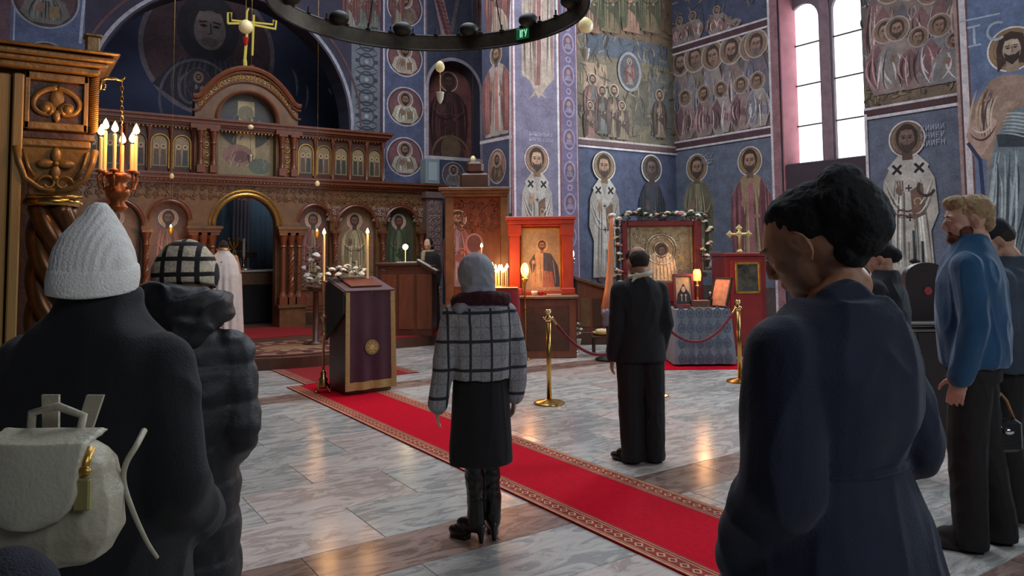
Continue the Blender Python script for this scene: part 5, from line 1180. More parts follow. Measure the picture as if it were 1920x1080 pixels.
# ---------------------------------------------------------------- shrine icon with garland
dd=11.7; t=vobj('icon_shrine',1244,dd,0,'large silver-covered icon in a dark red frame on a stand','icon',py=600)
X=lambda px:(px-1244)/FPX*dd
z1=pz(1244,413,dd); zi1=pz(1244,424,dd); z0=pz(1244,566,dd); zi0=pz(1244,530,dd)
rf=mat('red_frame',(120,30,34),.4,var=.25,vscale=6,coat=.2)
b=MB(); xs0,xs1,xi0,xi1=X(1168),X(1317),X(1179),X(1303)
for (a,c,e,f) in ((xs0,xi0,z0,z1),(xi1,xs1,z0,z1),(xi0,xi1,zi1,z1),(xi0,xi1,z0,zi0)): b.bbox(a,c,-.07,.06,e,f,.012)
b.build('frame',rf,t)
b=MB(); b.bbox(xi0,xi1,.03,.06,zi0,zi1,.004); b.build('back_panel',mat('tarnished_silver',(176,160,124),.4,metal=.6,var=.4,vscale=14,bump=.3,bscale=60),t)
b=MB(); b.bbox(xs0+.08,xs1-.05,-.05,.35,0,z0,.01); b.build('stand',wood_d,t)
sil=mat('silver_gilt_cover',(216,204,180),.3,metal=.7,var=.4,vscale=30,bump=.4,bscale=60)
b=MB(); rng=random.Random(6)
ccx,ccz=X(1243),pz(1243,470,dd)
for i in range(130):
    x=rng.uniform(xi0+.04,xi1-.04); z=rng.uniform(zi0+.03,zi1-.03)
    if (x-ccx)**2+(z-ccz)**2<.045: continue
    R_=rng.uniform(.02,.05); b.tube([(p,.024,q) for p,q in spiral(x,z,R_,1.2,rng.uniform(0,6),rng.choice([-1,1]),7)],.006,4)
o=b.build('embossed_scrolls',sil,t,smooth=True); o['kind']='stuff'
b=MB()
for r_,k in ((.24,.012),(.2,.008),(.11,.01)): b.tube([(ccx+r_*cos(2*pi*i/28),.012,ccz+.02+r_*sin(2*pi*i/28)) for i in range(29)],k,6)
for k in range(20): a=2*pi*k/20; b.tube([(ccx+.2*cos(a),.018,ccz+.02+.2*sin(a)),(ccx+.28*cos(a),.018,ccz+.02+.28*sin(a))],.006,4)
b.prism([(ccx-.26,zi0+.03),(ccx+.26,zi0+.03),(ccx+.2,ccz-.1),(ccx+.1,ccz-.02),(ccx-.1,ccz-.02),(ccx-.2,ccz-.1)],'y',.01,.03)
for k in range(8): b.tube([(ccx-.18+.05*k,.006,ccz-.08),(ccx-.2+.06*k,.004,zi0+.05)],.006,4)
for x in (xi1-.06,xi0+.06): b.tube([(x,.02,zi0+.02),(x,.02,zi1-.02)],.012,6)
b.build('silver_cover',sil,t,smooth=True)
P=Painter('L',0); P.off=-.008; P.disk(ccx,ccz+.01,.1,(90,56,40),.13); face(P,ccx+.01,ccz,.085,(120,76,50),(50,34,28),None); P.done('painted_face',t,m=fresco_mat('icon_paint'))
# garland: flowers are stuff-like but large blossoms are parts
rng=random.Random(31); pts=[]
path=[(X(1160),pz(1160,540,dd)),(X(1160),z1+.02),(X(1172),z1+.1),(X(1320),z1+.09),(X(1328),z1-.02),(X(1326),pz(1326,500,dd))]
tot=[]; 
for a,c in zip(path[:-1],path[1:]):
    n=max(1,int(sqrt((a[0]-c[0])**2+(a[1]-c[1])**2)/.085))
    for i in range(n): s_=i/n; pts.append((a[0]+(c[0]-a[0])*s_+rng.gauss(0,.025),-.1+rng.gauss(0,.02),a[1]+(c[1]-a[1])*s_+rng.gauss(0,.025)))
fc=[white_fl,mat('cream_petals',(236,224,186),.7),white_fl,mat('pink_petals',(214,150,140),.7)]
g=flowers('flower_garland',t.location.copy(),'garland of white and pink flowers around the large red-framed icon',pts,.044,420,(.1,.06,.1),seed=9,rz=VR,cols=fc)
b=MB(); b.tube([(a,-.06,z) for a,z in path],.03,7); b.build('garland_stem',green,g,smooth=True)
# ---------------------------------------------------------------- table with grey-blue cloth
dd=10.95; t=vobj('cloth_table',1308,dd,0,'table under a patterned grey-blue cloth with small icon and book','table',py=600)
w=K(dd,1258,1358)/2; H=pz(1308,577,dd); TT=t
b=MB(); n=72; rr=[]
for z,f,a in ((.04,.13,1),(.25,.1,.9),(.5,.05,.6),(H-.03,.0,.1),(H,-.005,0)):
    ring=[]
    for i in range(n):
        q=2*pi*i/n; c_,s_=cos(q),sin(q); k=1/max(abs(c_),abs(s_)); x=c_*k*(w+f*w*1.0); y=s_*k*(.32+f*.5)
        ring.append((x+a*.012*sin(i*1.7),y+a*.014*sin(i*1.3+1),z))
    rr.append(ring)
b.rings(rr); b.build('tablecloth',mat('grey_blue_cloth',(126,134,144),.85,var=.15,vscale=10,bump=.2,bscale=80),t,smooth=True,angle=60)
P=Painter('L',0); P.off=.0
P.P=lambda u,v:(u,-.32-.042-.045*(1-v/H)-.0004*P.k*.2,v)
for r_ in range(4):
    for k in range(6):
        x=-w*.98+(k+.5)*2*w*.98/6; z=.12+r_*.21; P.ring(x,z,.055,.018,(84,92,110),.07,n=16); P.disk(x,z,.022,(84,92,110),.03); P.poly([(x-.02,z+.08),(x+.02,z+.08),(x,z+.12)],(90,98,116)) 
P.done('woven_motifs',t,m=fresco_mat('woven_yarn'))['kind']='stuff'
q=thing('small_icon',loc(t,(1281-1308)/FPX*dd,-.1,H),'small framed icon of a saint in black standing on the cloth table','icon',VR); hI=(pz(1281,513,dd)-H); 
b=MB(); b.X=Matrix.Rotation(-.12,4,'X'); ww=K(dd,1262,1300)/2
for (a,c,e,f) in ((-ww,-ww+.04,0,hI),(ww-.04,ww,0,hI),(-ww,ww,hI-.04,hI),(-ww,ww,0,.06)): b.bbox(a,c,-.02,.02,e,f,.005)
b.build('frame',rf,q)
P=Painter('L',0); P.mb.X=Matrix.Rotation(-.12,4,'X'); P.off=0; P.rect(-ww+.03,ww-.03,.05,hI-.03,(206,160,90)); P.poly([(-.11,.06),(.11,.06),(.09,.2),(.05,.27),(0,.36),(-.05,.27),(-.09,.2)],(36,30,34)); P.disk(0,.275,.03,(210,150,110),.042); P.line([(-.03,.2),(-.03,.1)],.014,(170,150,140)); P.line([(.03,.2),(.03,.1)],.014,(170,150,140)); P.disk(-.03,.19,.016,(190,150,120)); P.disk(.03,.19,.016,(190,150,120)); P.done('painted_saint',q,m=fresco_mat('icon_paint'))
b=MB(); b.X=Matrix.Rotation(-.12,4,'X'); b.box(-ww+.02,ww-.02,.002,.015,.02,hI-.02); b.build('icon_board',wood_d,q)
q=thing('gospel_book',loc(t,(1309-1308)/FPX*dd,-.16,H),'thick dark book lying on the cloth table in front of the candle','book',VR); b=MB(); b.bbox(-.14,.14,-.1,.1,0,.025,.003); b.build('wooden_rest',mat('pale_wood',(180,140,96),.6),q); b=MB(); b.bbox(-.12,.12,-.08,.08,.025,.12,.004); b.build('book_block',mat('book_brown',(110,72,60),.6,var=.3,vscale=30),q)
pf=at_d(1311,514,dd); q=thing('table_candlestick',loc(t,(1311-1308)/FPX*dd,.06,H),'brass candlestick with lit candle behind the book on the cloth table','candlestick'); hh=pf.z-H
b=MB(); b.lathe([(.06,0),(.06,.01),(.015,.03),(.012,hh-.2),(.035,hh-.18),(.03,hh-.16)],n=12); b.build('stem',brass,q,smooth=True); b=MB(); b.lathe([(.014,hh-.17),(.013,hh-.04)],n=10); b.build('wax_stick',wax,q,smooth=True); flame(q,(0,0,hh-.035),.09)
b=MB(); b.lathe([(.05,hh-.1),(.06,hh-.02),(.055,hh+.04),(.04,hh+.07)],n=14); b.build('glass_chimney',mat('amber_glow',(255,150,90),.2,emit=(255,140,70),es=3),q,smooth=True)
lamp(loc(t,(1311-1308)/FPX*dd,-.12,pf.z+.05),9)
q=thing('leaning_picture',loc(t,(1345-1308)/FPX*dd,-.02,H),'dark-framed picture leaning at an angle on the right of the cloth table','picture',VR-.9)
b=MB(); b.X=Matrix.Rotation(-.35,4,'X'); 
for (a,c,e,f) in ((-.16,-.13,0,.46),(.13,.16,0,.46),(-.16,.16,.43,.46),(-.16,.16,0,.03)): b.bbox(a,c,-.015,.015,e,f,.004)
b.build('frame',iron,q); b=MB(); b.X=Matrix.Rotation(-.35,4,'X'); b.box(-.135,.135,0,.01,.02,.44); b.build('picture_sheet',mat('salmon_paper',(206,140,110),.6,var=.5,vscale=12),q)
for k,(x,y,lab) in enumerate(((-.0,-.0,''),)): pass
q=thing('dark_bottle',loc(t,(1336-1308)/FPX*dd,.1,H),'small dark bottle on the cloth table beside the leaning picture','bottle'); b=MB(); b.lathe([(.035,0),(.035,.12),(.012,.16),(.012,.2)],n=12); b.build('glass_body',mat('dark_glass',(26,26,30),.15),q,smooth=True); b=MB(); b.lathe([(.014,.2),(.014,.225)],n=10); b.build('stopper',whitecloth,q)
# ---------------------------------------------------------------- red cabinet with gold cross
dd=11.75; t=vobj('red_cabinet',1393,dd,0,'dark red wooden cabinet with gold-framed picture on its door','cabinet',rz=VR+.12,py=600); w=K(dd,1354,1432)/2; H=pz(1393,474,dd)
b=MB(); b.bbox(-w,w,-.15,.4,.08,H-.05,.01); b.build('cabinet_body',mat('red_lacquer',(134,32,34),.4,var=.3,vscale=5,coat=.2),t); b=MB(); b.bbox(-w-.02,w+.02,-.18,.42,H-.05,H,.01); b.bbox(-w-.02,w+.02,-.18,.42,0,.1,.01); b.build('mouldings',mat('red_lacquer',(134,32,34)),t)
b=MB(); b.bbox(-.26,.26,-.165,-.15,.15,H-.1,.008); dr=b.build('door',mat('red_lacquer_light',(150,40,38),.4,var=.3,vscale=5),t)
fz1_=pz(1396,491,dd); fz0_=pz(1396,549,dd); fx=.02
b=MB()
for (a,c,e,f) in ((-.2,-.165,fz0_,fz1_),(.165,.2,fz0_,fz1_),(-.2,.2,fz1_-.035,fz1_),(-.2,.2,fz0_,fz0_+.035)): b.bbox(a+fx,c+fx,-.185,-.16,e,f,.004)
b.build('picture_frame',gold,t); b=MB(); b.box(-.17+fx,.17+fx,-.172,-.166,fz0_+.02,fz1_-.02); b.build('dark_picture',mat('picture_paint',(92,88,76),.3,c2=(40,38,36),vscale=9),t)
q=thing('gold_cross',loc(t,.0,.05,H),'ornate gold cross standing on top of the red cabinet','cross',VR); hc=pz(1392,424,dd)-H
b=MB(); b.lathe([(.06,0),(.05,.03),(.02,.06)],n=12); b.tube([(0,0,.04),(0,0,hc-.03)],.02,8); zc_=hc*.7; b.tube([(-.15,0,zc_),(.15,0,zc_)],.02,8)
for x,z in ((-.15,zc_),(.15,zc_),(0,hc-.03)): 
    b.ell((x,0,z),(.04,.018,.04))
    for a in range(3): b.ell((x+.035*cos(a*pi/2+(pi/2 if x<0 else (-pi/2 if x>0 else 0))),0,z+.035*sin(a*pi/2+(pi/2 if x<0 else (-pi/2 if x>0 else 0)))),(.02,.012,.02),nu=8,nv=6)
b.ell((0,0,zc_),(.05,.022,.05)); b.build('cross_body',mat('pale_gold',(206,186,120),.4,metal=.4),q,smooth=True)
q=vobj('blue_panel_icon',1340,12.4,0,'blue and white painted panel on a post behind the cloth table','icon',py=600); zA,zB_=pz(1340,472,12.4),pz(1340,506,12.4)
b=MB(); b.bbox(-.16,.16,-.02,.02,zB_,zA,.005); b.build('board',wood_d,q); b=MB(); b.bbox(-.02,.02,-.02,.02,0,zB_,.004); b.bbox(-.15,.15,-.1,.1,0,.04,.004); b.build('post',iron,q)
P=Painter('L',0); P.off=.021; P.rect(-.14,.14,zB_+.015,zA-.015,(96,110,140)); P.poly([(-.1,zB_+.02),(0,zA-.03),(.04,zB_+.1)],(190,196,206)); P.disk(.06,zB_+.16,.05,(60,70,100)); P.done('panel_paint',q,m=fresco_mat('icon_paint'))
# ---------------------------------------------------------------- stanchions and ropes
def stanchion(px,py,label):
    p=at_z(px,py,0); t=thing('rope_stanchion',p,label,'stanchion',VR,group='brass rope stanchions')
    b=MB(); b.lathe([(.165,0),(.168,.008),(.165,.016),(.14,.028),(.05,.042),(.03,.055)],n=28); b.build('base',brass,t,smooth=True,angle=40)
    b=MB(); b.lathe([(.026,.05),(.026,.9)],n=16); b.build('post',brass,t,smooth=True)
    b=MB(); b.lathe([(.03,.88),(.034,.9),(.034,.93),(.024,.94),(.024,.965),(.032,.975),(.032,.985),(.02,.99)],n=14)
    for k in range(4): a=k*pi/2+.4; b.tube([(0,0,.91),(.045*cos(a),.045*sin(a),.905),(.055*cos(a),.055*sin(a),.93)],.008,6); b.ell((.02*cos(a),.02*sin(a),.995),(.016,.016,.016),nu=8,nv=6)
    b.build('crown',mat('bright_brass',(226,196,140),.18,metal=1),t,smooth=True)
    return t
s1=stanchion(1030,757,'brass stanchion nearest the icon stand with round base on marble'); s3=stanchion(1226,742,'brass stanchion hidden behind the man in the dark suit'); s2=stanchion(1388,716,'brass stanchion in front of the red cabinet')
ropem=mat('red_velvet_rope',(120,24,36),.8,var=.2,vscale=30,bump=.4,bscale=120)
def rope(a,b_,sag,label):
    A=a.location+Vector((0,0,.91)); B=b_.location+Vector((0,0,.91)); dv=(B-A).normalized(); A=A+dv*.05; B=B-dv*.05
    pts=[A.lerp(B,i/24)-Vector((0,0,sag*4*(i/24)*(1-i/24))) for i in range(25)]
    o=A.copy(); t=thing('barrier_rope',o,label,'rope',group='red barrier ropes'); b=MB(); b.tube([p-o for p in pts[1:-1]],.017,8); b.build('velvet_rope',ropem,t,smooth=True)
    b=MB(); b.tube([p-o for p in pts[:2]],.012,8); b.tube([p-o for p in pts[-2:]],.012,8); b.build('hook',brass,t,smooth=True)
rope(s1,s3,.42,'red velvet rope sagging between the left stanchion and the suited man'); rope(s3,s2,.36,'red velvet rope sagging in front of the grey-blue cloth table')
# ---------------------------------------------------------------- dark furniture behind the people at right
dd=6.6; t=vobj('high_backed_chair',1740,dd,0,'dark round-backed chair with small red rose emblem at the right','chair',py=640)
w=K(dd,1700,1780)/2; zt_=pz(1740,492,dd); zs_=pz(1740,600,dd)
dk=mat('near_black_wood',(48,36,36),.5,var=.3,vscale=6)
b=MB(); n=20; b.prism([(-w,zs_-.05),(w,zs_-.05),(w,zt_-w*.7)]+[(w*cos(pi*i/n),zt_-w*.7+w*.7*sin(pi*i/n)) for i in range(1,n)]+[(-w,zt_-w*.7)],'y',-.03,.04); b.build('backrest',dk,t)
b=MB()
for k in range(6): a=k*pi/3; b.ell((.0+.02*cos(a),-.035,pz(1738,545,dd)+.02*sin(a)),(.02,.01,.02),nu=8,nv=5)
b.build('rose_emblem',mat('rose_red',(176,70,76),.6),t,smooth=True)
for z in (pz(1740,601,dd),pz(1740,613,dd)): b=MB(); b.bbox(-w-.05,w+.05,-.2,.1,z-.02,z,.004); b.build('shelf',mat('grey_edge',(110,108,104),.5),t)
b=MB(); b.bbox(-w,w,-.18,.08,0,pz(1740,613,dd)-.02,.01); b.build('box_base',dk,t)
for k,(px,yt,lab) in enumerate(((1722,432,'tall thin dark candle spike behind the round-backed chair, left'),(1738,452,'shorter dark candle spike with collar behind the round-backed chair, right'))):
    p=on(px,7.0,0,640); q=thing('iron_candle_spike',p,lab,'candlestick'); zz=pz(px,yt,7.0); b=MB(); b.lathe([(.055,0),(.055,.02),(.012,.05),(.012,zz-.32),(.045,zz-.3),(.045,zz-.28),(.014,zz-.26),(.014,zz)],n=10); b.build('spike',iron,q,smooth=True)
# ================================================================== PEOPLE
def fuse(name,b,m,parent,voxel=.008,smooth=5,disp=None,amp=1,seed=0,clampz=None):
    me=bpy.data.meshes.new(name); me.from_pydata(b.v,[],b.f)
    bm=bmesh.new(); bm.from_mesh(me); bmesh.ops.recalc_face_normals(bm,faces=bm.faces); bm.to_mesh(me); bm.free()
    o=bpy.data.objects.new(name,me); COL.objects.link(o)
    r=o.modifiers.new('r','REMESH'); r.mode='VOXEL'; r.voxel_size=voxel; r.use_smooth_shade=True
    s=o.modifiers.new('s','SMOOTH'); s.iterations=smooth; s.factor=.6
    dg=bpy.context.evaluated_depsgraph_get(); dg.update()
    nm=bpy.data.meshes.new_from_object(o.evaluated_get(dg)); o.modifiers.clear(); o.data=nm; nm.name=name
    bpy.data.meshes.remove(me)
    if disp or clampz is not None:
        off=Vector((seed*3.1,seed*1.7,seed*.9))
        ns=[v.normal.copy() for v in nm.vertices]
        for v,n in zip(nm.vertices,ns):
            if disp: v.co += n*(disp(v.co,n,off)*amp)
            if clampz is not None and v.co.z<clampz: v.co.z=clampz
    nm.materials.clear(); nm.materials.append(m); nm.polygons.foreach_set('use_smooth',[True]*len(nm.polygons)); nm.update()
    o.parent=parent; return o
def cloth_disp(sx=7,sy=7,sz=3,amp=.012,z0=None,side=1):
    def f(p,n,off):
        q=Vector((p.x*sx,p.y*sy,p.z*sz))+off
        a=noise.noise(q)+.5*noise.noise(q*2.3)
        r=1-abs(noise.noise(q*1.4+Vector((9,4,2))))*2.2   # ridged creases
        return amp*(.6*a+.5*max(0,r)**2-.25)
    return f
def puff_disp(h=.11,amp=.014):
    def f(p,n,off):
        z=p.z+.015*noise.noise(Vector((p.x*4,p.y*4,0))+off)
        k=abs(sin(pi*z/h))**.45
        return amp*(k-.7)+.006*noise.noise(Vector((p.x*22,p.y*22,p.z*22))+off)
    return f
def tors(b,rings,n=30,tilt=None,pw=2.3):
    rr=[]
    for r in rings:
        cx,cy,z,rx,ry=r[:5]; ring=[]
        for i in range(n):
            a=2*pi*i/n; c,s_=cos(a),sin(a)
            k=(abs(c)**pw+abs(s_)**pw)**(-1/pw)
            ring.append((cx+rx*k*c,cy+ry*k*s_,z+(r[5]*c*k if len(r)>5 else 0)))
        rr.append(ring)
    b.rings(rr)
def hand(b,wr,d,pn,size=1,curl=.5,thumb=1):
    """wr wrist point, d finger direction, pn palm normal (towards palm side), thumb=+1/-1 side"""
    d=Vector(d).normalized(); pn=Vector(pn); pn=(pn-d*pn.dot(d)).normalized(); s_=d.cross(pn)*thumb; wr=Vector(wr); k=size
    R_=Matrix((s_,pn,d)).transposed()
    b.ell(wr+d*.045*k,(.040*k,.016*k,.052*k),R_); b.ell(wr+d*.075*k,(.040*k,.013*k,.025*k),R_)
    for i,(off,l) in enumerate(((-.030,.062),(-.010,.074),(.011,.08),(.031,.072))):
        p=wr+s_*off*k+d*.082*k; dr=(d+s_*off*1.5).normalized(); rs=.0095*k*(1 if i else .88)
        for j,seg in enumerate((.42,.32,.26)):
            ang=curl*(.35+.35*j); dr2=(dr*cos(ang)+pn*sin(ang)).normalized(); q=p+dr2*l*seg*k; b.cap(p,q,rs*(1-.08*j),rs*(1-.08*(j+1)),8); p=q; dr=dr2
    p=wr+s_*.028*k+d*.02*k
    for j,(l,r_) in enumerate(((.042,.013),(.032,.0105),(.026,.009))):
        dr=(s_*(.8-.3*j)+d*(.7+.2*j)+pn*(.25+.2*j)).normalized(); q=p+dr*l*k; b.cap(p,q,r_*k,r_*k*.9,8); p=q
def head_prims(b,H,sex='f',ears=True,face=True,neckr=.052):
    """H maps head space (origin at top of neck, +Y face) to person space"""
    def E(c,r,R=None):
        Rh=H.to_3x3(); b.ell(H@Vector(c),r,(Rh@R) if R else Rh,nu=20,nv=14)
    E((0,-.012,.125),(.076,.096,.094)); E((0,.03,.10),(.070,.070,.085)); E((0,.035,.045),(.058,.062,.062)); E((0,.062,.004),(.030,.032,.026)); E((0,.03,.01),(.046,.052,.03))
    E((0,-.03,.09),(.072,.075,.07))
    if face:
        b.tube([H@Vector((0,.096,.105)),H@Vector((0,.108,.083)),H@Vector((0,.113,.062)),H@Vector((0,.100,.054))],lambda t:.007+.006*sin(pi*min(1,t*1.1)),10)
        for s_ in (-1,1): E((s_*.011,.103,.058),(.009,.010,.008))
        for s_ in (-1,1): E((s_*.03,.086,.118),(.024,.012,.008)); E((s_*.042,.062,.068),(.022,.024,.022))
        E((0,.094,.034),(.022,.010,.006)); E((0,.092,.024),(.019,.010,.007))
    if ears:
        for s_ in (-1,1):
            c=Vector((s_*.077,-.008,.082))
            R=Matrix.Rotation(s_*.35,3,'Z')@Matrix.Rotation(-.15,3,'X')
            E(c,(.006,.019,.030),R)
            pts=[]
            for i in range(15):
                a=-2.2+4.9*i/14; v=R@Vector((s_*.006,-.019*cos(a)*1.0,.031*sin(a)*1.0)); pts.append(H@(c+v))
            b.tube(pts,.0052,7); E(c+R@Vector((0,.006,-.030)),(.006,.009,.009),R)
            pts=[H@(c+R@Vector((s_*.006,-.008*cos(a),.002+.015*sin(a)))) for a in [(-1.6+3*i/8) for i in range(9)]]; b.tube(pts,.0035,6)
    b.cap(H@Vector((0,-.02,.03)),H@Vector((0,-.03,-.03)),neckr*1.0,neckr*1.02)
    return E
def mk_person(name,label,px,d,phi,s,z=0,py=700,lean=0,group=None):
    p=on(px,d,z,py); t=thing(name,p,label,'person',VR+radians(phi),scale=s,group=group); return t
NP=Vector((0,-.015,1.50))
def HM(yaw=0,pitch=0,roll=0,fwd=.0,dz=0,pivot=None):
    return Matrix.Translation((pivot or NP)+Vector((0,fwd,dz)))@Matrix.Rotation(radians(yaw),4,'Z')@Matrix.Rotation(radians(roll),4,'Y')@Matrix.Rotation(-radians(pitch),4,'X')
def body(t,m,H,arms,legs=None,voxel=.008,sex='f',hands=True,sh_w=.17,face=True,curl=.5,hs=1,ears=True):
    b=MB(); head_prims(b,H,sex,face=face,ears=ears,neckr=.050 if sex=='f' else .058)
    b.cap(H@Vector((0,-.03,-.03)),(0,-.02,1.43),.052,.07)
    tors(b,[(0,0,.82,.15,.11),(0,0,.92,.165,.115),(0,0,1.08,.13,.095),(0,.005,1.25,.15,.105),(0,0,1.38,.16,.09),(0,-.01,1.45,.10,.065)],20)
    for sd in (-1,1):
        sh_,el,wr=arms[0 if sd<0 else 1][:3]; 
        b.chain([sh_,el],[.052,.040],10); b.chain([el,wr],[.040,.025],10)
        if hands:
            a=arms[0 if sd<0 else 1]; d=a[3] if len(a)>3 else (Vector(wr)-Vector(el)); pn=a[4] if len(a)>4 else (-sd,0,0)
            b.cap(wr,Vector(wr)+Vector(d).normalized()*.02,.024,.024,10); hand(b,wr,d,pn,hs,curl,thumb=(-1 if sd<0 else 1)*1)
    L=legs or [((-.09,0,.86),(-.10,.01,.48),(-.10,-.02,.08)),((.09,0,.86),(.10,.01,.48),(.10,-.02,.08))]
    for l in L:
        b.chain(l,[.088,.056,.038],12); an=Vector(l[2]); b.ell(an+Vector((0,.06,-.045)),(.036,.10,.03))
    return fuse('body',b,m,t,voxel,3)
def sleeves(b,arms,r0,r1,r2,n=14,cut=.0):
    for sh_,el,wr in [a[:3] for a in arms]:
        wr=Vector(wr); el=Vector(el); w2=wr.lerp(el,cut); b.chain([sh_,el,w2],[r0,r1,r2],n)
ARMS=lambda x=.165,ex=.21,wx=.215,ey=-.03,wy=.03: [((-x,-.01,1.36),(-ex,ey,1.11),(-wx,wy,.86)),((x,-.01,1.36),(ex,ey,1.11),(wx,wy,.86))]
def shoe(t,m,an,direction=0,L=.26,w=.048,h=.075,heel=0,name='shoe',shaft=0):
    b=MB(); b.X=Matrix.Translation((an[0],an[1],0))@Matrix.Rotation(radians(direction),4,'Z'); e=heel
    b.ell((0,.02,.045+e),(w*.92,.09,.045)); b.ell((0,.115,.032+e*.25),(w,.085,.034)); b.ell((0,.06,.06+e*.6),(w*.8,.08,.045))
    b.cap((0,-.02,.06+e),(0,-.01,.10+e+shaft),w*.9,w*.86+ .01*(shaft>0))
    if heel: b.tube([(0,-.045,.0),(0,-.045,.05+e)],.014,8,r1=.03); b.box(-w*.7,w*.7,.05,.17,0,.02)
    else: b.box(-w*.78,w*.78,-.07,-.0,0,.03); b.ell((0,.06,.012),(w*1.0,.135,.014))
    return fuse(name,b,m,t,.007,2,clampz=0.0)
def trousers(t,m,legs,r=(.10,.085,.075),top=.95,seed=1,voxel=.009,ext=.0):
    b=MB(); tors(b,[(0,0,.80,.17,.125),(0,0,.90,.178,.13),(0,0,top,.165,.12)],22)
    for l in legs: b.chain(l,r,14); a=Vector(l[2]); b.cap(a,a-Vector((0,0,.02+ext)),r[2],r[2]*1.04)
    return fuse('trousers',b,m,t,voxel,4,cloth_disp(9,9,5,.008),1,seed,clampz=.02)
def LEGS(x=.10,ky=.015,z=.10,spread=0): return [((-.085,0,.87),(-x,ky,.50),(-x-spread,-.02,z)),((.085,0,.87),(x,ky,.50),(x+spread,-.02,z))]
def eyes(t,H,lid=.6):
    b=MB()
    for s_ in (-1,1): b.ell(H@Vector((s_*.030,.088,.098)),(.011,.009,.0075),nu=10,nv=8)
    b.build('eyes',mat('eye_white',(200,190,180),.3),t,smooth=True)
    b=MB()
    for s_ in (-1,1): b.ell(H@Vector((s_*.030,.094,.096)),(.005,.004,.005),nu=8,nv=6)
    b.build('irises',mat('iris_dark',(34,24,18),.2),t,smooth=True)
    b=MB()
    for s_ in (-1,1): b.tube([H@Vector((s_*.014,.097,.117)),H@Vector((s_*.030,.098,.122)),H@Vector((s_*.046,.088,.116))],.0032,6)
    b.build('eyebrows',mat('brow_hair',(40,28,22),.8),t,smooth=True)
skinL=mat('fair_skin',(206,158,134),.55,var=.12,vscale=14); skinD=mat('brown_skin',(178,128,98),.5,var=.15,vscale=14); skinM=mat('warm_skin',(176,124,98),.55,var=.1,vscale=14)
def plaid(name,base,stripe,sx,sz,w=.12,ox_=0,oz_=0,thin=None,mode='OBJ'):
    if name in MATS: return MATS[name]
    m=bpy.data.materials.new(name); m.use_nodes=True; N=m.node_tree.nodes; L=m.node_tree.links; b=N['Principled BSDF']; b.inputs['Roughness'].default_value=.95
    tc=N.new('ShaderNodeTexCoord'); sp=N.new('ShaderNodeSeparateXYZ'); nz=N.new('ShaderNodeTexNoise'); nz.inputs['Scale'].default_value=5
    L.new(tc.outputs['Object'],nz.inputs['Vector']); L.new(tc.outputs['Object'],sp.inputs[0])
    def M_(op,a,c,d=None):
        x=N.new('ShaderNodeMath'); x.operation=op
        for i,v in enumerate((a,c,d)):
            if v is None: continue
            if isinstance(v,(int,float)): x.inputs[i].default_value=v
            else: L.new(v,x.inputs[i])
        return x.outputs[0]
    def stripes(src,per,off,ww,wob=.012):
        s_=M_('MULTIPLY_ADD',nz.outputs[0],wob,src); a=M_('ADD',s_,off); a=M_('DIVIDE',a,per); f=M_('FRACT',a,0); f=M_('SUBTRACT',f,.5); f=M_('ABSOLUTE',f,0)
        mr=N.new('ShaderNodeMapRange'); mr.inputs[1].default_value=ww/2; mr.inputs[2].default_value=ww/2+.03; mr.inputs[3].default_value=1; mr.inputs[4].default_value=0; L.new(f,mr.inputs[0]); return mr.outputs[0]
    A=stripes(sp.outputs[0],sx,ox_,w); B=stripes(sp.outputs[2],sz,oz_,w); mx=M_('MAXIMUM',A,B)
    if thin:
        T=M_('MULTIPLY',M_('MAXIMUM',stripes(sp.outputs[0],sx,ox_+sx*thin[0],w*.25),stripes(sp.outputs[2],sz,oz_+sz*thin[0],w*.25)),thin[1]); mx=M_('MAXIMUM',mx,T)
    n2=N.new('ShaderNodeTexNoise'); n2.inputs['Scale'].default_value=90; n2.inputs['Detail'].default_value=3; L.new(tc.outputs['Object'],n2.inputs['Vector'])
    r=N.new('ShaderNodeValToRGB'); r.color_ramp.elements[0].position=.35; r.color_ramp.elements[1].position=.65
    r.color_ramp.elements[0].color=tuple(x*.62 for x in s2l(base))+(1,); r.color_ramp.elements[1].color=s2l(base)+(1,); L.new(n2.outputs[0],r.inputs[0])
    mix=N.new('ShaderNodeMix'); mix.data_type='RGBA'; L.new(mx,mix.inputs['Factor']); L.new(r.outputs[0],mix.inputs['A']); mix.inputs['B'].default_value=s2l(stripe)+(1,)
    L.new(mix.outputs['Result'],b.inputs['Base Color'])
    bp=N.new('ShaderNodeBump'); bp.inputs['Strength'].default_value=.5; bp.inputs['Distance'].default_value=.004; L.new(n2.outputs[0],bp.inputs['Height']); L.new(bp.outputs[0],b.inputs['Normal'])
    MATS[name]=m; return m
black=mat('black_wool',(17,17,20),.9,var=.3,vscale=20,bump=.3,bscale=200,sheen=.05)
blackp=mat('black_nylon',(19,20,23),.55,var=.2,vscale=8,bump=.15,bscale=90)
suit=mat('black_suit',(22,21,24),.8,bump=.15,bscale=200)
leath=mat('black_leather',(18,17,18),.32,var=.2,vscale=12,bump=.2,bscale=60)
navy=mat('navy_cotton',(25,34,56),.85,var=.3,vscale=10,bump=.2,bscale=160,sheen=.08)
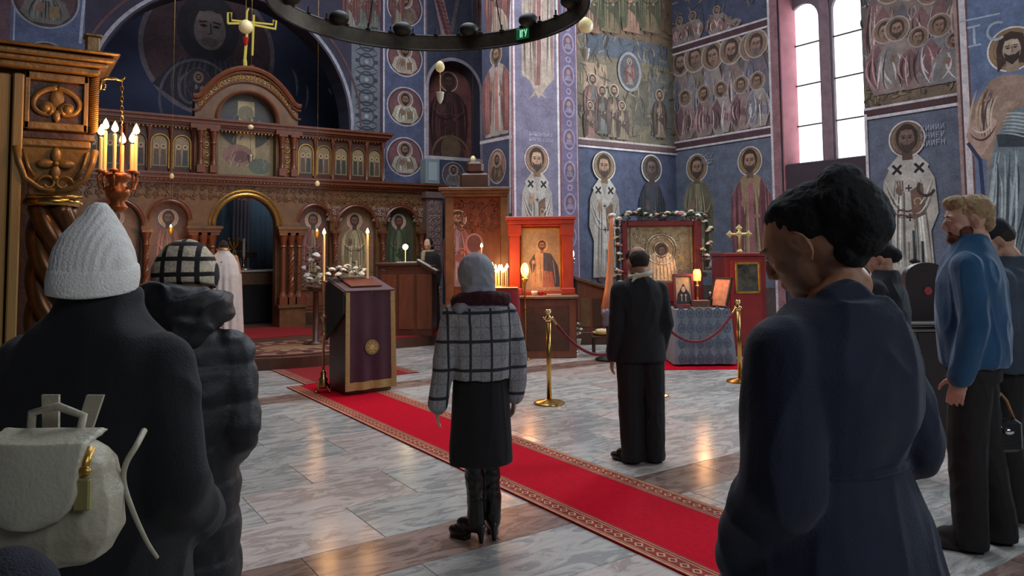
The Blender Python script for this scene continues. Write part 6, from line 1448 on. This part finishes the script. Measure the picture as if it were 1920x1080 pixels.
# ---- P4 woman with grey headscarf and plaid jacket
t=mk_person('person','woman in grey headscarf, grey plaid cropped jacket and black skirt standing on the runner',903,4.37,14,.945,py=990)
H=HM(8,14)@Matrix.Translation((-.025,0,0)); a=[((-.165,-.01,1.36),(-.225,-.04,1.10),(-.262,-.0,.83),(-.05,.15,-1),(1,0,0)),((.165,-.01,1.36),(.218,-.04,1.10),(.215,.02,.86),(0,.15,-1),(-1,0,0))]
lg=[((-.06,0,.86),(-.045,.0,.50),(-.035,-.0,.12)),((.06,0,.86),(.06,.03,.50),(.075,.02,.12))]
body(t,skinL,H,a,lg,.008)
b=MB(); tors(b,[(0,-.01,.975,.185,.145),(0,-.01,1.02,.192,.15),(0,-.01,1.15,.20,.155),(0,-.01,1.28,.212,.15),(0,-.01,1.35,.200,.13),(0,-.012,1.395,.175,.118),(0,-.015,1.435,.135,.105),(0,-.02,1.47,.10,.09)]); sleeves(b,a,.074,.072,.066,cut=-.0)
pm=plaid('grey_plaid_wool',(158,158,160),(44,44,50),.125,.168,.085,.02,.045,thin=(.5,.3)); fuse('plaid_jacket',b,pm,t,.009,5,cloth_disp(6,6,4,.012),1,3)
b=MB(); tors(b,[(0,-.005,.47,.195,.15),(0,0,.6,.19,.145),(0,0,.8,.178,.135),(0,0,.97,.168,.13)]); fuse('black_skirt',b,black,t,.01,3,cloth_disp(9,9,1.5,.010),1,4)
b=MB()
for l in lg: b.chain(l,[.085,.062,.05],14)
fuse('leather_leggings',b,leath,t,.008,4,cloth_disp(12,12,14,.008),1,6)
shoe(t,leath,(-.04,0),42,heel=.05,shaft=.10,name='ankle_boot'); shoe(t,leath,(.08,.03),-8,heel=.05,shaft=.10,name='ankle_boot')
b=MB(); E=head_prims(MB(),H); 
def EE(b,H,c,r,R=None): Rh=H.to_3x3(); b.ell(H@Vector(c),r,(Rh@R) if R else Rh,nu=22,nv=16)
EE(b,H,(0,-.015,.115),(.114,.13,.122)); EE(b,H,(0,-.03,.06),(.105,.11,.09)); EE(b,H,(0,-.02,-.0),(.10,.095,.08))
tors(b,[(-.01,-.03,1.40,.13,.11),(-.005,-.03,1.47,.10,.095),(0,-.02,1.54,.085,.09)],24)
b.chain([(-.06,-.09,1.50),(-.13,-.08,1.42),(-.15,-.02,1.36)],[.05,.045,.03],12)
hs=fuse('grey_headscarf',b,mat('grey_knit_scarf',(150,152,160),.9,var=.2,vscale=10,bump=.3,bscale=120),t,.009,4,cloth_disp(9,9,9,.012),1,7)
b=MB(); b.tube([(.13*cos(2*pi*i/24)*1.15,-.03+.105*sin(2*pi*i/24),1.445-.02*sin(2*pi*i/24)) for i in range(25)],.042,10)
fuse('burgundy_collar',b,mat('burgundy_fur',(66,18,28),.95,var=.5,vscale=40,bump=.6,bscale=120),t,.009,2,cloth_disp(20,20,20,.01),1,8)
# ---- P5 man in black suit
t=mk_person('person','man in a black suit with pale scarf standing near the ropes',1205,5.93,8,.975,py=860)
H=HM(14,16,fwd=.01); a=[((-.165,-.01,1.37),(-.205,-.04,1.10),(-.225,.02,.84),(-.1,.12,-1),(1,0,0)),((.165,-.01,1.37),(.20,-.05,1.10),(.185,.05,.88),(-.1,.3,-1),(-1,0,0))]
lg=LEGS(.095,.0,.10,-.01)
hm=mat('short_brown_hair',(48,36,30),.8,var=.4,vscale=60,bump=.4,bscale=200)
body(t,skinM,H,a,lg,.008,'m'); 
b=MB(); EE(b,H,(0,-.03,.105),(.084,.094,.085)); EE(b,H,(0,.02,.156),(.079,.075,.058)); fuse('hair',b,hm,t,.007,2,cloth_disp(40,40,40,.004),1,2)
b=MB(); tors(b,[(0,-.005,.80,.205,.155),(0,-.005,.95,.195,.15),(0,-.005,1.1,.188,.14),(0,-.005,1.25,.198,.145),(0,-.01,1.35,.195,.125),(0,-.012,1.40,.17,.112),(0,-.015,1.44,.125,.10),(0,-.02,1.475,.085,.08)]); sleeves(b,a,.074,.066,.055)
fuse('suit_jacket',b,suit,t,.009,5,cloth_disp(6,6,3,.011),1,12)
trousers(t,suit,lg,(.115,.098,.092),.9,13,ext=.03)
b=MB(); b.tube([(.085*cos(2*pi*i/20),-.03+.085*sin(2*pi*i/20),1.49+.02*cos(2*pi*i/20)) for i in range(21)],.022,8); b.chain([(-.05,-.1,1.49),(-.09,-.11,1.44)],[.02,.012],8); fuse('pale_scarf',b,mat('cream_scarf',(206,200,176),.9,var=.15,vscale=20),t,.008,3,cloth_disp(15,15,15,.008),1,14)
shoe(t,leath,(-.10,-.0),35); shoe(t,leath,(.10,0),5); eyes(t,H)
# ---- P1 woman with white beanie and cream backpack
t=mk_person('person','woman in a white knit beanie and black coat in the left foreground',182,1.90,-8,1.0,py=900)
H=HM(6,2); a=[((-.18,-.02,1.37),(-.26,-.06,1.12),(-.22,.05,.90)),((.18,-.02,1.37),(.24,-.05,1.10),(.19,.14,.96),(-.5,.8,-.1),(-.6,-.1,-.7))]
body(t,skinL,H,a,None,.006); 
b=MB(); tors(b,[(0,-.01,.62,.25,.20),(0,-.01,.8,.245,.19),(0,-.01,1.0,.235,.18),(0,-.015,1.2,.235,.18),(0,-.02,1.33,.24,.155),(0,-.02,1.39,.232,.14),(0,-.02,1.43,.205,.125),(0,-.02,1.46,.165,.115),(0,-.015,1.49,.12,.105),(0,-.015,1.52,.092,.10),(0,-.01,1.56,.088,.095)]); sleeves(b,a,.088,.088,.07)
fuse('black_coat',b,black,t,.010,6,cloth_disp(5,5,3,.016),1,21)
bn=mat('white_knit',(240,236,228),.95,var=.1,vscale=20,bump=.6,bscale=180,sheen=.3)
b=MB(); Hb=H; 
rr=[]
for k,(z,r_,y,xo) in enumerate(((.065,.085,-.02,0),(.08,.094,-.02,0),(.11,.099,-.02,0),(.135,.097,-.02,0),(.16,.091,-.02,0),(.19,.078,-.02,.0),(.22,.058,-.02,.003),(.245,.040,-.02,.006),(.268,.026,-.02,.006),(.28,.013,-.02,.006))):
    rr.append([Hb@Vector((xo+r_*.95*cos(2*pi*i/36)*(1),y+r_*1.12*sin(2*pi*i/36),z-.02*sin(2*pi*i/36)*0)) for i in range(36)])
b.rings(rr); hat=fuse('beanie',b,bn,t,.005,3,lambda p,n,off:.0025*noise.noise(p*14+off)+.0012*sin(p.x*420),1,3)
b=MB(); rr=[]
for k,(z,o_) in enumerate(((.055,-.006),(.055,.004),(.085,.007),(.115,.004),(.122,-.005))):
    rr.append([Hb@Vector(((.098+o_)*.95*cos(2*pi*i/36),-.02+(.098+o_)*1.12*sin(2*pi*i/36),z+.012*sin(2*pi*i/36)+.004*sin(4*pi*i/36))) for i in range(36)])
b.rings(rr); o=fuse('folded_brim',b,bn,hat,.005,2,lambda p,n,off:.002*noise.noise(p*16+off),1,4)
for o_ in (hat,): pass
PB=t; trousers(t,black,LEGS(.10,.01,.10),(.10,.075,.065),.9,5,.011); shoe(t,leath,(-.10,0),5); shoe(t,leath,(.10,0),0)
# backpack (held on straps: a thing of its own)
bp_=on(98,1.40,0,900); creaml=mat('cream_leather',(178,170,146),.45,var=.2,vscale=8,bump=.2,bscale=120)
zb0=pz(100,1052,1.40); zb1=pz(100,828,1.40); hB=zb1-zb0
t=thing('backpack',(bp_.x,bp_.y,zb0),'cream leather backpack with flap hanging on the back of the woman in the white beanie','backpack',VR+radians(-4))
b=MB(); rr=[]
for z,rx,ry in ((0,.07,.04),(.015,.105,.055),(.06,.132,.068),(.12,.128,.068),(.18,.112,.06),(hB-.01,.085,.045),(hB,.07,.03)):
    rr.append([(rx*k_*cos(a_),ry*k_*sin(a_),z) for a_,k_ in [(2*pi*i/28,(abs(cos(2*pi*i/28))**3+abs(sin(2*pi*i/28))**3)**(-1/3)) for i in range(28)]])
b.rings(rr); fuse('pouch',b,creaml,t,.005,4,cloth_disp(11,11,7,.006),1,31)
b=MB(); rr=[]
n=24
for j in range(11):
    v=j/10; z=hB+.026-v*(hB*.66+.014); wd=.098*(1-.05*v) if v<.55 else .098*sqrt(max(0.02,1-((v-.55)/.47)**2)); y=-.052-.03*sin(v*1.9)
    if j==0: y=-.0
    rr.append([( -wd+2*wd*i/n, y-.012*cos((i/n-.5)*pi)*(j>0), z) for i in range(n+1)]+[( wd-2*wd*i/n, y-.012*cos((.5-i/n)*pi)*(j>0)+.016, z-(.006)) for i in range(n+1)])
b.rings(rr); fuse('flap',b,mat('cream_leather_light',(196,190,168),.42,var=.12,vscale=8,bump=.2,bscale=120),t,.0045,2,cloth_disp(8,8,8,.003),1,32)
b=MB(); b.tube([(-.045,-.0,hB-.01),(-.05,.01,hB+.05),(0.0,.01,hB+.062),(.05,.01,hB+.045),(.045,-.0,hB-.01)],.008,8); b.build('top_handle',creaml,t,smooth=True)
for s_ in (-1,1):
    b=MB(); b.rings([[(s_*.012,.03,hB-.02),(s_*.042,.03,hB-.02),(s_*.042,.036,hB-.02),(s_*.012,.036,hB-.02)],[(s_*.028,.05,hB+.075),(s_*.062,.05,hB+.075),(s_*.062,.056,hB+.075),(s_*.028,.056,hB+.075)]]); b.build('shoulder_strap',creaml,t)
b=MB(); b.tube([(.098,-.04,hB-.0),(.10,-.055,hB-.02),(.10,-.06,hB-.045)],.008,8); b.ell((.1,-.062,hB-.035),(.014,.008,.01)); b.build('gold_clasp',gold,t,smooth=True); b=MB(); b.bbox(.088,.118,-.072,-.062,hB-.1,hB-.045,.003); b.build('tassel_tag',mat('olive_gold',(150,140,84),.5),t)
q=[at_d(*z) for z in ((270,808,1.5),(256,835,1.44),(236,870,1.42),(232,905,1.42),(250,960,1.42),(275,1015,1.44),(295,1046,1.46))]
c_,s_=cos(-t.rotation_euler[2]),sin(-t.rotation_euler[2])
def inv(p): d=p-t.location; return Vector((d.x*c_-d.y*s_,d.x*s_+d.y*c_,d.z))
pts=[inv(p) for p in q]; sm=[]; 
for i in range(len(pts)-1):
    for k in range(5): 
        u=k/5; p0=pts[max(i-1,0)];p1=pts[i];p2=pts[i+1];p3=pts[min(i+2,len(pts)-1)]
        sm.append(.5*((2*p1)+(-p0+p2)*u+(2*p0-5*p1+4*p2-p3)*u*u+(-p0+3*p1-3*p2+p3)*u**3))
sm.append(pts[-1]); b=MB(); b.tube(sm,lambda s:.0065-.003*s,8); b.build('loose_strap',creaml,t,smooth=True)
# ---- P2 woman with plaid hat, black puffer coat
t=mk_person('person','woman in a tan plaid hat and long black quilted coat, second from the left',330,2.44,12,.985,py=900)
H=HM(14,12)@Matrix.Translation((.02,0,0)); a=[((-.16,-.02,1.34),(-.22,-.06,1.10),(-.20,.08,.86)),((.16,-.02,1.34),(.19,-.05,1.10),(.12,.14,.98))]
body(t,skinL,H,a,None,.008)
b=MB(); tors(b,[(0,-.01,.42,.205,.18),(0,-.01,.6,.205,.18),(0,-.01,.85,.20,.175),(0,-.01,1.05,.195,.17),(0,-.015,1.2,.20,.17),(0,-.02,1.30,.195,.155),(0,-.02,1.37,.17,.14),(0,-.02,1.43,.13,.12)]); sleeves(b,a,.085,.08,.07)
fuse('quilted_coat',b,blackp,t,.010,4,puff_disp(.12,.012),1,41)
b=MB(); b.tube([(.125*cos(2*pi*i/28)*1.08,-.05+.12*sin(2*pi*i/28),1.50-.03*sin(2*pi*i/28)) for i in range(29)],.055,10); EE(b,Matrix.Translation((0,-.13,1.46)),(0,0,0),(.135,.075,.10)); b.cap((-.10,-.10,1.50),(.10,-.10,1.50),.07,.07)
fuse('bulky_hood',b,blackp,t,.009,4,cloth_disp(8,8,8,.022),1,42)
b=MB(); b.tube([(-.02+.12*cos(q_),-.03+.11*sin(q_),1.46-.03*sin(q_)) for q_ in [pi*.55+1.15*pi*i/14 for i in range(15)]],.05,10); b.cap((-.13,-.06,1.42),(-.11,-.12,1.34),.055,.03)
fuse('red_scarf',b,mat('rust_red_scarf',(112,34,30),.9,var=.5,vscale=12,bump=.3,bscale=90),t,.009,3,cloth_disp(14,14,14,.02),1,43)
b=MB(); rr=[]
for k,(z,r_,y) in enumerate(((.06,.104,-.01),(.09,.112,-.01),(.13,.108,-.012),(.165,.094,-.014),(.195,.070,-.016),(.215,.038,-.018),(.222,.012,-.018))):
    rr.append([H@Vector((r_*.95*cos(2*pi*i/36),y+r_*1.1*sin(2*pi*i/36),z)) for i in range(36)])
b.rings(rr); fuse('plaid_hat',b,plaid('tan_plaid',(226,208,180),(34,30,32),.052,.05,.26,.0,.01),t,.006,3,cloth_disp(8,8,8,.005),1,44)
trousers(t,black,LEGS(.10,.01,.10),(.10,.075,.065),.9,5,.011); shoe(t,leath,(-.10,0),5); shoe(t,leath,(.10,0),0)
# ---- P6 woman in navy dress, right foreground
t=mk_person('person','person in a long navy dress with head bowed in the right foreground',1562,1.80,32,1.045,py=900)
H=HM(20,28,0,fwd=.02,dz=.005)@Matrix.Translation((.045,0,0))@Matrix.Scale(1.04,4); a=[((-.165,-.01,1.35),(-.225,-.04,1.09),(-.195,.10,.90),(.3,.8,-.6),(.7,-.2,-.7)),((.165,-.01,1.35),(.235,-.04,1.12),(.15,.17,1.0),(-.75,.6,-.2),(-.5,-.4,-.7))]
body(t,skinD,H,a,None,.0045,'f',curl=.7)
b=MB(); tors(b,[(0,0,.12,.36,.30),(0,0,.5,.32,.26),(0,0,.8,.275,.215),(0,0,.95,.24,.18),(0,0,1.05,.205,.15),(0,0,1.10,.175,.132),(0,0,1.13,.187,.14),(0,-.01,1.22,.208,.155),(0,-.015,1.31,.21,.155),(0,-.02,1.375,.19,.138),(0,-.03,1.43,.14,.115),(0,-.035,1.465,.10,.09)]); EE(b,Matrix.Translation((0,-.045,1.455)),(0,0,0),(.088,.05,.05)); sleeves(b,a,.086,.088,.06)
fuse('navy_dress',b,navy,t,.008,6,cloth_disp(6,6,3,.014),1,51)
b=MB(); b.tube([(.177*cos(2*pi*i/30),.134*sin(2*pi*i/30),1.105+.004*sin(6*pi*i/30)) for i in range(31)],.013,8); fuse('waist_tie',b,navy,t,.006,2)
hb_=mat('black_wrapped_hair',(15,14,15),.85,var=.4,vscale=20,bump=.6,bscale=90)
b=MB(); EE(b,H,(0,-.03,.135),(.083,.10,.088)); EE(b,H,(0,.0,.170),(.070,.066,.048)); EE(b,H,(0,-.075,.10),(.074,.062,.078)); EE(b,H,(0,-.075,.04),(.05,.035,.03))
EE(b,H,(0,-.115,.12),(.09,.068,.09)); EE(b,H,(.0,-.14,.10),(.084,.055,.085)); EE(b,H,(0,-.125,.175),(.07,.055,.045)); EE(b,H,(0,-.115,.05),(.068,.045,.05)); EE(b,H,(.03,-.12,.13),(.05,.045,.05)); EE(b,H,(0,-.07,.03),(.062,.035,.04))
fuse('hair_bun',b,hb_,t,.005,4,lambda p,n,off:.005*noise.noise(p*22+off)+.003*noise.noise(p*60+off),1,52)
b=MB(); wv=Vector(a[0][2]); b.ell(wv+Vector((-.03,-.005,.0)),(.01,.012,.012)); dd_=(Vector(a[0][2])-Vector(a[0][1])).normalized(); b.lathe([(.030,-.006),(.033,-.006),(.033,.006),(.030,.006),(.030,-.006)],n=20)
b.v=[tuple(p) for p in b.v[:len(b.v)-100]]+[tuple(wv+dd_.to_track_quat('Z','Y')@Vector(p)) for p in b.v[len(b.v)-100:]]
b.build('silver_bracelet',mat('bright_silver',(226,226,226),.12,metal=1),t,smooth=True); eyes(t,H)
shoe(t,leath,(-.10,0),5); shoe(t,leath,(.10,0),0)
# ---- P7 bearded man in blue pullover
t=mk_person('person','tall man in a bright blue pullover and dark trousers at the right',1840,4.24,52,1.13,py=1000)
H=HM(24,6); a=[((-.165,-.01,1.36),(-.205,-.04,1.10),(-.205,.03,.84),(.0,.25,-1),(1,0,0)),((.165,-.01,1.36),(.215,-.05,1.10),(.205,.02,.84),(0,.15,-1),(-1,0,0))]
lg=[((-.085,0,.87),(-.10,.03,.50),(-.11,.03,.09)),((.085,0,.87),(.09,-.01,.50),(.09,-.07,.09))]
blond=mat('sandy_hair',(176,144,104),.7,var=.45,vscale=50,bump=.5,bscale=160); ging=mat('ginger_beard',(110,58,38),.8,var=.4,vscale=60,bump=.5,bscale=160)
body(t,skinL,H,a,lg,.006,'m'); eyes(t,H)
b=MB(); EE(b,H,(0,-.03,.135),(.088,.098,.085)); EE(b,H,(0,.04,.185),(.072,.06,.04)); EE(b,H,(0,-.07,.08),(.072,.05,.06)); fuse('sandy_hair',b,blond,t,.006,3,lambda p,n,off:.008*noise.noise(p*26+off)+.004*noise.noise(p*70+off),1,61)
b=MB(); EE(b,H,(0,.066,.008),(.044,.042,.038)); EE(b,H,(0,.088,.036),(.030,.014,.010)); 
for s_ in (-1,1): EE(b,H,(s_*.05,.03,.038),(.016,.032,.038))
fuse('beard',b,ging,t,.005,3,lambda p,n,off:.004*noise.noise(p*50+off),1,62)
bl=mat('blue_fleece',(26,82,122),.85,var=.25,vscale=6,bump=.3,bscale=160,sheen=.3)
b=MB(); tors(b,[(0,-.005,.875,.19,.145),(0,-.005,.90,.198,.153),(0,-.005,1.0,.198,.158),(0,-.005,1.15,.20,.16),(0,-.005,1.28,.20,.155),(0,-.01,1.36,.188,.132),(0,-.012,1.405,.16,.115),(0,-.015,1.445,.12,.10),(0,-.015,1.50,.08,.08),(0,-.01,1.53,.072,.075)]); sleeves(b,a,.076,.07,.056)
fuse('blue_pullover',b,bl,t,.008,5,cloth_disp(7,7,3,.016),1,63)
trousers(t,mat('dark_trousers',(34,32,32),.85,var=.3,vscale=10),lg,(.10,.088,.078),.9,64,ext=.03)
shoe(t,mat('dark_suede',(40,32,30),.8),(-.11,.05),12,w=.052); shoe(t,mat('dark_suede',(40,32,30)),(.09,-.05),4,w=.052)
# ---- P8 man with black cap at the right edge
t=mk_person('person','young man in a black cap, grey jacket and white sneakers at the right edge',1906,4.65,46,1.06,py=950)
H=HM(26,24,fwd=.02); a=[((-.165,-.01,1.36),(-.21,-.03,1.10),(-.18,.10,.90),(.2,.6,-.6),(1,0,0)),((.165,-.01,1.36),(.22,-.05,1.10),(.2,.06,.86),(0,.25,-1),(-1,0,0))]; lg=LEGS(.10,.02,.09)
body(t,skinL,H,a,lg,.007,'m'); eyes(t,H)
b=MB(); EE(b,H,(0,-.03,.11),(.081,.092,.075)); fuse('short_hair',b,hm,t,.007,2,cloth_disp(40,40,40,.003),1,71)
b=MB(); EE(b,H,(0,-.008,.155),(.088,.104,.082)); EE(b,H,(0,.12,.14),(.065,.055,.010),Matrix.Rotation(-.15,3,'X')); fuse('black_cap',b,mat('black_cap_cloth',(22,24,30),.85),t,.006,3)
b=MB(); tors(b,[(0,-.005,.84,.215,.165),(0,-.005,1.0,.212,.165),(0,-.005,1.2,.21,.16),(0,-.01,1.35,.19,.135),(0,-.012,1.40,.16,.115),(0,-.015,1.45,.115,.10),(0,-.015,1.50,.085,.085)]); sleeves(b,a,.078,.074,.06)
fuse('grey_jacket',b,mat('grey_fleece',(70,80,94),.9,var=.25,vscale=8,bump=.3,bscale=140),t,.009,5,cloth_disp(7,7,4,.014),1,72)
trousers(t,mat('dark_trousers',(34,32,32)),lg,(.105,.09,.08),.9,73)
sn=mat('white_sneaker',(206,204,200),.5)
for x,dr in ((-.10,10),(.10,2)):
    o=shoe(t,sn,(x,0),dr,w=.052,name='sneaker')
    b=MB(); b.X=Matrix.Translation((x,0,0))@Matrix.Rotation(radians(dr),4,'Z')
    for sd in (-1,1):
        for k in range(3): b.box(sd*.05-.004,sd*.05+.004,.0+.035*k,.018+.035*k,.03,.07)
    b.build('dark_stripes',leath,o)
q=thing('handbag',at_d(1880,805,4.3),'small dark handbag with metal clasp held between the two men at right','handbag',VR); b=MB(); b.bbox(-.09,.09,-.05,.05,-.12,.06,.02); b.build('bag_body',leath,q); b=MB(); b.tube([(-.07,0,.05),(-.03,0,.16),(0,0,.20),(.03,0,.16),(.07,0,.05)],.008,7); b.build('bag_handle',mat('tan_strap',(176,130,80),.6),q,smooth=True); b=MB(); b.ell((0,-.055,.0),(.03,.012,.02)); b.ell((-.05,-.052,.03),(.014,.01,.014)); b.build('metal_clasp',mat('bright_silver',(226,226,226)),q,smooth=True)
# ---- P9 dark figure behind the navy woman
t=mk_person('person','person in a dark jacket further back, left of the round-backed chair',1668,5.6,42,.985,py=800)
H=HM(20,16,fwd=.01); a=ARMS(); body(t,skinL,H,a,None,.009)
b=MB(); EE(b,H,(0,-.025,.13),(.088,.10,.088)); EE(b,H,(0,-.10,.09),(.06,.06,.06)); fuse('dark_hair',b,hb_,t,.008,3,cloth_disp(20,20,20,.005),1,81)
b=MB(); tors(b,[(0,-.01,.55,.22,.17),(0,-.01,.9,.21,.16),(0,-.01,1.2,.205,.155),(0,-.01,1.34,.19,.13),(0,-.01,1.40,.155,.11),(0,-.02,1.45,.11,.10),(0,-.02,1.50,.08,.085)]); sleeves(b,a,.076,.07,.06); fuse('dark_jacket',b,mat('charcoal_jacket',(44,46,52),.85),t,.01,4,cloth_disp(6,6,4,.012),1,82)
trousers(t,black,LEGS(.10,.01,.10),(.10,.075,.065),.9,5,.011); shoe(t,leath,(-.10,0),5); shoe(t,leath,(.10,0),0)
# ---- P3 priest in white vestments
t=mk_person('person','priest in white embroidered vestments standing before the royal door',418,13.4,8,1.0,z=.17,py=600)
H=HM(20,18); a=[((-.20,-.01,1.40),(-.26,.0,1.14),(-.16,.22,1.05)),((.20,-.01,1.40),(.27,.0,1.14),(.18,.22,1.05),(-.5,.8,0),(-.4,0,-.8))]; body(t,skinM,H,a,None,.011,'m')
b=MB(); EE(b,H,(0,-.02,.12),(.086,.102,.092)); fuse('dark_hair',b,hm,t,.01,3)
wv_=mat('white_brocade',(226,214,204),.7,var=.15,vscale=18,bump=.3,bscale=40)
b=MB(); tors(b,[(0,-.0,.03,.34,.26),(0,0,.4,.32,.25),(0,0,.8,.31,.24),(0,0,1.1,.30,.23),(0,-.01,1.3,.26,.18),(0,-.02,1.42,.2,.13),(0,-.03,1.50,.11,.10),(0,-.04,1.56,.10,.095)]); fuse('cope',b,wv_,t,.013,4,lambda p,n,off:.02*sin(math.atan2(p.y,p.x)*14)*max(0,min(1,(1.35-p.z)/1.0)),1,91)
b=MB(); b.box(-.012,.012,-.185,-.175,1.16,1.34); b.box(-.06,.06,-.185,-.175,1.25,1.275); b.build('gold_back_cross',gold,t)
b=MB(); b.tube([(.36*cos(2*pi*i/40),.275*sin(2*pi*i/40),.06) for i in range(41)],.014,6); b.tube([(.115*cos(2*pi*i/24),-.03+.10*sin(2*pi*i/24),1.55) for i in range(25)],.014,6); b.build('gold_hem',gold,t,smooth=True)
# ---- P10 chanter
t=mk_person('person','dark-clothed chanter with pale scarf standing behind the chanter desk',803,14.35,150,1.01,z=.17,py=600)
H=HM(20,22); a=ARMS(); body(t,skinL,H,a,None,.01); eyes(t,H)
b=MB(); EE(b,H,(0,-.03,.125),(.092,.10,.095)); EE(b,H,(0,-.04,.02),(.10,.06,.10)); fuse('dark_hair',b,hb_,t,.01,3)
b=MB(); tors(b,[(0,0,.03,.25,.2),(0,0,.8,.21,.16),(0,-.0,1.2,.205,.155),(0,-.01,1.38,.20,.13),(0,-.02,1.46,.12,.10)]); sleeves(b,a,.09,.08,.065); fuse('black_dress',b,black,t,.012,4,cloth_disp(6,6,3,.01),1,95)
b=MB(); b.tube([(.09*cos(2*pi*i/20),-.01+.09*sin(2*pi*i/20),1.47) for i in range(21)],.03,8); b.cap((.02,.12,1.44),(.01,.17,1.2),.045,.04); fuse('beige_scarf',b,mat('beige_scarf',(170,150,120),.9,var=.3,vscale=30),t,.01,3)
# ---- P11 child-height figure in dark hat at the bottom left corner
t=mk_person('person','short person in a dark blue-black knit hat at the bottom left corner',12,1.15,10,.70,py=1060)
H=HM(0,5); a=ARMS(); body(t,skinL,H,a,None,.008); 
b=MB(); EE(b,H,(0,-.01,.115),(.108,.122,.118)); b.tube([H@Vector((.10*cos(2*pi*i/28),-.01+.115*sin(2*pi*i/28),.075)) for i in range(29)],.022,10); fuse('knit_hat',b,mat('dark_blue_knit',(30,32,46),.95,var=.4,vscale=24,bump=.6,bscale=160),t,.007,3,lambda p,n,off:.004*noise.noise(p*20+off),1,97)
b=MB(); tors(b,[(0,0,.5,.22,.17),(0,0,.9,.22,.17),(0,-.0,1.2,.22,.165),(0,-.01,1.38,.20,.13),(0,-.02,1.46,.13,.10),(0,-.02,1.52,.1,.095)]); sleeves(b,a,.095,.085,.07); fuse('dark_coat',b,blackp,t,.01,4,cloth_disp(6,6,4,.014),1,98)
trousers(t,black,LEGS(.10,.01,.10),(.10,.075,.065),.9,5,.011); shoe(t,leath,(-.10,0),5); shoe(t,leath,(.10,0),0)

# ================================================================== split joined meshes into one part per separate piece
def split_parts():
    for o in [x for x in bpy.data.objects if x.type=='MESH' and x.parent and not x.get('kind')]:
        me=o.data
        if len(me.vertices)>15000 or 'pigment' in me.attributes or me.users>1: continue
        if o.name.split('.')[0] in ('wick','chain','body','foliage','floor_tile'): continue
        par=list(range(len(me.vertices)))
        def find(a):
            while par[a]!=a: par[a]=par[par[a]]; a=par[a]
            return a
        for e in me.edges:
            a,b=find(e.vertices[0]),find(e.vertices[1])
            if a!=b: par[a]=b
        isl={}
        for v in me.vertices: isl.setdefault(find(v.index),[]).append(v.index)
        if len(isl)<2 or len(isl)>400: continue
        keys=list(isl); bbs=[]
        for k in keys:
            cs=[me.vertices[i].co for i in isl[k]]; bbs.append(([min(c[j] for c in cs)-.004 for j in range(3)],[max(c[j] for c in cs)+.004 for j in range(3)]))
        g=list(range(len(keys)))
        def f2(a):
            while g[a]!=a: a=g[a]
            return a
        for i in range(len(keys)):
            for j in range(i):
                if all(bbs[i][0][q]<=bbs[j][1][q] and bbs[j][0][q]<=bbs[i][1][q] for q in range(3)):
                    a,b=f2(i),f2(j)
                    if a!=b: g[a]=b
        cl={}
        for i in range(len(keys)): cl.setdefault(f2(i),[]).append(i)
        if len(cl)<2 or len(cl)>60: continue
        # depth limit: keep kids
        own={}
        for n_,(k,ii) in enumerate(cl.items()):
            for i in ii:
                for v in isl[keys[i]]: own[v]=n_
        meshes=[]
        sm=me.polygons[0].use_smooth if me.polygons else False
        for n_ in range(len(cl)):
            vi=[v for v in range(len(me.vertices)) if own[v]==n_]; mp={v:i for i,v in enumerate(vi)}
            nm=bpy.data.meshes.new(me.name); ps=[p for p in me.polygons if own[p.vertices[0]]==n_]
            nm.from_pydata([tuple(me.vertices[v].co) for v in vi],[],[[mp[v] for v in p.vertices] for p in ps])
            for m_ in me.materials: nm.materials.append(m_)
            nm.polygons.foreach_set('material_index',[p.material_index for p in ps])
            if sm: nm.polygons.foreach_set('use_smooth',[True]*len(ps)); nm.set_sharp_from_angle(angle=radians(50))
            meshes.append(nm)
        base=o.name.split('.')[0]
        o.data=meshes[0]
        for nm in meshes[1:]:
            c=bpy.data.objects.new(base,nm); COL.objects.link(c); c.parent=o.parent; c.location=o.location; c.rotation_euler=o.rotation_euler; c.scale=o.scale
            if o.get('label'): c['label']=o['label']
split_parts()
